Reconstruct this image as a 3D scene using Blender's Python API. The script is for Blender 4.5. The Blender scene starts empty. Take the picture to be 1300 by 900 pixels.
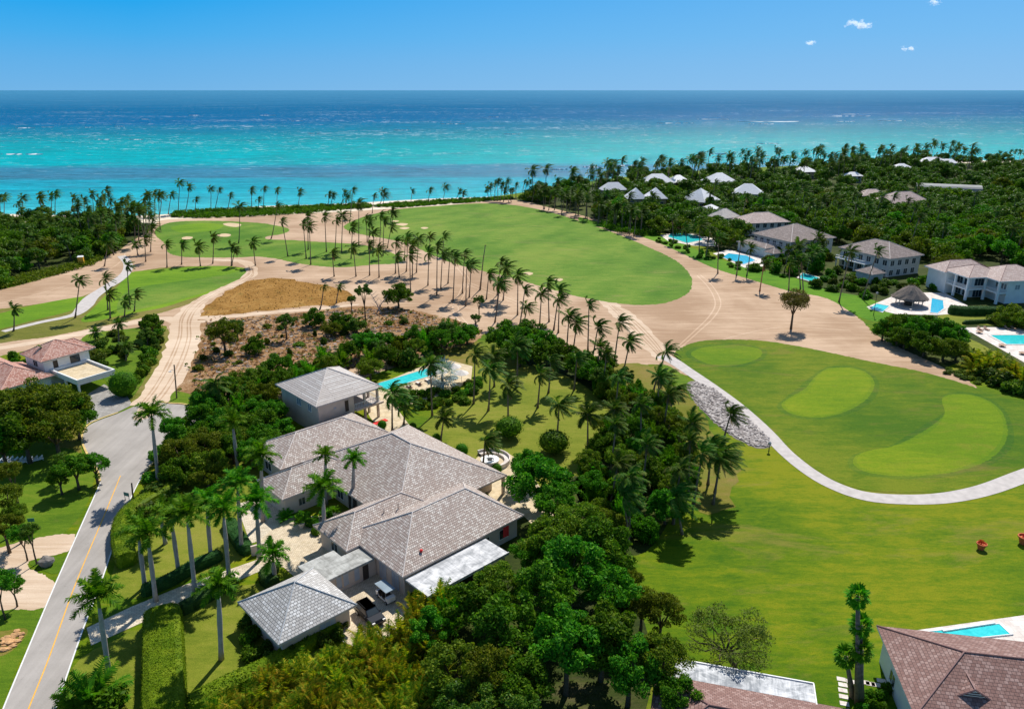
import bpy, bmesh, math, random
import numpy as np
from mathutils import Vector, Matrix
SC = bpy.context.scene
COL = SC.collection
R = math.radians

# ------------------------------------------------------------------ camera, sky, sun, exposure
CAM_H = 60.0; FPX = 960.0; PITCH = math.atan(336 / FPX)
cd = bpy.data.cameras.new('camera'); cam = bpy.data.objects.new('camera', cd); COL.objects.link(cam)
cam.location = (0, 0, CAM_H); cam.rotation_euler = (math.pi / 2 - PITCH, 0, 0)
cd.sensor_width = 36; cd.lens = FPX / 1300 * 36; cd.clip_start = 0.5; cd.clip_end = 200000
SC.camera = cam
SUN_EL = R(50); SUN_AZ = R(20)          # azimuth to the right of straight ahead (+Y)
w = bpy.data.worlds.new('World'); SC.world = w; w.use_nodes = True
nt = w.node_tree; nt.nodes.clear()
sky = nt.nodes.new('ShaderNodeTexSky'); sky.sky_type = 'NISHITA'; sky.sun_disc = False
sky.sun_elevation = SUN_EL; sky.sun_rotation = SUN_AZ
sky.altitude = 0; sky.air_density = 1.0; sky.dust_density = 0.0; sky.ozone_density = 2.0
hs = nt.nodes.new('ShaderNodeHueSaturation'); hs.inputs['Saturation'].default_value = 1.0; hs.inputs['Value'].default_value = 1.0
bg = nt.nodes.new('ShaderNodeBackground'); bg.inputs['Strength'].default_value = 0.095
out = nt.nodes.new('ShaderNodeOutputWorld')
nt.links.new(sky.outputs[0], hs.inputs['Color']); nt.links.new(hs.outputs[0], bg.inputs[0])
# clear maritime air low over the horizon: azure above, paler at the sea line, paler towards the sun
EXPO = 0.32
tc = nt.nodes.new('ShaderNodeTexCoord'); sz = nt.nodes.new('ShaderNodeSeparateXYZ'); nt.links.new(tc.outputs['Generated'], sz.inputs[0])
rp_ = nt.nodes.new('ShaderNodeValToRGB'); cr_ = rp_.color_ramp; nt.links.new(sz.outputs[2], rp_.inputs[0])
while len(cr_.elements) < 5: cr_.elements.new(.5)
for e_, (p_, c_) in zip(cr_.elements, ((0.0, (.17, .46, .80)), (.03, (.125, .44, .82)), (.06, (.065, .42, .85)), (.10, (.012, .375, .86)), (.35, (.02, .22, .60)))):
    e_.position = p_; e_.color = (*c_, 1)
dt = nt.nodes.new('ShaderNodeVectorMath'); dt.operation = 'DOT_PRODUCT'; nt.links.new(tc.outputs['Generated'], dt.inputs[0]); dt.inputs[1].default_value = (math.sin(R(48)), math.cos(R(48)), 0)
mr = nt.nodes.new('ShaderNodeMapRange'); nt.links.new(dt.outputs['Value'], mr.inputs[0]); mr.inputs[1].default_value = .30; mr.inputs[2].default_value = .98; mr.inputs[3].default_value = 0.0; mr.inputs[4].default_value = .30
mx = nt.nodes.new('ShaderNodeMixRGB'); nt.links.new(mr.outputs[0], mx.inputs[0]); nt.links.new(rp_.outputs[0], mx.inputs[1]); mx.inputs[2].default_value = (.50, .72, .98, 1)
bg2 = nt.nodes.new('ShaderNodeBackground'); bg2.inputs[1].default_value = 1.0 / 2 ** EXPO; nt.links.new(mx.outputs[0], bg2.inputs[0])
m2 = nt.nodes.new('ShaderNodeMapRange'); nt.links.new(sz.outputs[2], m2.inputs[0]); m2.inputs[1].default_value = .12; m2.inputs[2].default_value = .45
ms = nt.nodes.new('ShaderNodeMixShader'); nt.links.new(m2.outputs[0], ms.inputs[0]); nt.links.new(bg2.outputs[0], ms.inputs[1]); nt.links.new(bg.outputs[0], ms.inputs[2])
nt.links.new(ms.outputs[0], out.inputs[0])
sd = bpy.data.lights.new('sun', 'SUN'); sd.energy = 4.6; sd.angle = R(0.5); sd.color = (1.0, 0.95, 0.87)
so = bpy.data.objects.new('sun', sd); COL.objects.link(so)
sdir = Vector((math.sin(SUN_AZ) * math.cos(SUN_EL), math.cos(SUN_AZ) * math.cos(SUN_EL), math.sin(SUN_EL)))
so.rotation_euler = sdir.to_track_quat('Z', 'Y').to_euler(); so.location = (60, 150, 150)
SC.view_settings.view_transform = 'Standard'; SC.view_settings.look = 'None'
SC.view_settings.exposure = EXPO; SC.view_settings.gamma = 1.0; SC.view_settings.use_curve_mapping = False
SC.render.engine = 'CYCLES'
SC.cycles.max_bounces = 6; SC.cycles.transparent_max_bounces = 6; SC.cycles.diffuse_bounces = 3; SC.cycles.glossy_bounces = 2
SC.cycles.volume_bounces = 6; SC.cycles.caustics_reflective = False; SC.cycles.caustics_refractive = False

# ------------------------------------------------------------------ helpers
def G(px, py, z=0.0):
    """ground point (or point at height z) that stands at this spot of the place"""
    dx = (px - 650) / FPX; dy = -(py - 450) / FPX
    c, s = math.cos(PITCH), math.sin(PITCH)
    vx, vy, vz = dx, c + dy * s, -s + dy * c
    t = (z - CAM_H) / vz
    return Vector((vx * t, vy * t, z))
def proj(p):
    c, s = math.cos(PITCH), math.sin(PITCH)
    x, y, z = p[0], p[1], p[2] - CAM_H
    d = y * c - z * s; up = y * s + z * c
    return 650 + FPX * x / d, 450 - FPX * up / d, d
def crown_of(bx, by, cx, cy):
    """base on the ground at (bx,by); top in the upright plane through it"""
    b = G(bx, by); dx = (cx - 650) / FPX; dy = -(cy - 450) / FPX
    c, s = math.cos(PITCH), math.sin(PITCH)
    vx, vy, vz = dx, c + dy * s, -s + dy * c
    t = b.y / vy
    return b, Vector((vx * t, b.y, CAM_H + vz * t))

def new_mesh(name, verts, faces, mats=(), smooth=False, uvs=None, fm=None):
    me = bpy.data.meshes.new(name)
    me.from_pydata([tuple(v) for v in verts], [], faces)
    for m in mats: me.materials.append(m)
    if fm: me.polygons.foreach_set('material_index', fm)
    if uvs is not None:
        uvl = me.uv_layers.new(name='UVMap')
        flat = [c for uv in uvs for c in uv]
        uvl.data.foreach_set('uv', flat)
    if smooth: me.polygons.foreach_set('use_smooth', [True] * len(me.polygons))
    me.update(); return me
def quads_mesh(name, V, mats, smooth=False, fm=None):
    """V: (n,4,3) array of separate quads"""
    V = np.asarray(V, dtype=np.float32); n = len(V)
    me = bpy.data.meshes.new(name)
    me.vertices.add(n * 4); me.vertices.foreach_set('co', V.reshape(-1))
    me.loops.add(n * 4); me.loops.foreach_set('vertex_index', np.arange(n * 4, dtype=np.int32))
    me.polygons.add(n); me.polygons.foreach_set('loop_start', np.arange(0, n * 4, 4, dtype=np.int32))
    me.polygons.foreach_set('loop_total', np.full(n, 4, dtype=np.int32))
    for m in mats: me.materials.append(m)
    if fm is not None: me.polygons.foreach_set('material_index', np.asarray(fm, dtype=np.int32))
    me.update(calc_edges=True); return me
def link(name, me, parent=None, loc=(0, 0, 0), rz=0.0, scale=None):
    o = bpy.data.objects.new(name, me); COL.objects.link(o)
    o.location = loc; o.rotation_euler = (0, 0, rz)
    if scale is not None: o.scale = scale
    if parent: o.parent = parent
    return o
def tag(o, label=None, cat=None, group=None, kind=None):
    if label: o['label'] = label
    if cat: o['category'] = cat
    if group: o['group'] = group
    if kind: o['kind'] = kind
    return o
def root(name, label, cat, loc, rz=0.0, group=None):
    return tag(link(name, None, None, loc, rz), label, cat, group)

class MB:
    def __init__(s): s.v = []; s.f = []; s.uv = []
    def quad(s, a, b, c, d, uv=None):
        n = len(s.v); s.v += [a, b, c, d]; s.f.append((n, n + 1, n + 2, n + 3)); s.uv += uv or [(0, 0), (1, 0), (1, 1), (0, 1)]
    def poly(s, pts, uv=None):
        n = len(s.v); s.v += list(pts); s.f.append(tuple(range(n, n + len(pts)))); s.uv += uv or [(p[0], p[1]) for p in pts]
    def box(s, x0, x1, y0, y1, z0, z1, T=None):
        P = [(x, y, z) for z in (z0, z1) for y in (y0, y1) for x in (x0, x1)]
        if T: P = [T(p) for p in P]
        for q in ((0, 2, 3, 1), (4, 5, 7, 6), (0, 1, 5, 4), (1, 3, 7, 5), (3, 2, 6, 7), (2, 0, 4, 6)):
            n = len(s.v); s.v += [P[i] for i in q]; s.f.append((n, n + 1, n + 2, n + 3))
            a, b, c, d = [Vector(P[i]) for i in q]
            w_ = (b - a).length; h_ = (c - b).length
            s.uv += [(0, 0), (w_, 0), (w_, h_), (0, h_)]
    def tube(s, pts, rads, seg=8, cap=True):
        pts = [Vector(p) for p in pts]; n0 = len(s.v); k = len(pts)
        L = 0
        for i, p in enumerate(pts):
            d = (pts[min(i + 1, k - 1)] - pts[max(i - 1, 0)]).normalized()
            a = d.cross(Vector((0.3, 0.9, 0.1))); 
            if a.length < .01: a = d.cross(Vector((1, 0, 0)))
            a.normalize(); b = d.cross(a)
            for j in range(seg):
                t = 2 * math.pi * j / seg
                s.v.append(tuple(p + (a * math.cos(t) + b * math.sin(t)) * rads[i]))
        for i in range(k - 1):
            l0 = L; L += (pts[i + 1] - pts[i]).length
            for j in range(seg):
                j2 = (j + 1) % seg
                s.f.append((n0 + i * seg + j, n0 + i * seg + j2, n0 + (i + 1) * seg + j2, n0 + (i + 1) * seg + j))
                s.uv += [(j / seg, l0), ((j + 1) / seg, l0), ((j + 1) / seg, L), (j / seg, L)]
        if cap:
            s.f.append(tuple(n0 + (k - 1) * seg + j for j in range(seg))); s.uv += [(0, 0)] * seg
            s.f.append(tuple(n0 + j for j in reversed(range(seg)))); s.uv += [(0, 0)] * seg
    def lathe(s, prof, seg=16, c=(0, 0, 0)):
        n0 = len(s.v)
        for r, z in prof:
            for j in range(seg):
                t = 2 * math.pi * j / seg; s.v.append((c[0] + r * math.cos(t), c[1] + r * math.sin(t), c[2] + z))
        for i in range(len(prof) - 1):
            for j in range(seg):
                j2 = (j + 1) % seg
                s.f.append((n0 + i * seg + j, n0 + i * seg + j2, n0 + (i + 1) * seg + j2, n0 + (i + 1) * seg + j)); s.uv += [(0, 0)] * 4
        s.f.append(tuple(n0 + j for j in reversed(range(seg)))); s.uv += [(0, 0)] * seg
        s.f.append(tuple(n0 + (len(prof) - 1) * seg + j for j in range(seg))); s.uv += [(0, 0)] * seg
    def mesh(s, name, mat, smooth=False):
        return new_mesh(name, s.v, s.f, [mat] if mat else [], smooth, s.uv)
    def build(s, name, mat, parent=None, loc=(0, 0, 0), smooth=False, rz=0):
        return link(name, s.mesh(name, mat, smooth), parent, loc, rz)

# ------------------------------------------------------------------ materials
class NT:
    def __init__(s, name):
        s.m = bpy.data.materials.new(name); s.m.use_nodes = True; s.t = s.m.node_tree; s.t.nodes.clear()
        s.o = s.t.nodes.new('ShaderNodeOutputMaterial')
    def n(s, ty, **kw):
        x = s.t.nodes.new('ShaderNode' + ty)
        for k, v in kw.items(): setattr(x, k, v)
        return x
    def l(s, a, b): s.t.links.new(a, b)
    def obj(s): return s.n('TexCoord').outputs['Object']
    def pos(s): return s.n('NewGeometry').outputs['Position']
    def uv(s): return s.n('TexCoord').outputs['UV']
    def mapv(s, vec, scale=(1, 1, 1), rot=(0, 0, 0), loc=(0, 0, 0)):
        m = s.n('Mapping'); s.l(vec, m.inputs[0]); m.inputs['Scale'].default_value = scale; m.inputs['Rotation'].default_value = rot
        m.inputs['Location'].default_value = loc; return m.outputs[0]
    def noise(s, vec, scale, detail=4, rough=.55, dist=0.0):
        x = s.n('TexNoise'); s.l(vec, x.inputs['Vector']); x.inputs['Scale'].default_value = scale
        x.inputs['Detail'].default_value = detail; x.inputs['Roughness'].default_value = rough; x.inputs['Distortion'].default_value = dist
        return x.outputs['Fac']
    def ramp(s, fac, stops, interp='LINEAR'):
        x = s.n('ValToRGB'); s.l(fac, x.inputs[0]); cr = x.color_ramp; cr.interpolation = interp
        while len(cr.elements) < len(stops): cr.elements.new(0.5)
        for e, (p, c) in zip(cr.elements, stops):
            e.position = p; e.color = (c, c, c, 1) if isinstance(c, (int, float)) else (*c, 1)
        return x.outputs[0]
    def mix(s, fac, a, b, mode='MIX'):
        x = s.n('MixRGB', blend_type=mode)
        for i, v in enumerate((fac, a, b)):
            if isinstance(v, (int, float)): x.inputs[i].default_value = v if i == 0 else (v, v, v, 1)
            elif isinstance(v, tuple): x.inputs[i].default_value = (*v, 1)
            else: s.l(v, x.inputs[i])
        return x.outputs[0]
    def math(s, op, a, b=0.0, c=None):
        x = s.n('Math', operation=op)
        for i, v in enumerate((a, b, c)):
            if v is None: continue
            if isinstance(v, (int, float)): x.inputs[i].default_value = v
            else: s.l(v, x.inputs[i])
        return x.outputs[0]
    def bump(s, h, strength=.5, dist=.1):
        x = s.n('Bump'); s.l(h, x.inputs['Height']); x.inputs['Strength'].default_value = strength; x.inputs['Distance'].default_value = dist
        return x.outputs[0]
    def bsdf(s, col, rough=.7, spec=.3, normal=None, metal=0.0):
        p = s.n('BsdfPrincipled')
        if isinstance(col, tuple): p.inputs['Base Color'].default_value = (*col, 1)
        else: s.l(col, p.inputs['Base Color'])
        if isinstance(rough, (int, float)): p.inputs['Roughness'].default_value = rough
        else: s.l(rough, p.inputs['Roughness'])
        p.inputs['Specular IOR Level'].default_value = spec; p.inputs['Metallic'].default_value = metal
        if normal: s.l(normal, p.inputs['Normal'])
        return p
    def fin(s, sh): s.l(sh if not hasattr(sh, 'outputs') else sh.outputs[0], s.o.inputs[0]); return s.m

def simple(name, col, rough=.6, spec=.4, var=.15, scale=2.0, metal=0.0):
    a = NT(name); n = a.noise(a.obj(), scale, 5)
    lo = tuple(c * (1 - var) for c in col); hi = tuple(min(1, c * (1 + var)) for c in col)
    return a.fin(a.bsdf(a.ramp(n, [(.3, lo), (.7, hi)]), rough, spec, a.bump(n, .15, .02), metal))

def grass_mat(name, c_lo, c_mid, c_hi, dry=None, dry_amt=.5, stripe=None):
    a = NT(name); p = a.pos()
    big = a.noise(p, .028, 4, .6, .6); mid = a.noise(a.mapv(p, (.35, 1.3, 1), (0, 0, .10)), .45, 7, .72, .4); fine = a.noise(a.mapv(p, (.7, 1.3, 1)), 1.6, 7, .8)
    f = a.math('ADD', a.math('MULTIPLY', big, .45), a.math('ADD', a.math('MULTIPLY', mid, .35), a.math('MULTIPLY', fine, .25)))
    col = a.ramp(f, [(.44, c_lo), (.525, c_mid), (.60, c_hi)])
    if dry:
        d = a.noise(a.mapv(p, (.35, 1, 1), (0, 0, .12), (7, 3, 0)), .12, 8, .74, .5)
        col = a.mix(a.ramp(d, [(dry_amt, 0.0), (dry_amt + .16, .75)]), col, dry)
    if stripe:
        wv = a.n('TexWave', bands_direction='X'); a.l(a.mapv(p, (1, 1, 1), (0, 0, stripe)), wv.inputs[0]); wv.inputs['Scale'].default_value = .022
        wv.inputs['Distortion'].default_value = 5.0; wv.inputs['Detail'].default_value = 4
        col = a.mix(a.math('MULTIPLY', wv.outputs['Fac'], .13), col, tuple(min(1, c * 1.5) for c in c_hi))
    ff = a.noise(p, 9.0, 3, .7)
    col = a.mix(.6, col, a.ramp(ff, [(.3, .40), (.7, 1.35)]), 'MULTIPLY')
    return a.fin(a.bsdf(col, .9, .1, a.bump(a.math('ADD', fine, ff), .5, .08)))

def leaf_mat(name, cols, trans=.35, shade=.5, gloss=.04):
    a = NT(name); g = a.n('NewGeometry'); oi = a.n('ObjectInfo')
    n = a.noise(a.obj(), .45, 2); r = g.outputs['Random Per Island']
    f = a.math('ADD', a.math('MULTIPLY', r, .55), a.math('MULTIPLY', n, .45))
    k = len(cols); col = a.ramp(f, [(.15 + .7 * i / (k - 1), c) for i, c in enumerate(cols)])
    h = a.n('HueSaturation'); a.l(col, h.inputs['Color'])
    a.l(a.math('ADD', a.math('MULTIPLY', oi.outputs['Random'], .05), .475), h.inputs['Hue'])
    a.l(a.math('ADD', a.math('MULTIPLY', oi.outputs['Random'], shade), 1 - shade / 2), h.inputs['Value'])
    col = h.outputs[0]
    d = a.bsdf(col, .5, gloss); t = a.n('BsdfTranslucent')
    a.l(a.mix(1.0, col, (1.25, 1.4, .5), 'MULTIPLY'), t.inputs[0])
    m = a.n('MixShader'); m.inputs[0].default_value = trans; a.l(d.outputs[0], m.inputs[1]); a.l(t.outputs[0], m.inputs[2])
    return a.fin(m)

def shingle_mat(name, c1, c2, cw, white=.5, row=.42, wid=.5, mortar=(.05, .045, .04), msize=.05, rough=.7, spec=.2):
    a = NT(name); uv = a.uv(); b = a.n('TexBrick'); a.l(uv, b.inputs['Vector'])
    b.inputs['Scale'].default_value = 1.0; b.inputs['Brick Width'].default_value = wid; b.inputs['Row Height'].default_value = row
    b.inputs['Mortar Size'].default_value = msize; b.inputs['Mortar Smooth'].default_value = .3; b.offset = .5
    b.inputs['Color1'].default_value = (0, 0, 0, 1); b.inputs['Color2'].default_value = (1, 1, 1, 1); b.inputs['Mortar'].default_value = (.5, .5, .5, 1)
    rnd = b.outputs['Color']
    n1 = a.noise(a.obj(), .35, 4, .6); n2 = a.noise(a.obj(), 2.2, 4, .7)
    base = a.mix(rnd, c1, c2)
    wf = a.math('ADD', a.math('ADD', a.math('MULTIPLY', rnd, .45), a.math('MULTIPLY', n1, .5)), a.math('MULTIPLY', n2, .45))
    col = a.mix(a.ramp(wf, [(1 - white, 0.0), (1 - white + .22, .9)]), base, cw)
    col = a.mix(.5, col, a.ramp(n2, [(.3, .7), (.7, 1.2)]), 'MULTIPLY')
    col = a.mix(a.math('MULTIPLY', b.outputs['Fac'], .85), col, mortar)
    # row step: each course overlaps the one below
    sep = a.n('SeparateXYZ'); a.l(uv, sep.inputs[0])
    fr = a.math('FRACT', a.math('DIVIDE', sep.outputs[1], row))
    h = a.math('ADD', a.math('MULTIPLY', fr, -.6), a.math('MULTIPLY', b.outputs['Fac'], -1.0))
    return a.fin(a.bsdf(col, rough, spec, a.bump(h, .5, .06)))

def paver_mat(name, c1, c2, mortar, w_=.4, h_=.2, rot=.76):
    a = NT(name); p = a.mapv(a.pos(), (1, 1, 1), (0, 0, -rot)); b = a.n('TexBrick'); a.l(p, b.inputs['Vector']); b.inputs['Scale'].default_value = 1
    b.inputs['Brick Width'].default_value = w_; b.inputs['Row Height'].default_value = h_; b.inputs['Mortar Size'].default_value = .02
    b.inputs['Color1'].default_value = (*c1, 1); b.inputs['Color2'].default_value = (*c2, 1); b.inputs['Mortar'].default_value = (*mortar, 1)
    n = a.noise(a.pos(), .6, 6, .7)
    col = a.mix(.7, b.outputs['Color'], a.ramp(n, [(.3, .65), (.7, 1.15)]), 'MULTIPLY')
    return a.fin(a.bsdf(col, .8, .2))

def sand_mat(name, c_lo, c_hi, tracks=True, rot=.6):
    a = NT(name); p = a.pos(); n = a.noise(p, .035, 5, .6, .4); s1 = a.noise(a.mapv(p, (.06, 1.1, 1), (0, 0, -rot)), 1.0, 4, .7, .8)
    s2 = a.noise(a.mapv(p, (.05, .9, 1), (0, 0, rot * .35)), 1.0, 4, .7, .5); f = a.noise(p, 3.0, 5, .8)
    k = a.math('ADD', a.math('MULTIPLY', n, .45), a.math('ADD', a.math('MULTIPLY', a.math('MAXIMUM', s1, s2), .45), a.math('MULTIPLY', f, .12)))
    col = a.ramp(k, [(.46, c_lo), (.62, c_hi)])
    dk = a.noise(p, .22, 9, .85)
    col = a.mix(a.ramp(dk, [(.56, 0.0), (.70, .55)]), col, tuple(c * .6 for c in c_lo))
    return a.fin(a.bsdf(col, .95, .1, a.bump(a.math('ADD', s1, f), .35, .12)))

M = {}
# grass
M['lawn'] = grass_mat('lawn', (.05, .125, .002), (.112, .18, .002), (.20, .222, .005), (.235, .195, .04), .52)
M['garden_lawn'] = grass_mat('garden_lawn', (.12, .165, .012), (.185, .215, .02), (.24, .24, .035), (.26, .21, .05), .6)
M['verge'] = grass_mat('verge', (.06, .13, .006), (.10, .18, .008), (.15, .21, .015), (.20, .16, .05), .58)
M['fairway'] = grass_mat('fairway', (.065, .165, .012), (.11, .215, .02), (.18, .255, .035), (.24, .22, .07), .56, .5)
M['tee'] = grass_mat('tee', (.09, .20, .008), (.13, .25, .01), (.18, .29, .015), None, .6, 1.0)
M['rough'] = grass_mat('rough', (.13, .14, .02), (.18, .18, .03), (.22, .19, .05), (.26, .19, .08), .52)
M['green_apron'] = grass_mat('green_apron', (.055, .13, .004), (.10, .165, .005), (.16, .20, .010), (.19, .15, .035), .54)
M['putting'] = grass_mat('putting', (.11, .20, .003), (.15, .235, .004), (.205, .26, .008), (.21, .21, .02), .53)
M['fringe'] = grass_mat('fringe', (.09, .185, .004), (.13, .215, .005), (.175, .24, .010), (.17, .18, .03), .54)
M['strip'] = grass_mat('strip', (.05, .16, .005), (.09, .22, .007), (.12, .26, .01))
M['drygrass'] = grass_mat('drygrass', (.14, .15, .012), (.20, .175, .03), (.25, .185, .055), (.14, .18, .02), .5)
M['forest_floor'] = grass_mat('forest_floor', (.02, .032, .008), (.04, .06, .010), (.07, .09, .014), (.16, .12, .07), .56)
# sand
M['sand'] = sand_mat('sand', (.36, .235, .145), (.57, .41, .28))
M['track'] = sand_mat('track', (.52, .38, .26), (.70, .56, .42))
M['tyre_mark'] = sand_mat('tyre_mark', (.48, .33, .215), (.66, .50, .36))
M['beach'] = simple('beach', (.72, .62, .48), .95, .1, .12, .2)
M['bunker'] = simple('bunker', (.58, .44, .27), .95, .1, .08, .5)
def scrub_mat(name='scrub', pal=((.12, .065, .025), (.27, .145, .065), (.38, .23, .12), (.50, .36, .23), (.66, .56, .45)), sc=.12):
    a = NT(name); p = a.pos(); n = a.noise(p, sc, 8, .75, .5); f = a.noise(p, 1.3, 6, .85); 
    k = a.math('ADD', a.math('MULTIPLY', n, .5), a.math('MULTIPLY', f, .5))
    col = a.ramp(k, list(zip((.38, .46, .53, .60, .68), pal)))
    g = a.noise(p, .2, 5, .7); col = a.mix(a.ramp(g, [(.58, 0.0), (.70, .6)]), col, (.14, .13, .03))
    return a.fin(a.bsdf(col, .95, .05, a.bump(f, .9, .4)))
M['scrub'] = scrub_mat()
M['mound'] = scrub_mat('mound', ((.13, .08, .015), (.26, .13, .03), (.36, .19, .05), (.44, .27, .09), (.54, .38, .18)), .09)
def asphalt():
    a = NT('asphalt'); p = a.pos(); n = a.noise(p, .12, 5, .6); f = a.noise(p, 6, 5, .8); s = a.noise(a.mapv(p, (.9, .06, 1), (0, 0, -.12)), 1, 3, .6)
    k = a.math('ADD', a.math('MULTIPLY', n, .5), a.math('ADD', a.math('MULTIPLY', s, .3), a.math('MULTIPLY', f, .2)))
    col = a.ramp(k, [(.38, (.28, .255, .23)), (.62, (.42, .385, .35))]); st = a.noise(p, .5, 6, .8); col = a.mix(a.ramp(st, [(.60, 0.0), (.70, .45)]), col, (.17, .155, .14))
    return a.fin(a.bsdf(col, .85, .25, a.bump(f, .3, .02)))
M['asphalt'] = asphalt()
M['concrete_path'] = simple('concrete_path', (.50, .46, .43), .9, .15, .13, .8)
M['line_white'] = simple('line_white', (.72, .72, .70), .7, .2, .1, 1.5)
M['line_yellow'] = simple('line_yellow', (.75, .40, .06), .7, .2, .15, 1.5)
M['kerb_yellow'] = simple('kerb_yellow', (.60, .44, .16), .8, .2, .2, .7)
M['paver'] = paver_mat('paver', (.62, .50, .34), (.78, .66, .48), (.30, .24, .16))
M['paver_walk'] = paver_mat('paver_walk', (.60, .50, .36), (.76, .66, .50), (.30, .27, .23), .6, .3, .42)
M['paver_gray'] = paver_mat('paver_gray', (.30, .28, .25), (.38, .36, .33), (.2, .19, .17), .8, .8)
M['deck'] = paver_mat('deck', (.66, .58, .52), (.76, .70, .64), (.5, .44, .4), 1.0, 1.0, 0)
M['deck_gold'] = paver_mat('deck_gold', (.58, .46, .28), (.68, .56, .38), (.42, .33, .2), .8, .8)
# building
M['wall_cream'] = simple('wall_cream', (.60, .50, .42), .85, .2, .08, .7)
M['wall_white'] = simple('wall_white', (.76, .76, .74), .8, .2, .06, .7)
M['wall_grey'] = simple('wall_grey', (.56, .54, .51), .8, .2, .08, .7)
M['wall_tan'] = simple('wall_tan', (.45, .34, .20), .8, .2, .1, .7)
M['fascia'] = simple('fascia', (.50, .44, .40), .7, .3, .1, 1)
M['white'] = simple('white', (.80, .80, .78), .6, .4, .04, 1)
M['shingle'] = shingle_mat('shingle', (.42, .335, .29), (.49, .41, .36), (.68, .62, .56), .33, .36, .30, (.15, .115, .095), .04)
M['shingle_pav'] = shingle_mat('shingle_pav', (.48, .43, .39), (.56, .51, .47), (.66, .63, .59), .26, .42, 9.0, (.24, .21, .19), .05)
M['shingle_grey'] = shingle_mat('shingle_grey', (.44, .42, .395), (.55, .53, .50), (.70, .69, .67), .30, .36, .45, (.18, .175, .17), .045)
M['shingle_house'] = shingle_mat('shingle_house', (.19, .145, .13), (.24, .185, .165), (.31, .25, .23), .3, .4, .7, (.17, .14, .13))
M['shingle_pink'] = shingle_mat('shingle_pink', (.42, .31, .27), (.50, .385, .34), (.58, .47, .42), .3, .4, .7, (.36, .28, .25))
M['shingle_brown'] = shingle_mat('shingle_brown', (.22, .12, .10), (.28, .165, .14), (.36, .24, .21), .3, .36, .42, (.10, .06, .055), .03)
M['terracotta'] = shingle_mat('terracotta', (.42, .21, .16), (.54, .32, .25), (.66, .46, .38), .42, .4, .3, (.3, .11, .08), .05, .8, .1)
M['ridge_light'] = simple('ridge_light', (.60, .54, .50), .6, .3, .1, 1)
M['ridge_grey'] = simple('ridge_grey', (.45, .46, .47), .6, .3, .1, 1)
M['ridge_brown'] = simple('ridge_brown', (.24, .13, .115), .6, .3, .1, 1)
M['ridge_tile'] = simple('ridge_tile', (.62, .38, .30), .7, .2, .15, 1)
def white_roof(name='white_roof', rows=True):
    a = NT(name); n = a.noise(a.obj(), .8, 5, .7); b = a.n('TexBrick'); a.l(a.uv(), b.inputs['Vector']); b.inputs['Scale'].default_value = 1
    b.inputs['Brick Width'].default_value = 20; b.inputs['Row Height'].default_value = .6; b.inputs['Mortar Size'].default_value = .04
    for k in ('Color1', 'Color2'): b.inputs[k].default_value = (1, 1, 1, 1)
    b.inputs['Mortar'].default_value = (.55, .56, .58, 1)
    col = a.mix(1.0, a.ramp(n, [(.3, (.66, .67, .68)), (.7, (.82, .82, .82))]), b.outputs['Color'] if rows else (1, 1, 1), 'MULTIPLY')
    return a.fin(a.bsdf(col, .5, .4))
M['white_roof'] = white_roof()
def flat_roof(name, dark, light, thr=.5, rough=.68):
    a = NT(name); n = a.noise(a.mapv(a.obj(), (1, 1.6, 1)), .45, 7, .7, .8); s = a.noise(a.mapv(a.obj(), (3.0, .3, 1)), 1, 4, .7)
    k = a.math('ADD', a.math('MULTIPLY', n, .7), a.math('MULTIPLY', s, .3))
    return a.fin(a.bsdf(a.ramp(k, [(thr - .09, dark), (thr + .07, light)]), rough, .2))
M['flat_grey'] = flat_roof('flat_grey', (.24, .24, .22), (.46, .46, .43))
M['flat_mottled'] = flat_roof('flat_mottled', (.24, .26, .28), (.66, .67, .68), .52)
M['flat_white'] = flat_roof('flat_white', (.30, .31, .32), (.66, .66, .66), .50)
M['roof_glare'] = simple('roof_glare', (.80, .80, .79), .35, .5, .06, .8)
M['dark'] = simple('dark', (.02, .022, .025), .6, .3, .2, 1)
def glass_m(name, col, rough=.08):
    a = NT(name); return a.fin(a.bsdf(a.ramp(a.noise(a.obj(), .6, 2), [(.3, tuple(c * .7 for c in col)), (.7, col)]), rough, .35))
M['glass'] = glass_m('glass', (.05, .065, .075))
M['glass_blue'] = glass_m('glass_blue', (.30, .37, .42), .2)
M['door'] = simple('door', (.06, .045, .035), .6, .3, .2, 1)
M['louver'] = simple('louver', (.40, .44, .50), .6, .3, .1, 1)
def pool_mat(name, c1, c2):
    a = NT(name); n = a.noise(a.pos(), 1.5, 3, .6, .6); col = a.ramp(n, [(.3, c1), (.7, c2)])
    return a.fin(a.bsdf(col, .12, .5, a.bump(a.noise(a.pos(), 4, 3), .12, .03)))
M['pool'] = pool_mat('pool', (.02, .50, .52), (.06, .66, .66))
M['pool_blue'] = pool_mat('pool_blue', (.02, .38, .62), (.05, .55, .78))
M['hall_roof'] = simple('hall_roof', (.26, .27, .26), .7, .2, .12, .3)
M['metal_grey'] = simple('metal_grey', (.35, .35, .36), .45, .5, .1, 2)
M['wood_pole'] = simple('wood_pole', (.16, .12, .09), .85, .1, .25, 3)
M['terracotta_pot'] = simple('terracotta_pot', (.50, .13, .05), .8, .2, .12, 4)
M['stone_pot'] = simple('stone_pot', (.62, .56, .48), .8, .2, .1, 4)
M['yellow_plastic'] = simple('yellow_plastic', (.70, .36, .03), .5, .4, .08, 2)
M['red_cloth'] = simple('red_cloth', (.75, .05, .05), .9, .1, .1, 4)
M['rock'] = simple('rock', (.40, .35, .32), .9, .15, .35, 1.6)
M['rock_dark'] = simple('rock_dark', (.20, .18, .16), .9, .15, .35, 1.6)
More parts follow.
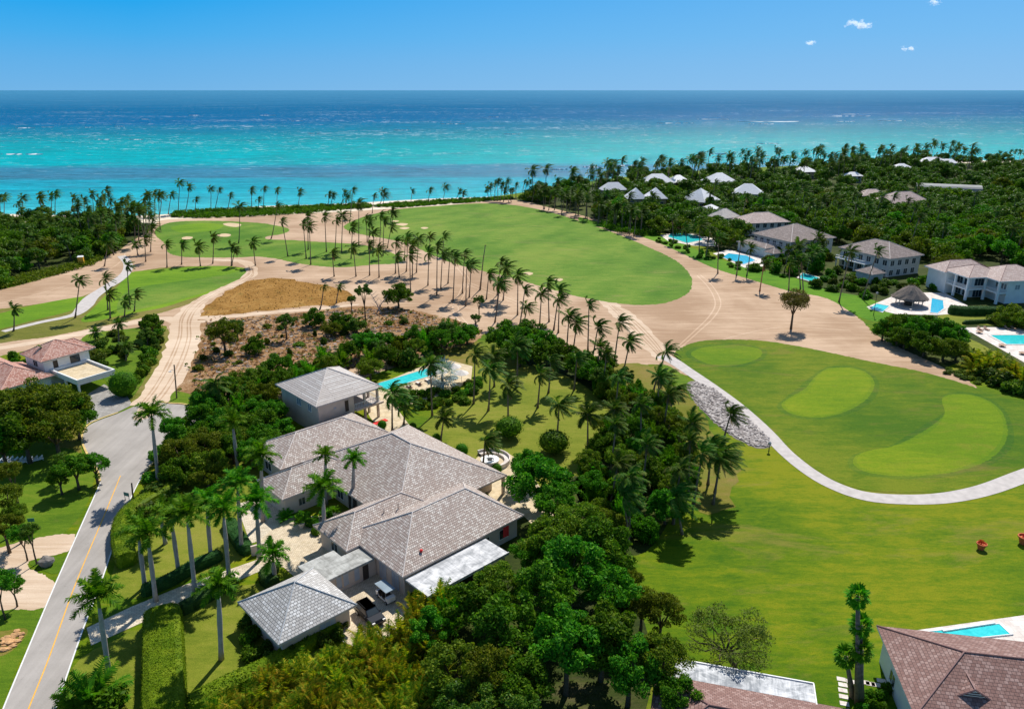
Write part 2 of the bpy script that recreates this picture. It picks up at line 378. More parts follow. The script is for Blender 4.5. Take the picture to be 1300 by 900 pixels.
M['rust_rock'] = simple('rust_rock', (.52, .30, .14), .9, .1, .3, 2)
M['car_paint'] = glass_m('car_paint', (.010, .012, .018), .3)
M['tyre'] = simple('tyre', (.02, .02, .02), .9, .1, .1, 3)
M['rim'] = simple('rim', (.5, .5, .5), .35, .5, .1, 3, .6)
M['lamp_red'] = simple('lamp_red', (.5, .02, .01), .3, .5, .05, 3)
M['thatch'] = simple('thatch', (.20, .165, .14), .95, .05, .45, 6)
M['wicker'] = simple('wicker', (.40, .26, .18), .8, .2, .2, 5)
M['cushion'] = simple('cushion', (.72, .66, .60), .9, .1, .05, 3)
M['green_sign'] = simple('green_sign', (.05, .20, .15), .6, .3, .1, 3)
M['foam'] = simple('foam', (.85, .87, .87), .8, .2, .1, .3)
# plants
M['bark_coco'] = simple('bark_coco', (.20, .155, .12), .9, .1, .3, 3)
M['bark_red'] = simple('bark_red', (.36, .16, .10), .9, .1, .3, 3)
M['bark_royal'] = simple('bark_royal', (.36, .32, .29), .85, .15, .18, 2)
M['bark_dark'] = simple('bark_dark', (.11, .085, .06), .9, .1, .3, 4)
M['shaft'] = simple('shaft', (.13, .22, .03), .5, .3, .2, 2)
M['coco'] = leaf_mat('coco', [(.022, .07, .008), (.045, .12, .012), (.09, .165, .02), (.24, .21, .06)], .32, .5)
M['dead_frond'] = leaf_mat('dead_frond', [(.16, .10, .05), (.30, .21, .11), (.40, .30, .17)], .15, .3)
M['royal'] = leaf_mat('royal', [(.02, .09, .005), (.045, .17, .008), (.10, .26, .010), (.20, .32, .015)], .35, .3)
M['silver'] = leaf_mat('silver', [(.20, .27, .28), (.34, .42, .43), (.46, .54, .55)], .15, .1)
M['ficus'] = leaf_mat('ficus', [(.022, .08, .006), (.045, .14, .008), (.09, .215, .012), (.18, .30, .02)], .32, .6)
M['olive'] = leaf_mat('olive', [(.035, .07, .006), (.075, .13, .009), (.14, .20, .014), (.24, .26, .025)], .32, .5)
M['bright'] = leaf_mat('bright', [(.03, .10, .006), (.06, .17, .008), (.11, .23, .012)], .35, .3)
M['areca'] = leaf_mat('areca', [(.05, .13, .008), (.13, .23, .012), (.34, .32, .02), (.62, .40, .03)], .35, .35)
M['hedge'] = leaf_mat('hedge', [(.07, .12, .004), (.13, .18, .006), (.20, .24, .012)], .15, .15)
M['hedge_dark'] = leaf_mat('hedge_dark', [(.02, .06, .015), (.035, .09, .02), (.06, .13, .03)], .15, .15)
M['shrub'] = leaf_mat('shrub', [(.02, .055, .008), (.04, .09, .010), (.09, .14, .015), (.20, .20, .04)], .28, .4)
M['sparse'] = leaf_mat('sparse', [(.10, .12, .03), (.16, .19, .04), (.22, .24, .05)], .4, .2)
M['brownleaf'] = leaf_mat('brownleaf', [(.08, .07, .02), (.14, .11, .03), (.19, .16, .05)], .3, .2)
M['straw'] = leaf_mat('straw', [(.24, .13, .035), (.38, .23, .08), (.52, .36, .16)], .2, .1)
M['redleaf'] = leaf_mat('redleaf', [(.45, .02, .02), (.60, .06, .05)], .3, .2)
M['inner'] = simple('inner', (.012, .025, .006), .95, .02, .3, 1)

# ------------------------------------------------------------------ ground, sea, road
def smooth_closed(P, k=5):
    out_ = []; n = len(P)
    for i in range(n):
        p0, p1, p2, p3 = P[(i - 1) % n], P[i], P[(i + 1) % n], P[(i + 2) % n]
        for j in range(k):
            t = j / k
            out_.append(0.5 * ((2 * p1) + (-p0 + p2) * t + (2 * p0 - 5 * p1 + 4 * p2 - p3) * t * t + (-p0 + 3 * p1 - 3 * p2 + p3) * t ** 3))
    return out_
def smooth_open(P, k=6):
    out_ = []; n = len(P)
    for i in range(n - 1):
        p0, p1, p2, p3 = P[max(i - 1, 0)], P[i], P[i + 1], P[min(i + 2, n - 1)]
        for j in range(k):
            t = j / k
            out_.append(0.5 * ((2 * p1) + (-p0 + p2) * t + (2 * p0 - 5 * p1 + 4 * p2 - p3) * t * t + (-p0 + 3 * p1 - 3 * p2 + p3) * t ** 3))
    out_.append(P[-1]); return out_
def area(name, pts, mat, z, k=5, jit=0.0, seed=1, kind='structure'):
    rnd = random.Random(seed)
    P = [Vector((v.x, v.y, 0)) for v in (G(*p) for p in pts)]
    Q = smooth_closed(P, k) if k > 1 else P
    if jit:
        Q2 = []
        for i, q in enumerate(Q):
            nx = Q[(i + 1) % len(Q)]
            m = max(1, int((nx - q).length / (jit * 2.5))); m = min(m, 12)
            for j in range(m):
                r = q.lerp(nx, j / m); Q2.append(r + Vector((rnd.uniform(-jit, jit), rnd.uniform(-jit, jit), 0)))
        Q = Q2
    a2 = sum(Q[i].x * Q[(i + 1) % len(Q)].y - Q[(i + 1) % len(Q)].x * Q[i].y for i in range(len(Q)))
    if a2 < 0: Q = Q[::-1]
    me = new_mesh(name, [(q.x, q.y, z) for q in Q], [tuple(range(len(Q)))], [mat])
    o = link(name, me); tag(o, kind=kind); return o
def ribbon(name, pts, width, mat, z, k=6, kind='structure', world=False, parent=None, jit=0.0):
    rj = random.Random(len(pts)); P = [Vector(p) for p in pts] if world else [G(*p) for p in pts]
    Q = smooth_open([Vector((p.x, p.y, 0)) for p in P], k)
    ws = width if isinstance(width, (list, tuple)) else [width] * len(P)
    V = []; F = []
    for i, q in enumerate(Q):
        d = (Q[min(i + 1, len(Q) - 1)] - Q[max(i - 1, 0)]).normalized(); nrm = Vector((-d.y, d.x, 0))
        t = i / k; a = min(int(t), len(ws) - 2) if len(ws) > 1 else 0
        wv = ws[a] + (ws[a + 1] - ws[a]) * (t - a)
        wv += rj.uniform(-jit, jit) * 2
        V += [(q.x + nrm.x * wv / 2, q.y + nrm.y * wv / 2, z), (q.x - nrm.x * wv / 2, q.y - nrm.y * wv / 2, z)]
        if i: F.append((2 * i - 2, 2 * i - 1, 2 * i + 1, 2 * i))
    o = link(name, new_mesh(name, V, F, [mat]), parent)
    if kind: tag(o, kind=kind)
    return o

S = 60000.0
o = link('ground', new_mesh('ground', [(-S, -200, 0), (S, -200, 0), (S, S, 0), (-S, S, 0)], [(0, 1, 2, 3)], [M['lawn']])); tag(o, kind='structure')

# sea: seabed colours by distance from the shore, wind waves as bump
def sea_mat():
    a = NT('sea'); p = a.pos(); sp = a.n('SeparateXYZ'); a.l(p, sp.inputs[0])
    nb = a.noise(a.mapv(p, (.0011, .0035, 1)), 1, 6, .6, .7); nf = a.noise(a.mapv(p, (.006, .03, 1)), 1, 6, .65, .6)
    yy = a.math('ADD', sp.outputs[1], a.math('MULTIPLY', sp.outputs[0], -.035))
    fm_ = a.ramp(a.math('DIVIDE', sp.outputs[1], 4000.0), [(.22, 0.0), (.45, 1.0)])
    yy = a.math('SUBTRACT', yy, a.math('MULTIPLY', a.math('MULTIPLY', sp.outputs[0], .26), fm_))
    t = a.math('SUBTRACT', 1.0, a.math('DIVIDE', 300.0, a.math('MAXIMUM', yy, 300.0)))
    t = a.math('ADD', t, a.math('MULTIPLY', a.math('SUBTRACT', nb, .5), .055))
    t = a.math('ADD', t, a.math('MULTIPLY', a.math('SUBTRACT', nf, .5), .045))
    col = a.ramp(t, [(.20, (.10, .42, .44)), (.30, (.03, .35, .41)), (.39, (.008, .30, .38)), (.455, (.012, .26, .35)), (.475, (.035, .17, .26)), (.53, (.03, .18, .28)), (.555, (.001, .30, .34)),
                     (.62, (.001, .29, .32)), (.69, (.004, .25, .29)), (.75, (.006, .165, .24)), (.795, (.003, .13, .24)), (.825, (.003, .10, .23)), (.90, (.003, .10, .22)), (.985, (.04, .18, .31))])
    # reef and seagrass patches
    g = a.noise(a.mapv(p, (.008, .035, 1), (0, 0, .02)), 1, 7, .72, 1.2)
    band = a.ramp(t, [(.30, 0.0), (.45, .55), (.54, .55), (.58, .25), (.70, .45), (.80, .2), (.83, 0.0)])
    col = a.mix(a.math('MULTIPLY', a.ramp(g, [(.50, 0.0), (.62, 1.0)]), band), col, (.035, .12, .19))
    # foam specks of wind waves
    f1 = a.noise(a.mapv(p, (.05, .16, 1)), 1, 5, .75); f2 = a.noise(a.mapv(p, (.003, .006, 1)), 1, 3, .6)
    far = a.ramp(t, [(.44, 0.0), (.56, .35), (.70, .8), (.80, .9), (.9, .45), (.97, .12)])
    fo = a.math('MULTIPLY', a.ramp(a.math('ADD', f1, a.math('MULTIPLY', f2, .30)), [(.755, 0.0), (.80, .9)]), far)
    col = a.mix(fo, col, (.72, .80, .82))
    gr = a.noise(a.mapv(p, (.09, .30, 1)), 1, 6, .8); gr2 = a.noise(a.mapv(p, (.02, .09, 1)), 1, 5, .7)
    col = a.mix(.8, col, a.ramp(a.math('ADD', a.math('MULTIPLY', gr, .6), a.math('MULTIPLY', gr2, .4)), [(.38, .55), (.62, 1.6)]), 'MULTIPLY')
    h1 = a.noise(a.mapv(p, (.10, .32, 1), (0, 0, -.25)), 1, 6, .68); h2 = a.noise(p, .9, 4, .7)
    nrm = a.bump(a.math('ADD', h1, a.math('MULTIPLY', h2, .15)), 1.0, 1.25)
    d = a.n('BsdfDiffuse'); a.l(col, d.inputs[0]); a.l(nrm, d.inputs['Normal'])
    gl = a.n('BsdfGlossy'); gl.inputs['Roughness'].default_value = .22; gl.inputs[0].default_value = (1, 1, 1, 1); a.l(nrm, gl.inputs['Normal'])
    m = a.n('MixShader'); m.inputs[0].default_value = .045; a.l(d.outputs[0], m.inputs[1]); a.l(gl.outputs[0], m.inputs[2])
    return a.fin(m)
M['sea'] = sea_mat()
shore = [(-400, 276), (-200, 273), (-50, 272), (20, 272), (60, 273), (120, 274), (200, 273), (260, 267), (330, 262), (400, 260), (450, 258), (500, 255), (560, 252), (620, 250), (660, 245), (700, 238), (760, 229), (820, 222), (900, 216),
         (1000, 211), (1080, 207), (1150, 203), (1200, 203), (1250, 204), (1320, 203), (1500, 200)]
Q = smooth_open([Vector((v.x, v.y, 0)) for v in (G(*p) for p in shore)], 4)
V = [(q.x, q.y, .03) for q in Q]; far = [(q.x / max(q.y, 1) * S * .99, S * .99, .03) for q in Q]
n = len(V); V += far
sx0, sx1 = V[0], V[n - 1]
F = [(i, i + 1, n + i + 1, n + i) for i in range(n - 1)]
V += [(-S, S * .99, .03), (S, S * .99, .03), (-S, sx0[1], .03), (S, sx1[1], .03)]
F += [(2 * n + 2, 0, n, 2 * n), (n - 1, 2 * n + 3, 2 * n + 1, 2 * n - 1)]
# the lens sees only what lies between; keep winding upwards
me = new_mesh('sea', V, F, [M['sea']]); bm = bmesh.new(); bm.from_mesh(me); bmesh.ops.recalc_face_normals(bm, faces=bm.faces)
for f in bm.faces:
    if f.normal.z < 0: f.normal_flip()
bm.to_mesh(me); bm.free(); o = link('sea', me); tag(o, kind='structure')

beach_in = [(x, y + 9) for x, y in shore]
area('beach', shore[:14] + [(620, 258), (560, 262), (450, 268), (330, 276), (200, 284), (120, 288), (60, 287), (20, 287), (-50, 288), (-200, 290), (-400, 294)], M['beach'], .012, 3)
area('beach', [(1150, 203), (1200, 203), (1250, 204), (1320, 203), (1420, 201), (1420, 210), (1300, 211), (1262, 208), (1200, 207), (1150, 206)], M['beach'], .012, 3)

# floors of the woods
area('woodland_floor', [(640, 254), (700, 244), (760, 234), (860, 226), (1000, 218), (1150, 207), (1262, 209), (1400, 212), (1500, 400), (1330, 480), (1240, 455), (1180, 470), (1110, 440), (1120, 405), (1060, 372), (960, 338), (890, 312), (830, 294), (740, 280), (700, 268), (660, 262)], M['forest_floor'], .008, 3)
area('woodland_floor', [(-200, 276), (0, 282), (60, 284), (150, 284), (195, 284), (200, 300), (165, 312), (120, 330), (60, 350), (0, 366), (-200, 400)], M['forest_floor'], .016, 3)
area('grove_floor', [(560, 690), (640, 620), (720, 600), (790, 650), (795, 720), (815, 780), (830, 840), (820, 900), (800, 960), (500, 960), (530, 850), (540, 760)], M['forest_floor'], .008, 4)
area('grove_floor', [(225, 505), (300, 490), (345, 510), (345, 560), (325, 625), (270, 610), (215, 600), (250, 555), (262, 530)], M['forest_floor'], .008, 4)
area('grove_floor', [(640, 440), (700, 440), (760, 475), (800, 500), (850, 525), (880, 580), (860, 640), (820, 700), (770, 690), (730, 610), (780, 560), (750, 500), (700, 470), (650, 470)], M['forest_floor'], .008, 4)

# bare sand of the golf course
sand = [(-200, 420), (-100, 385), (0, 368), (60, 352), (115, 333), (150, 318), (168, 306), (196, 290), (205, 280), (260, 277), (330, 274), (450, 268), (560, 261), (650, 254), (690, 262), (740, 274), (790, 288), (830, 302), (860, 318), (905, 340), (950, 354),
        (1000, 369), (1050, 379), (1088, 402), (1112, 425), (1150, 445), (1200, 468), (1240, 492), (1200, 492), (1120, 480), (1000, 470), (900, 480), (850, 470), (838, 463), (790, 463), (745, 458), (705, 440), (650, 425), (610, 425), (560, 445), (400, 500), (300, 520), (262, 528),
        (215, 515), (170, 520), (185, 480), (205, 440), (212, 415), (180, 416), (120, 428), (60, 440), (0, 452), (-100, 470), (-200, 500)]
area('sand', sand, M['sand'], .020, 4, .25, 3)
# dune plants behind the beach
area('rough_grass', [(-200, 425), (-40, 398), (106, 376), (165, 347), (240, 338), (317, 345), (290, 366), (240, 386), (205, 397), (165, 407), (110, 418), (60, 428), (0, 436), (-200, 470)], M['rough'], .026, 4, .2)
area('fairway', [(-120, 432), (-40, 410), (0, 398), (50, 386), (104, 377), (107, 383), (92, 394), (50, 405), (0, 418), (-60, 434)], M['tee'], .032, 4)
area('fairway', [(165, 347), (187, 343.5), (250, 338.5), (287, 338), (312, 341), (317, 346), (300, 359), (275, 370), (237, 381), (205, 391), (162, 399), (120, 408), (103, 407), (118, 392), (135, 374), (150, 363)], M['tee'], .032, 5)
area('mown_stripe', [(172, 366), (230, 357), (285, 349), (310, 343), (318, 348), (300, 359), (262, 371), (212, 385), (170, 394), (150, 397), (152, 380)], M['fairway'], .038, 5)
area('fairway', [(196, 294), (215, 283), (262, 280.5), (325, 283), (350, 286.5), (367, 291), (360, 297), (338, 300.5), (341, 304), (370, 305), (400, 307), (437, 309), (465, 312), (500, 322), (512, 330), (500, 335), (475, 336), (437, 339.5), (400, 337.5),
                 (370, 333), (350, 328.5), (325, 326), (300, 327), (250, 327), (224, 325), (212, 319), (213, 313), (205, 306)], M['fairway'], .032, 4, .3)
area('putting_green', [(217, 289), (235, 285), (262, 283.5), (283, 286), (275, 292), (250, 295.5), (228, 295)], M['tee'], .038, 5)
area('sand_bunker', [(231, 302), (238, 300.5), (245, 301.5), (241, 304), (233, 304.5)], M['bunker'], .040, 4)
area('sand_bunker', [(275, 298.5), (285, 296.7), (293, 298), (290, 300.5), (279, 300.5)], M['bunker'], .040, 4)
area('sand_bunker', [(283, 284.5), (293, 283.2), (306, 285), (302, 288.3), (290, 287.5)], M['bunker'], .040, 4)
area('fairway', [(437, 287), (450, 280), (470, 273), (505, 266), (560, 261.5), (610, 258.5), (655, 261), (700, 270), (745, 284), (790, 300), (830, 317), (858, 331), (874, 346), (879, 361), (872, 373), (852, 383), (825, 387), (790, 386), (745, 379), (700, 367.5), (650, 353),
                 (612, 344), (575, 334), (542, 321), (520, 310), (488, 303), (455, 297), (440, 292)], M['fairway'], .032, 5, .3)
area('mown_stripe', [(560, 300), (700, 318), (800, 340), (866, 352), (868, 372), (840, 383), (780, 382), (700, 364), (620, 338)], M['rough'], .034, 5, .6, 9) if False else None
for b in ([(502, 285), (509, 283.5), (518, 284.5), (512, 287)], [(507, 290), (513, 288.5), (520, 289.5), (514, 291.5)], [(534, 289.5), (539, 288.5), (544, 289.5), (539, 291)], [(664, 347), (671, 345.5), (677, 347.2), (671, 349.7)], [(703, 355), (709, 353.4), (715, 355), (709, 357.5)], [(497, 281), (502, 280), (507, 281), (502, 282)]):
    area('sand_bunker', b, M['bunker'], .040, 4)
# scrub land between the course and the villa
area('scrub_land', [(245, 404), (280, 405), (330, 401), (380, 397), (430, 391), (480, 389), (530, 395), (560, 402), (590, 410), (612, 422), (600, 436), (550, 446), (480, 462), (400, 478), (330, 498), (290, 520), (262, 524), (240, 517), (222, 513), (212, 500), (226, 468), (242, 440)], M['scrub'], .026, 4, .4, 5)
area('brown_mound', [(256, 396), (272, 382), (288, 370), (310, 358), (335, 354), (362, 354.5), (400, 360), (438, 368), (447, 378), (430, 386.5), (395, 389), (350, 393), (300, 398.5), (262, 404)], M['mound'], .032, 4, 1.1, 6)
area('dirt_track', [(250, 402), (300, 399.5), (350, 394.5), (400, 391), (450, 386), (452, 388), (400, 394), (350, 398), (300, 403), (255, 406)], M['track'], .0345, 3, .3)
ribbon('dirt_track', [(188, 514), (205, 492), (222, 462), (234, 430), (236, 405), (250, 386), (275, 371), (300, 360), (318, 349), (318, 339), (306, 332), (270, 330)], [7, 7, 7.5, 8, 7, 5, 4, 4, 4, 4, 4, 3], M['track'], .0385, jit=.45)
ribbon('dirt_track', [(236, 418), (215, 405), (180, 408), (120, 420), (60, 432), (0, 442), (-80, 455)], [3, 4, 4, 4, 3.5, 3, 3], M['track'], .0305, jit=.3)
ribbon('dirt_track', [(238, 410), (262, 408), (290, 404)], [3, 3, 2.5], M['track'], .0425, jit=.3)
ribbon('dirt_track', [(766, 380), (780, 391), (800, 408), (825, 434), (846, 458)], [3, 5, 6.5, 6, 4], M['track'], .0295, jit=.5)
for w_, pts in ((.5, [(838, 458), (858, 442), (880, 422), (900, 402), (908, 385), (900, 366), (885, 350)]), (.5, [(843, 458), (862, 443), (886, 422), (907, 402), (915, 384), (905, 364), (889, 349)]),
                (.45, [(600, 425), (575, 395), (583, 372), (590, 355), (580, 340)]), (.45, [(606, 424), (582, 395), (590, 372), (596, 356), (586, 341)]),
                (.5, [(835, 452), (870, 446), (940, 425), (1000, 415), (1080, 420)]), (.5, [(760, 440), (700, 405), (640, 380), (590, 360)]), (.5, [(765, 438), (706, 404), (646, 379), (596, 359)]),
                (.5, [(0, 385), (60, 370), (120, 350), (150, 335), (160, 320)]), (.5, [(790, 440), (720, 415), (640, 400), (560, 385), (480, 372)])):
    ribbon('tyre_track', pts, w_ * .8, M['tyre_mark'], .028 if pts[0][0] not in (835,) else .029)
rut = [(188, 514), (205, 492), (222, 462), (234, 430), (236, 405), (250, 386), (275, 371), (300, 360), (318, 349), (318, 339)]
for k_, off in enumerate((-9, -5, 4, 9)):
    ribbon('tyre_track', [(x + off * min(1, (y - 300) / 150) * 1.0, y + off * .15) for x, y in rut], (.30), M['sand'], .0435 + k_ * .0006, jit=.1)
for k_, (o1, o2) in enumerate(((-6, -3), (-2, 0), (3, 1), (7, 3))):
    ribbon('tyre_track', [(776 + o2, 388), (800 + o1, 408), (825 + o1, 434), (844 + o2, 456)], .35, M['sand'], .0345 + k_ * .0006, jit=.08)
ribbon('cart_path', [(4, 421), (50, 409.5), (80, 403.5), (98, 398), (108, 388), (116, 378), (131, 367.5), (150, 355.5), (161, 345), (162, 334), (154, 325)], [2.2, 2.4, 2.6, 3, 4.6, 4.2, 3.6, 3.6, 3.2, 3, 3], M['concrete_path'], .044)
# practice green
area('green_apron', [(856, 449), (868, 440), (885, 434), (910, 431.5), (960, 432), (1005, 438), (1050, 447), (1110, 460), (1170, 472), (1220, 486), (1262, 501), (1330, 525), (1400, 560), (1400, 590), (1330, 590), (1280, 607), (1225, 622), (1150, 626), (1090, 620), (1050, 605), (1015, 580),
                     (985, 552), (960, 528), (925, 502), (890, 480), (865, 462)], M['green_apron'], .032, 5, .18)
def green(pts, mat):
    c = G(sum(p[0] for p in pts) / len(pts), sum(p[1] for p in pts) / len(pts)); W_ = [G(*p) for p in pts]
    for k_, (g_, m_, z_) in enumerate(((2.2, M['green_dark'], .0345), (.9, M['fringe'], .0385), (0.0, mat, .0425))):
        P = []
        for w_ in W_: d = (w_ - c); q = c + d * (1 + g_ / max(d.length, 1)); x, y, _ = proj(q); P.append((x, y))
        area('putting_green' if k_ == 2 else 'green_fringe', P, m_, z_, 6, .10 if k_ < 2 else .06, 5 + k_)
M['green_dark'] = grass_mat('green_dark', (.04, .115, .006), (.075, .15, .007), (.13, .19, .012), (.19, .15, .035), .52)
green([(882, 449), (895, 443), (917, 440), (940, 440), (962, 445), (958, 454), (938, 461), (912, 462.5), (892, 457)], M['fringe'])
green([(1050, 470), (1075, 468), (1095, 473), (1106, 485), (1100, 500), (1083, 514), (1058, 525), (1030, 528), (1006, 523), (996, 513), (1008, 504), (1028, 494), (1036, 481)], M['putting'])
green([(1197, 506), (1225, 502), (1250, 509), (1268, 523), (1274, 545), (1266, 566), (1242, 585), (1200, 598), (1150, 602), (1106, 598), (1088, 587), (1098, 574), (1140, 565), (1178, 550), (1199, 527)], M['putting'])
ribbon('cart_path', [(838, 452), (852, 457), (872, 470), (900, 489), (930, 511), (955, 532), (975, 551), (998, 575), (1028, 599), (1060, 617), (1100, 630), (1150, 634), (1200, 632), (1250, 622), (1300, 604), (1345, 588)], [3.4, 3.4, 3.0, 3, 3, 2.9, 2.8, 2.6, 2.7, 2.8, 3, 3, 3, 3, 3.2, 3.2], M['concrete_path'], .044)
area('dry_grass', [(780, 463), (815, 463), (842, 468), (866, 490), (880, 512), (900, 545), (922, 575), (935, 600), (925, 640), (895, 650), (870, 610), (850, 545), (830, 515), (795, 492)], M['drygrass'], .026, 4, 1.1, 4)
area('bright_grass', [(838, 464), (852, 466), (878, 486), (880, 500), (858, 490), (840, 478)], M['verge'], .030, 4)
area('gravel_bed', [(872, 487), (885, 484), (905, 492), (935, 515), (958, 538), (976, 556), (978, 568), (955, 567), (920, 548), (890, 520), (876, 502)], M['rock_dark'], .034, 4, .2, 4)
area('garden_lawn', [(520, 566), (545, 530), (580, 505), (600, 470), (605, 440), (640, 437), (660, 460), (700, 470), (745, 492), (780, 530), (770, 570), (735, 600), (700, 620), (650, 610), (600, 590), (560, 580)], M['garden_lawn'], .020, 4)
area('garden_lawn', [(545, 430), (605, 432), (610, 460), (560, 470)], M['drygrass'], .016, 4)
area('garden_lawn', [(195, 640), (270, 590), (335, 580), (345, 640), (320, 690), (300, 712), (200, 750), (165, 760), (140, 745), (160, 680)], M['garden_lawn'], .012, 4)
area('garden_lawn', [(175, 800), (330, 740), (420, 830), (330, 880), (240, 900), (100, 960), (90, 850)], M['garden_lawn'], .012, 4)
area('bright_grass', [(812, 299), (832, 298), (870, 311), (905, 326), (945, 338), (1000, 350), (1050, 368), (1100, 378), (1135, 395), (1118, 408), (1090, 402), (1050, 379), (1000, 369), (950, 354), (905, 340), (862, 320), (835, 308)], M['strip'], .026, 4)
area('bright_grass', [(740, 284), (770, 290), (800, 296), (803, 290), (760, 282), (735, 276)], M['strip'], .026, 4)
area('bright_grass', [(1195, 400), (1240, 398), (1320, 402), (1330, 420), (1240, 412), (1196, 418), (1190, 408)], M['garden_lawn'], .018, 4)
area('bright_grass', [(1222, 432), (1240, 434), (1300, 470), (1320, 490), (1260, 465), (1228, 448)], M['garden_lawn'], .014, 4)
area('bright_grass', [(100, 445), (110, 425), (160, 418), (200, 414), (206, 430), (195, 470), (170, 505), (150, 500), (130, 480), (105, 460)], M['verge'], .026, 4)
area('dry_grass', [(200, 416), (214, 420), (218, 440), (205, 470), (182, 506), (160, 512), (172, 500), (190, 470), (202, 440)], M['rough'], .030, 4)
area('bright_grass', [(198, 508), (215, 497), (240, 500), (265, 515), (268, 525), (252, 522), (240, 514), (215, 512)], M['verge'], .030, 4)
area('verge', [(0, 560), (100, 545), (108, 572), (120, 600), (105, 650), (60, 690), (0, 690), (-60, 690), (-60, 560)], M['verge'], .012, 4)
area('verge', [(90, 900), (150, 740), (190, 620), (215, 580), (240, 570), (230, 620), (180, 700), (160, 790), (120, 900)], M['verge'], .010, 4)
area('verge', [(-80, 780), (20, 770), (60, 765), (20, 850), (-20, 940), (-80, 940)], M['verge'], .012, 4)
area('dirt_patch', [(110, 528), (100, 545), (104, 575), (92, 570), (70, 565), (80, 545)], M['drygrass'], .018, 3)
area('dirt_driveway', [(-60, 715), (0, 695), (50, 682), (95, 678), (88, 699), (55, 707), (37, 713), (38, 722), (70, 739), (57, 771), (20, 773), (-60, 772)], M['track'], .018, 2, .12)
area('verge', [(37, 714), (55, 708), (84, 707), (72, 728), (50, 722)], M['verge'], .024, 3)
area('dirt_patch', [(-20, 805), (10, 800), (30, 797), (35, 803), (20, 822), (0, 833), (-20, 830)], M['drygrass'], .020, 4)

# road with its turning circle
road = [(-12, 945), (3, 900), (32, 830), (70, 740), (110, 650), (127, 612), (124, 596), (111, 576), (105, 558), (110, 543), (125, 534), (150, 525), (168, 517), (184, 511.5), (199, 511), (214, 513), (232, 514), (247, 518), (256, 527), (252, 541), (235, 559), (212, 576), (193, 588), (181, 602),
        (170, 625), (157, 657), (130, 737), (106, 800), (72, 898), (57, 945)]
area('road', road, M['asphalt'], .044, 3)
area('sand_spill', [(181, 516), (190, 509), (201, 509), (205, 516), (196, 526), (178, 534), (168, 530)], M['track'], .050, 4, .5, 7)
left_e = [(-10, 940), (4, 900), (33, 830), (71, 740), (111, 650), (127.5, 613)]
right_e = [(181, 603), (169.5, 625), (156, 657), (129, 737), (105, 800), (71, 898), (58, 935)]
ribbon('road_line', left_e, .16, M['line_white'], .052); ribbon('road_line', right_e, .16, M['line_white'], .052)
ribbon('road_line', [(22, 940), (37, 898), (63, 833), (90, 757), (110, 707), (133, 653), (153, 604)], .15, M['line_yellow'], .052)
def kerb(pts, mat):
    P = smooth_open([Vector((p.x, p.y, 0)) for p in (G(*q) for q in pts)], 5); mb = MB(); wv = .16
    ring = []
    for i, q in enumerate(P):
        d = (P[min(i + 1, len(P) - 1)] - P[max(i - 1, 0)]).normalized(); nn = Vector((-d.y, d.x, 0)) * wv
        ring.append((q - nn, q + nn))
    for i in range(len(ring) - 1):
        a, b = ring[i]; c, d = ring[i + 1]; z = .14
        mb.quad((a.x, a.y, z), (c.x, c.y, z), (d.x, d.y, z), (b.x, b.y, z)); mb.quad((a.x, a.y, 0), (c.x, c.y, 0), (c.x, c.y, z), (a.x, a.y, z)); mb.quad((d.x, d.y, 0), (b.x, b.y, 0), (b.x, b.y, z), (d.x, d.y, z))
    o = mb.build('kerb', mat); tag(o, kind='structure')
kerb([(127, 611), (123, 596), (110.5, 576), (104, 558), (109, 542), (125, 533), (150, 524)], M['kerb_yellow'])
kerb([(204, 510.5), (216, 512), (232, 513), (248, 517), (257, 527), (253, 541), (236, 560), (213, 577), (194, 589), (182, 603)], M['kerb_yellow'])
area('paved_driveway', [(108, 512), (112, 500), (132, 488), (146, 494), (160, 500), (168, 514), (150, 523), (125, 532), (110, 538)], M['paver_gray'], .038, 1)
area('walkway', [(110, 797), (167, 770), (233, 743), (325, 711), (352, 700), (352, 716), (325, 727), (187, 787), (116, 819)], M['paver_walk'], .030, 1)
area('courtyard', [(326, 716), (326, 690), (345, 672), (372, 655), (412, 655), (430, 680), (432, 700), (405, 716), (385, 722), (388, 745), (360, 720)], M['paver'], .036, 1)
area('courtyard', [(300, 640), (336, 630), (360, 650), (350, 680), (318, 690)], M['paver_walk'], .028, 1)
area('paved_driveway', [(430, 745), (470, 705), (520, 745), (520, 790), (470, 830), (430, 812)], M['paver'], .030, 1)
area('garden_path', [(455, 500), (500, 480), (560, 455), (600, 465), (598, 482), (570, 500), (530, 510), (505, 520), (535, 560), (560, 590), (520, 590), (470, 530)], M['deck_gold'], .028, 1)
area('terrace', [(596, 590), (612, 575), (640, 572), (668, 590), (680, 610), (720, 670), (735, 700), (700, 690), (660, 650), (630, 640), (610, 615)], M['deck_gold'], .030, 1)
area('terrace', [(1146, 371), (1200, 372), (1235, 392), (1220, 398), (1190, 400), (1138, 399), (1100, 390)], M['deck'], .034, 1)
area('terrace', [(1222, 416), (1320, 415), (1320, 475), (1300, 460)], M['deck'], .034, 1)
area('terrace', [(838, 299), (865, 294), (905, 303), (912, 313), (880, 312), (848, 306)], M['deck'], .034, 1)
area('terrace', [(905, 322), (925, 317), (975, 329), (975, 338), (945, 340)], M['deck'], .034, 1)
area('terrace', [(1148, 802), (1320, 778), (1320, 870), (1240, 850)], M['deck'], .034, 1)
area('clearing', [(1015, 268), (1045, 264), (1062, 268), (1055, 282), (1020, 280)], M['beach'], .016, 3)
area('clearing', [(1250, 285), (1310, 288), (1310, 300), (1250, 296)], M['paver_gray'], .016, 3)

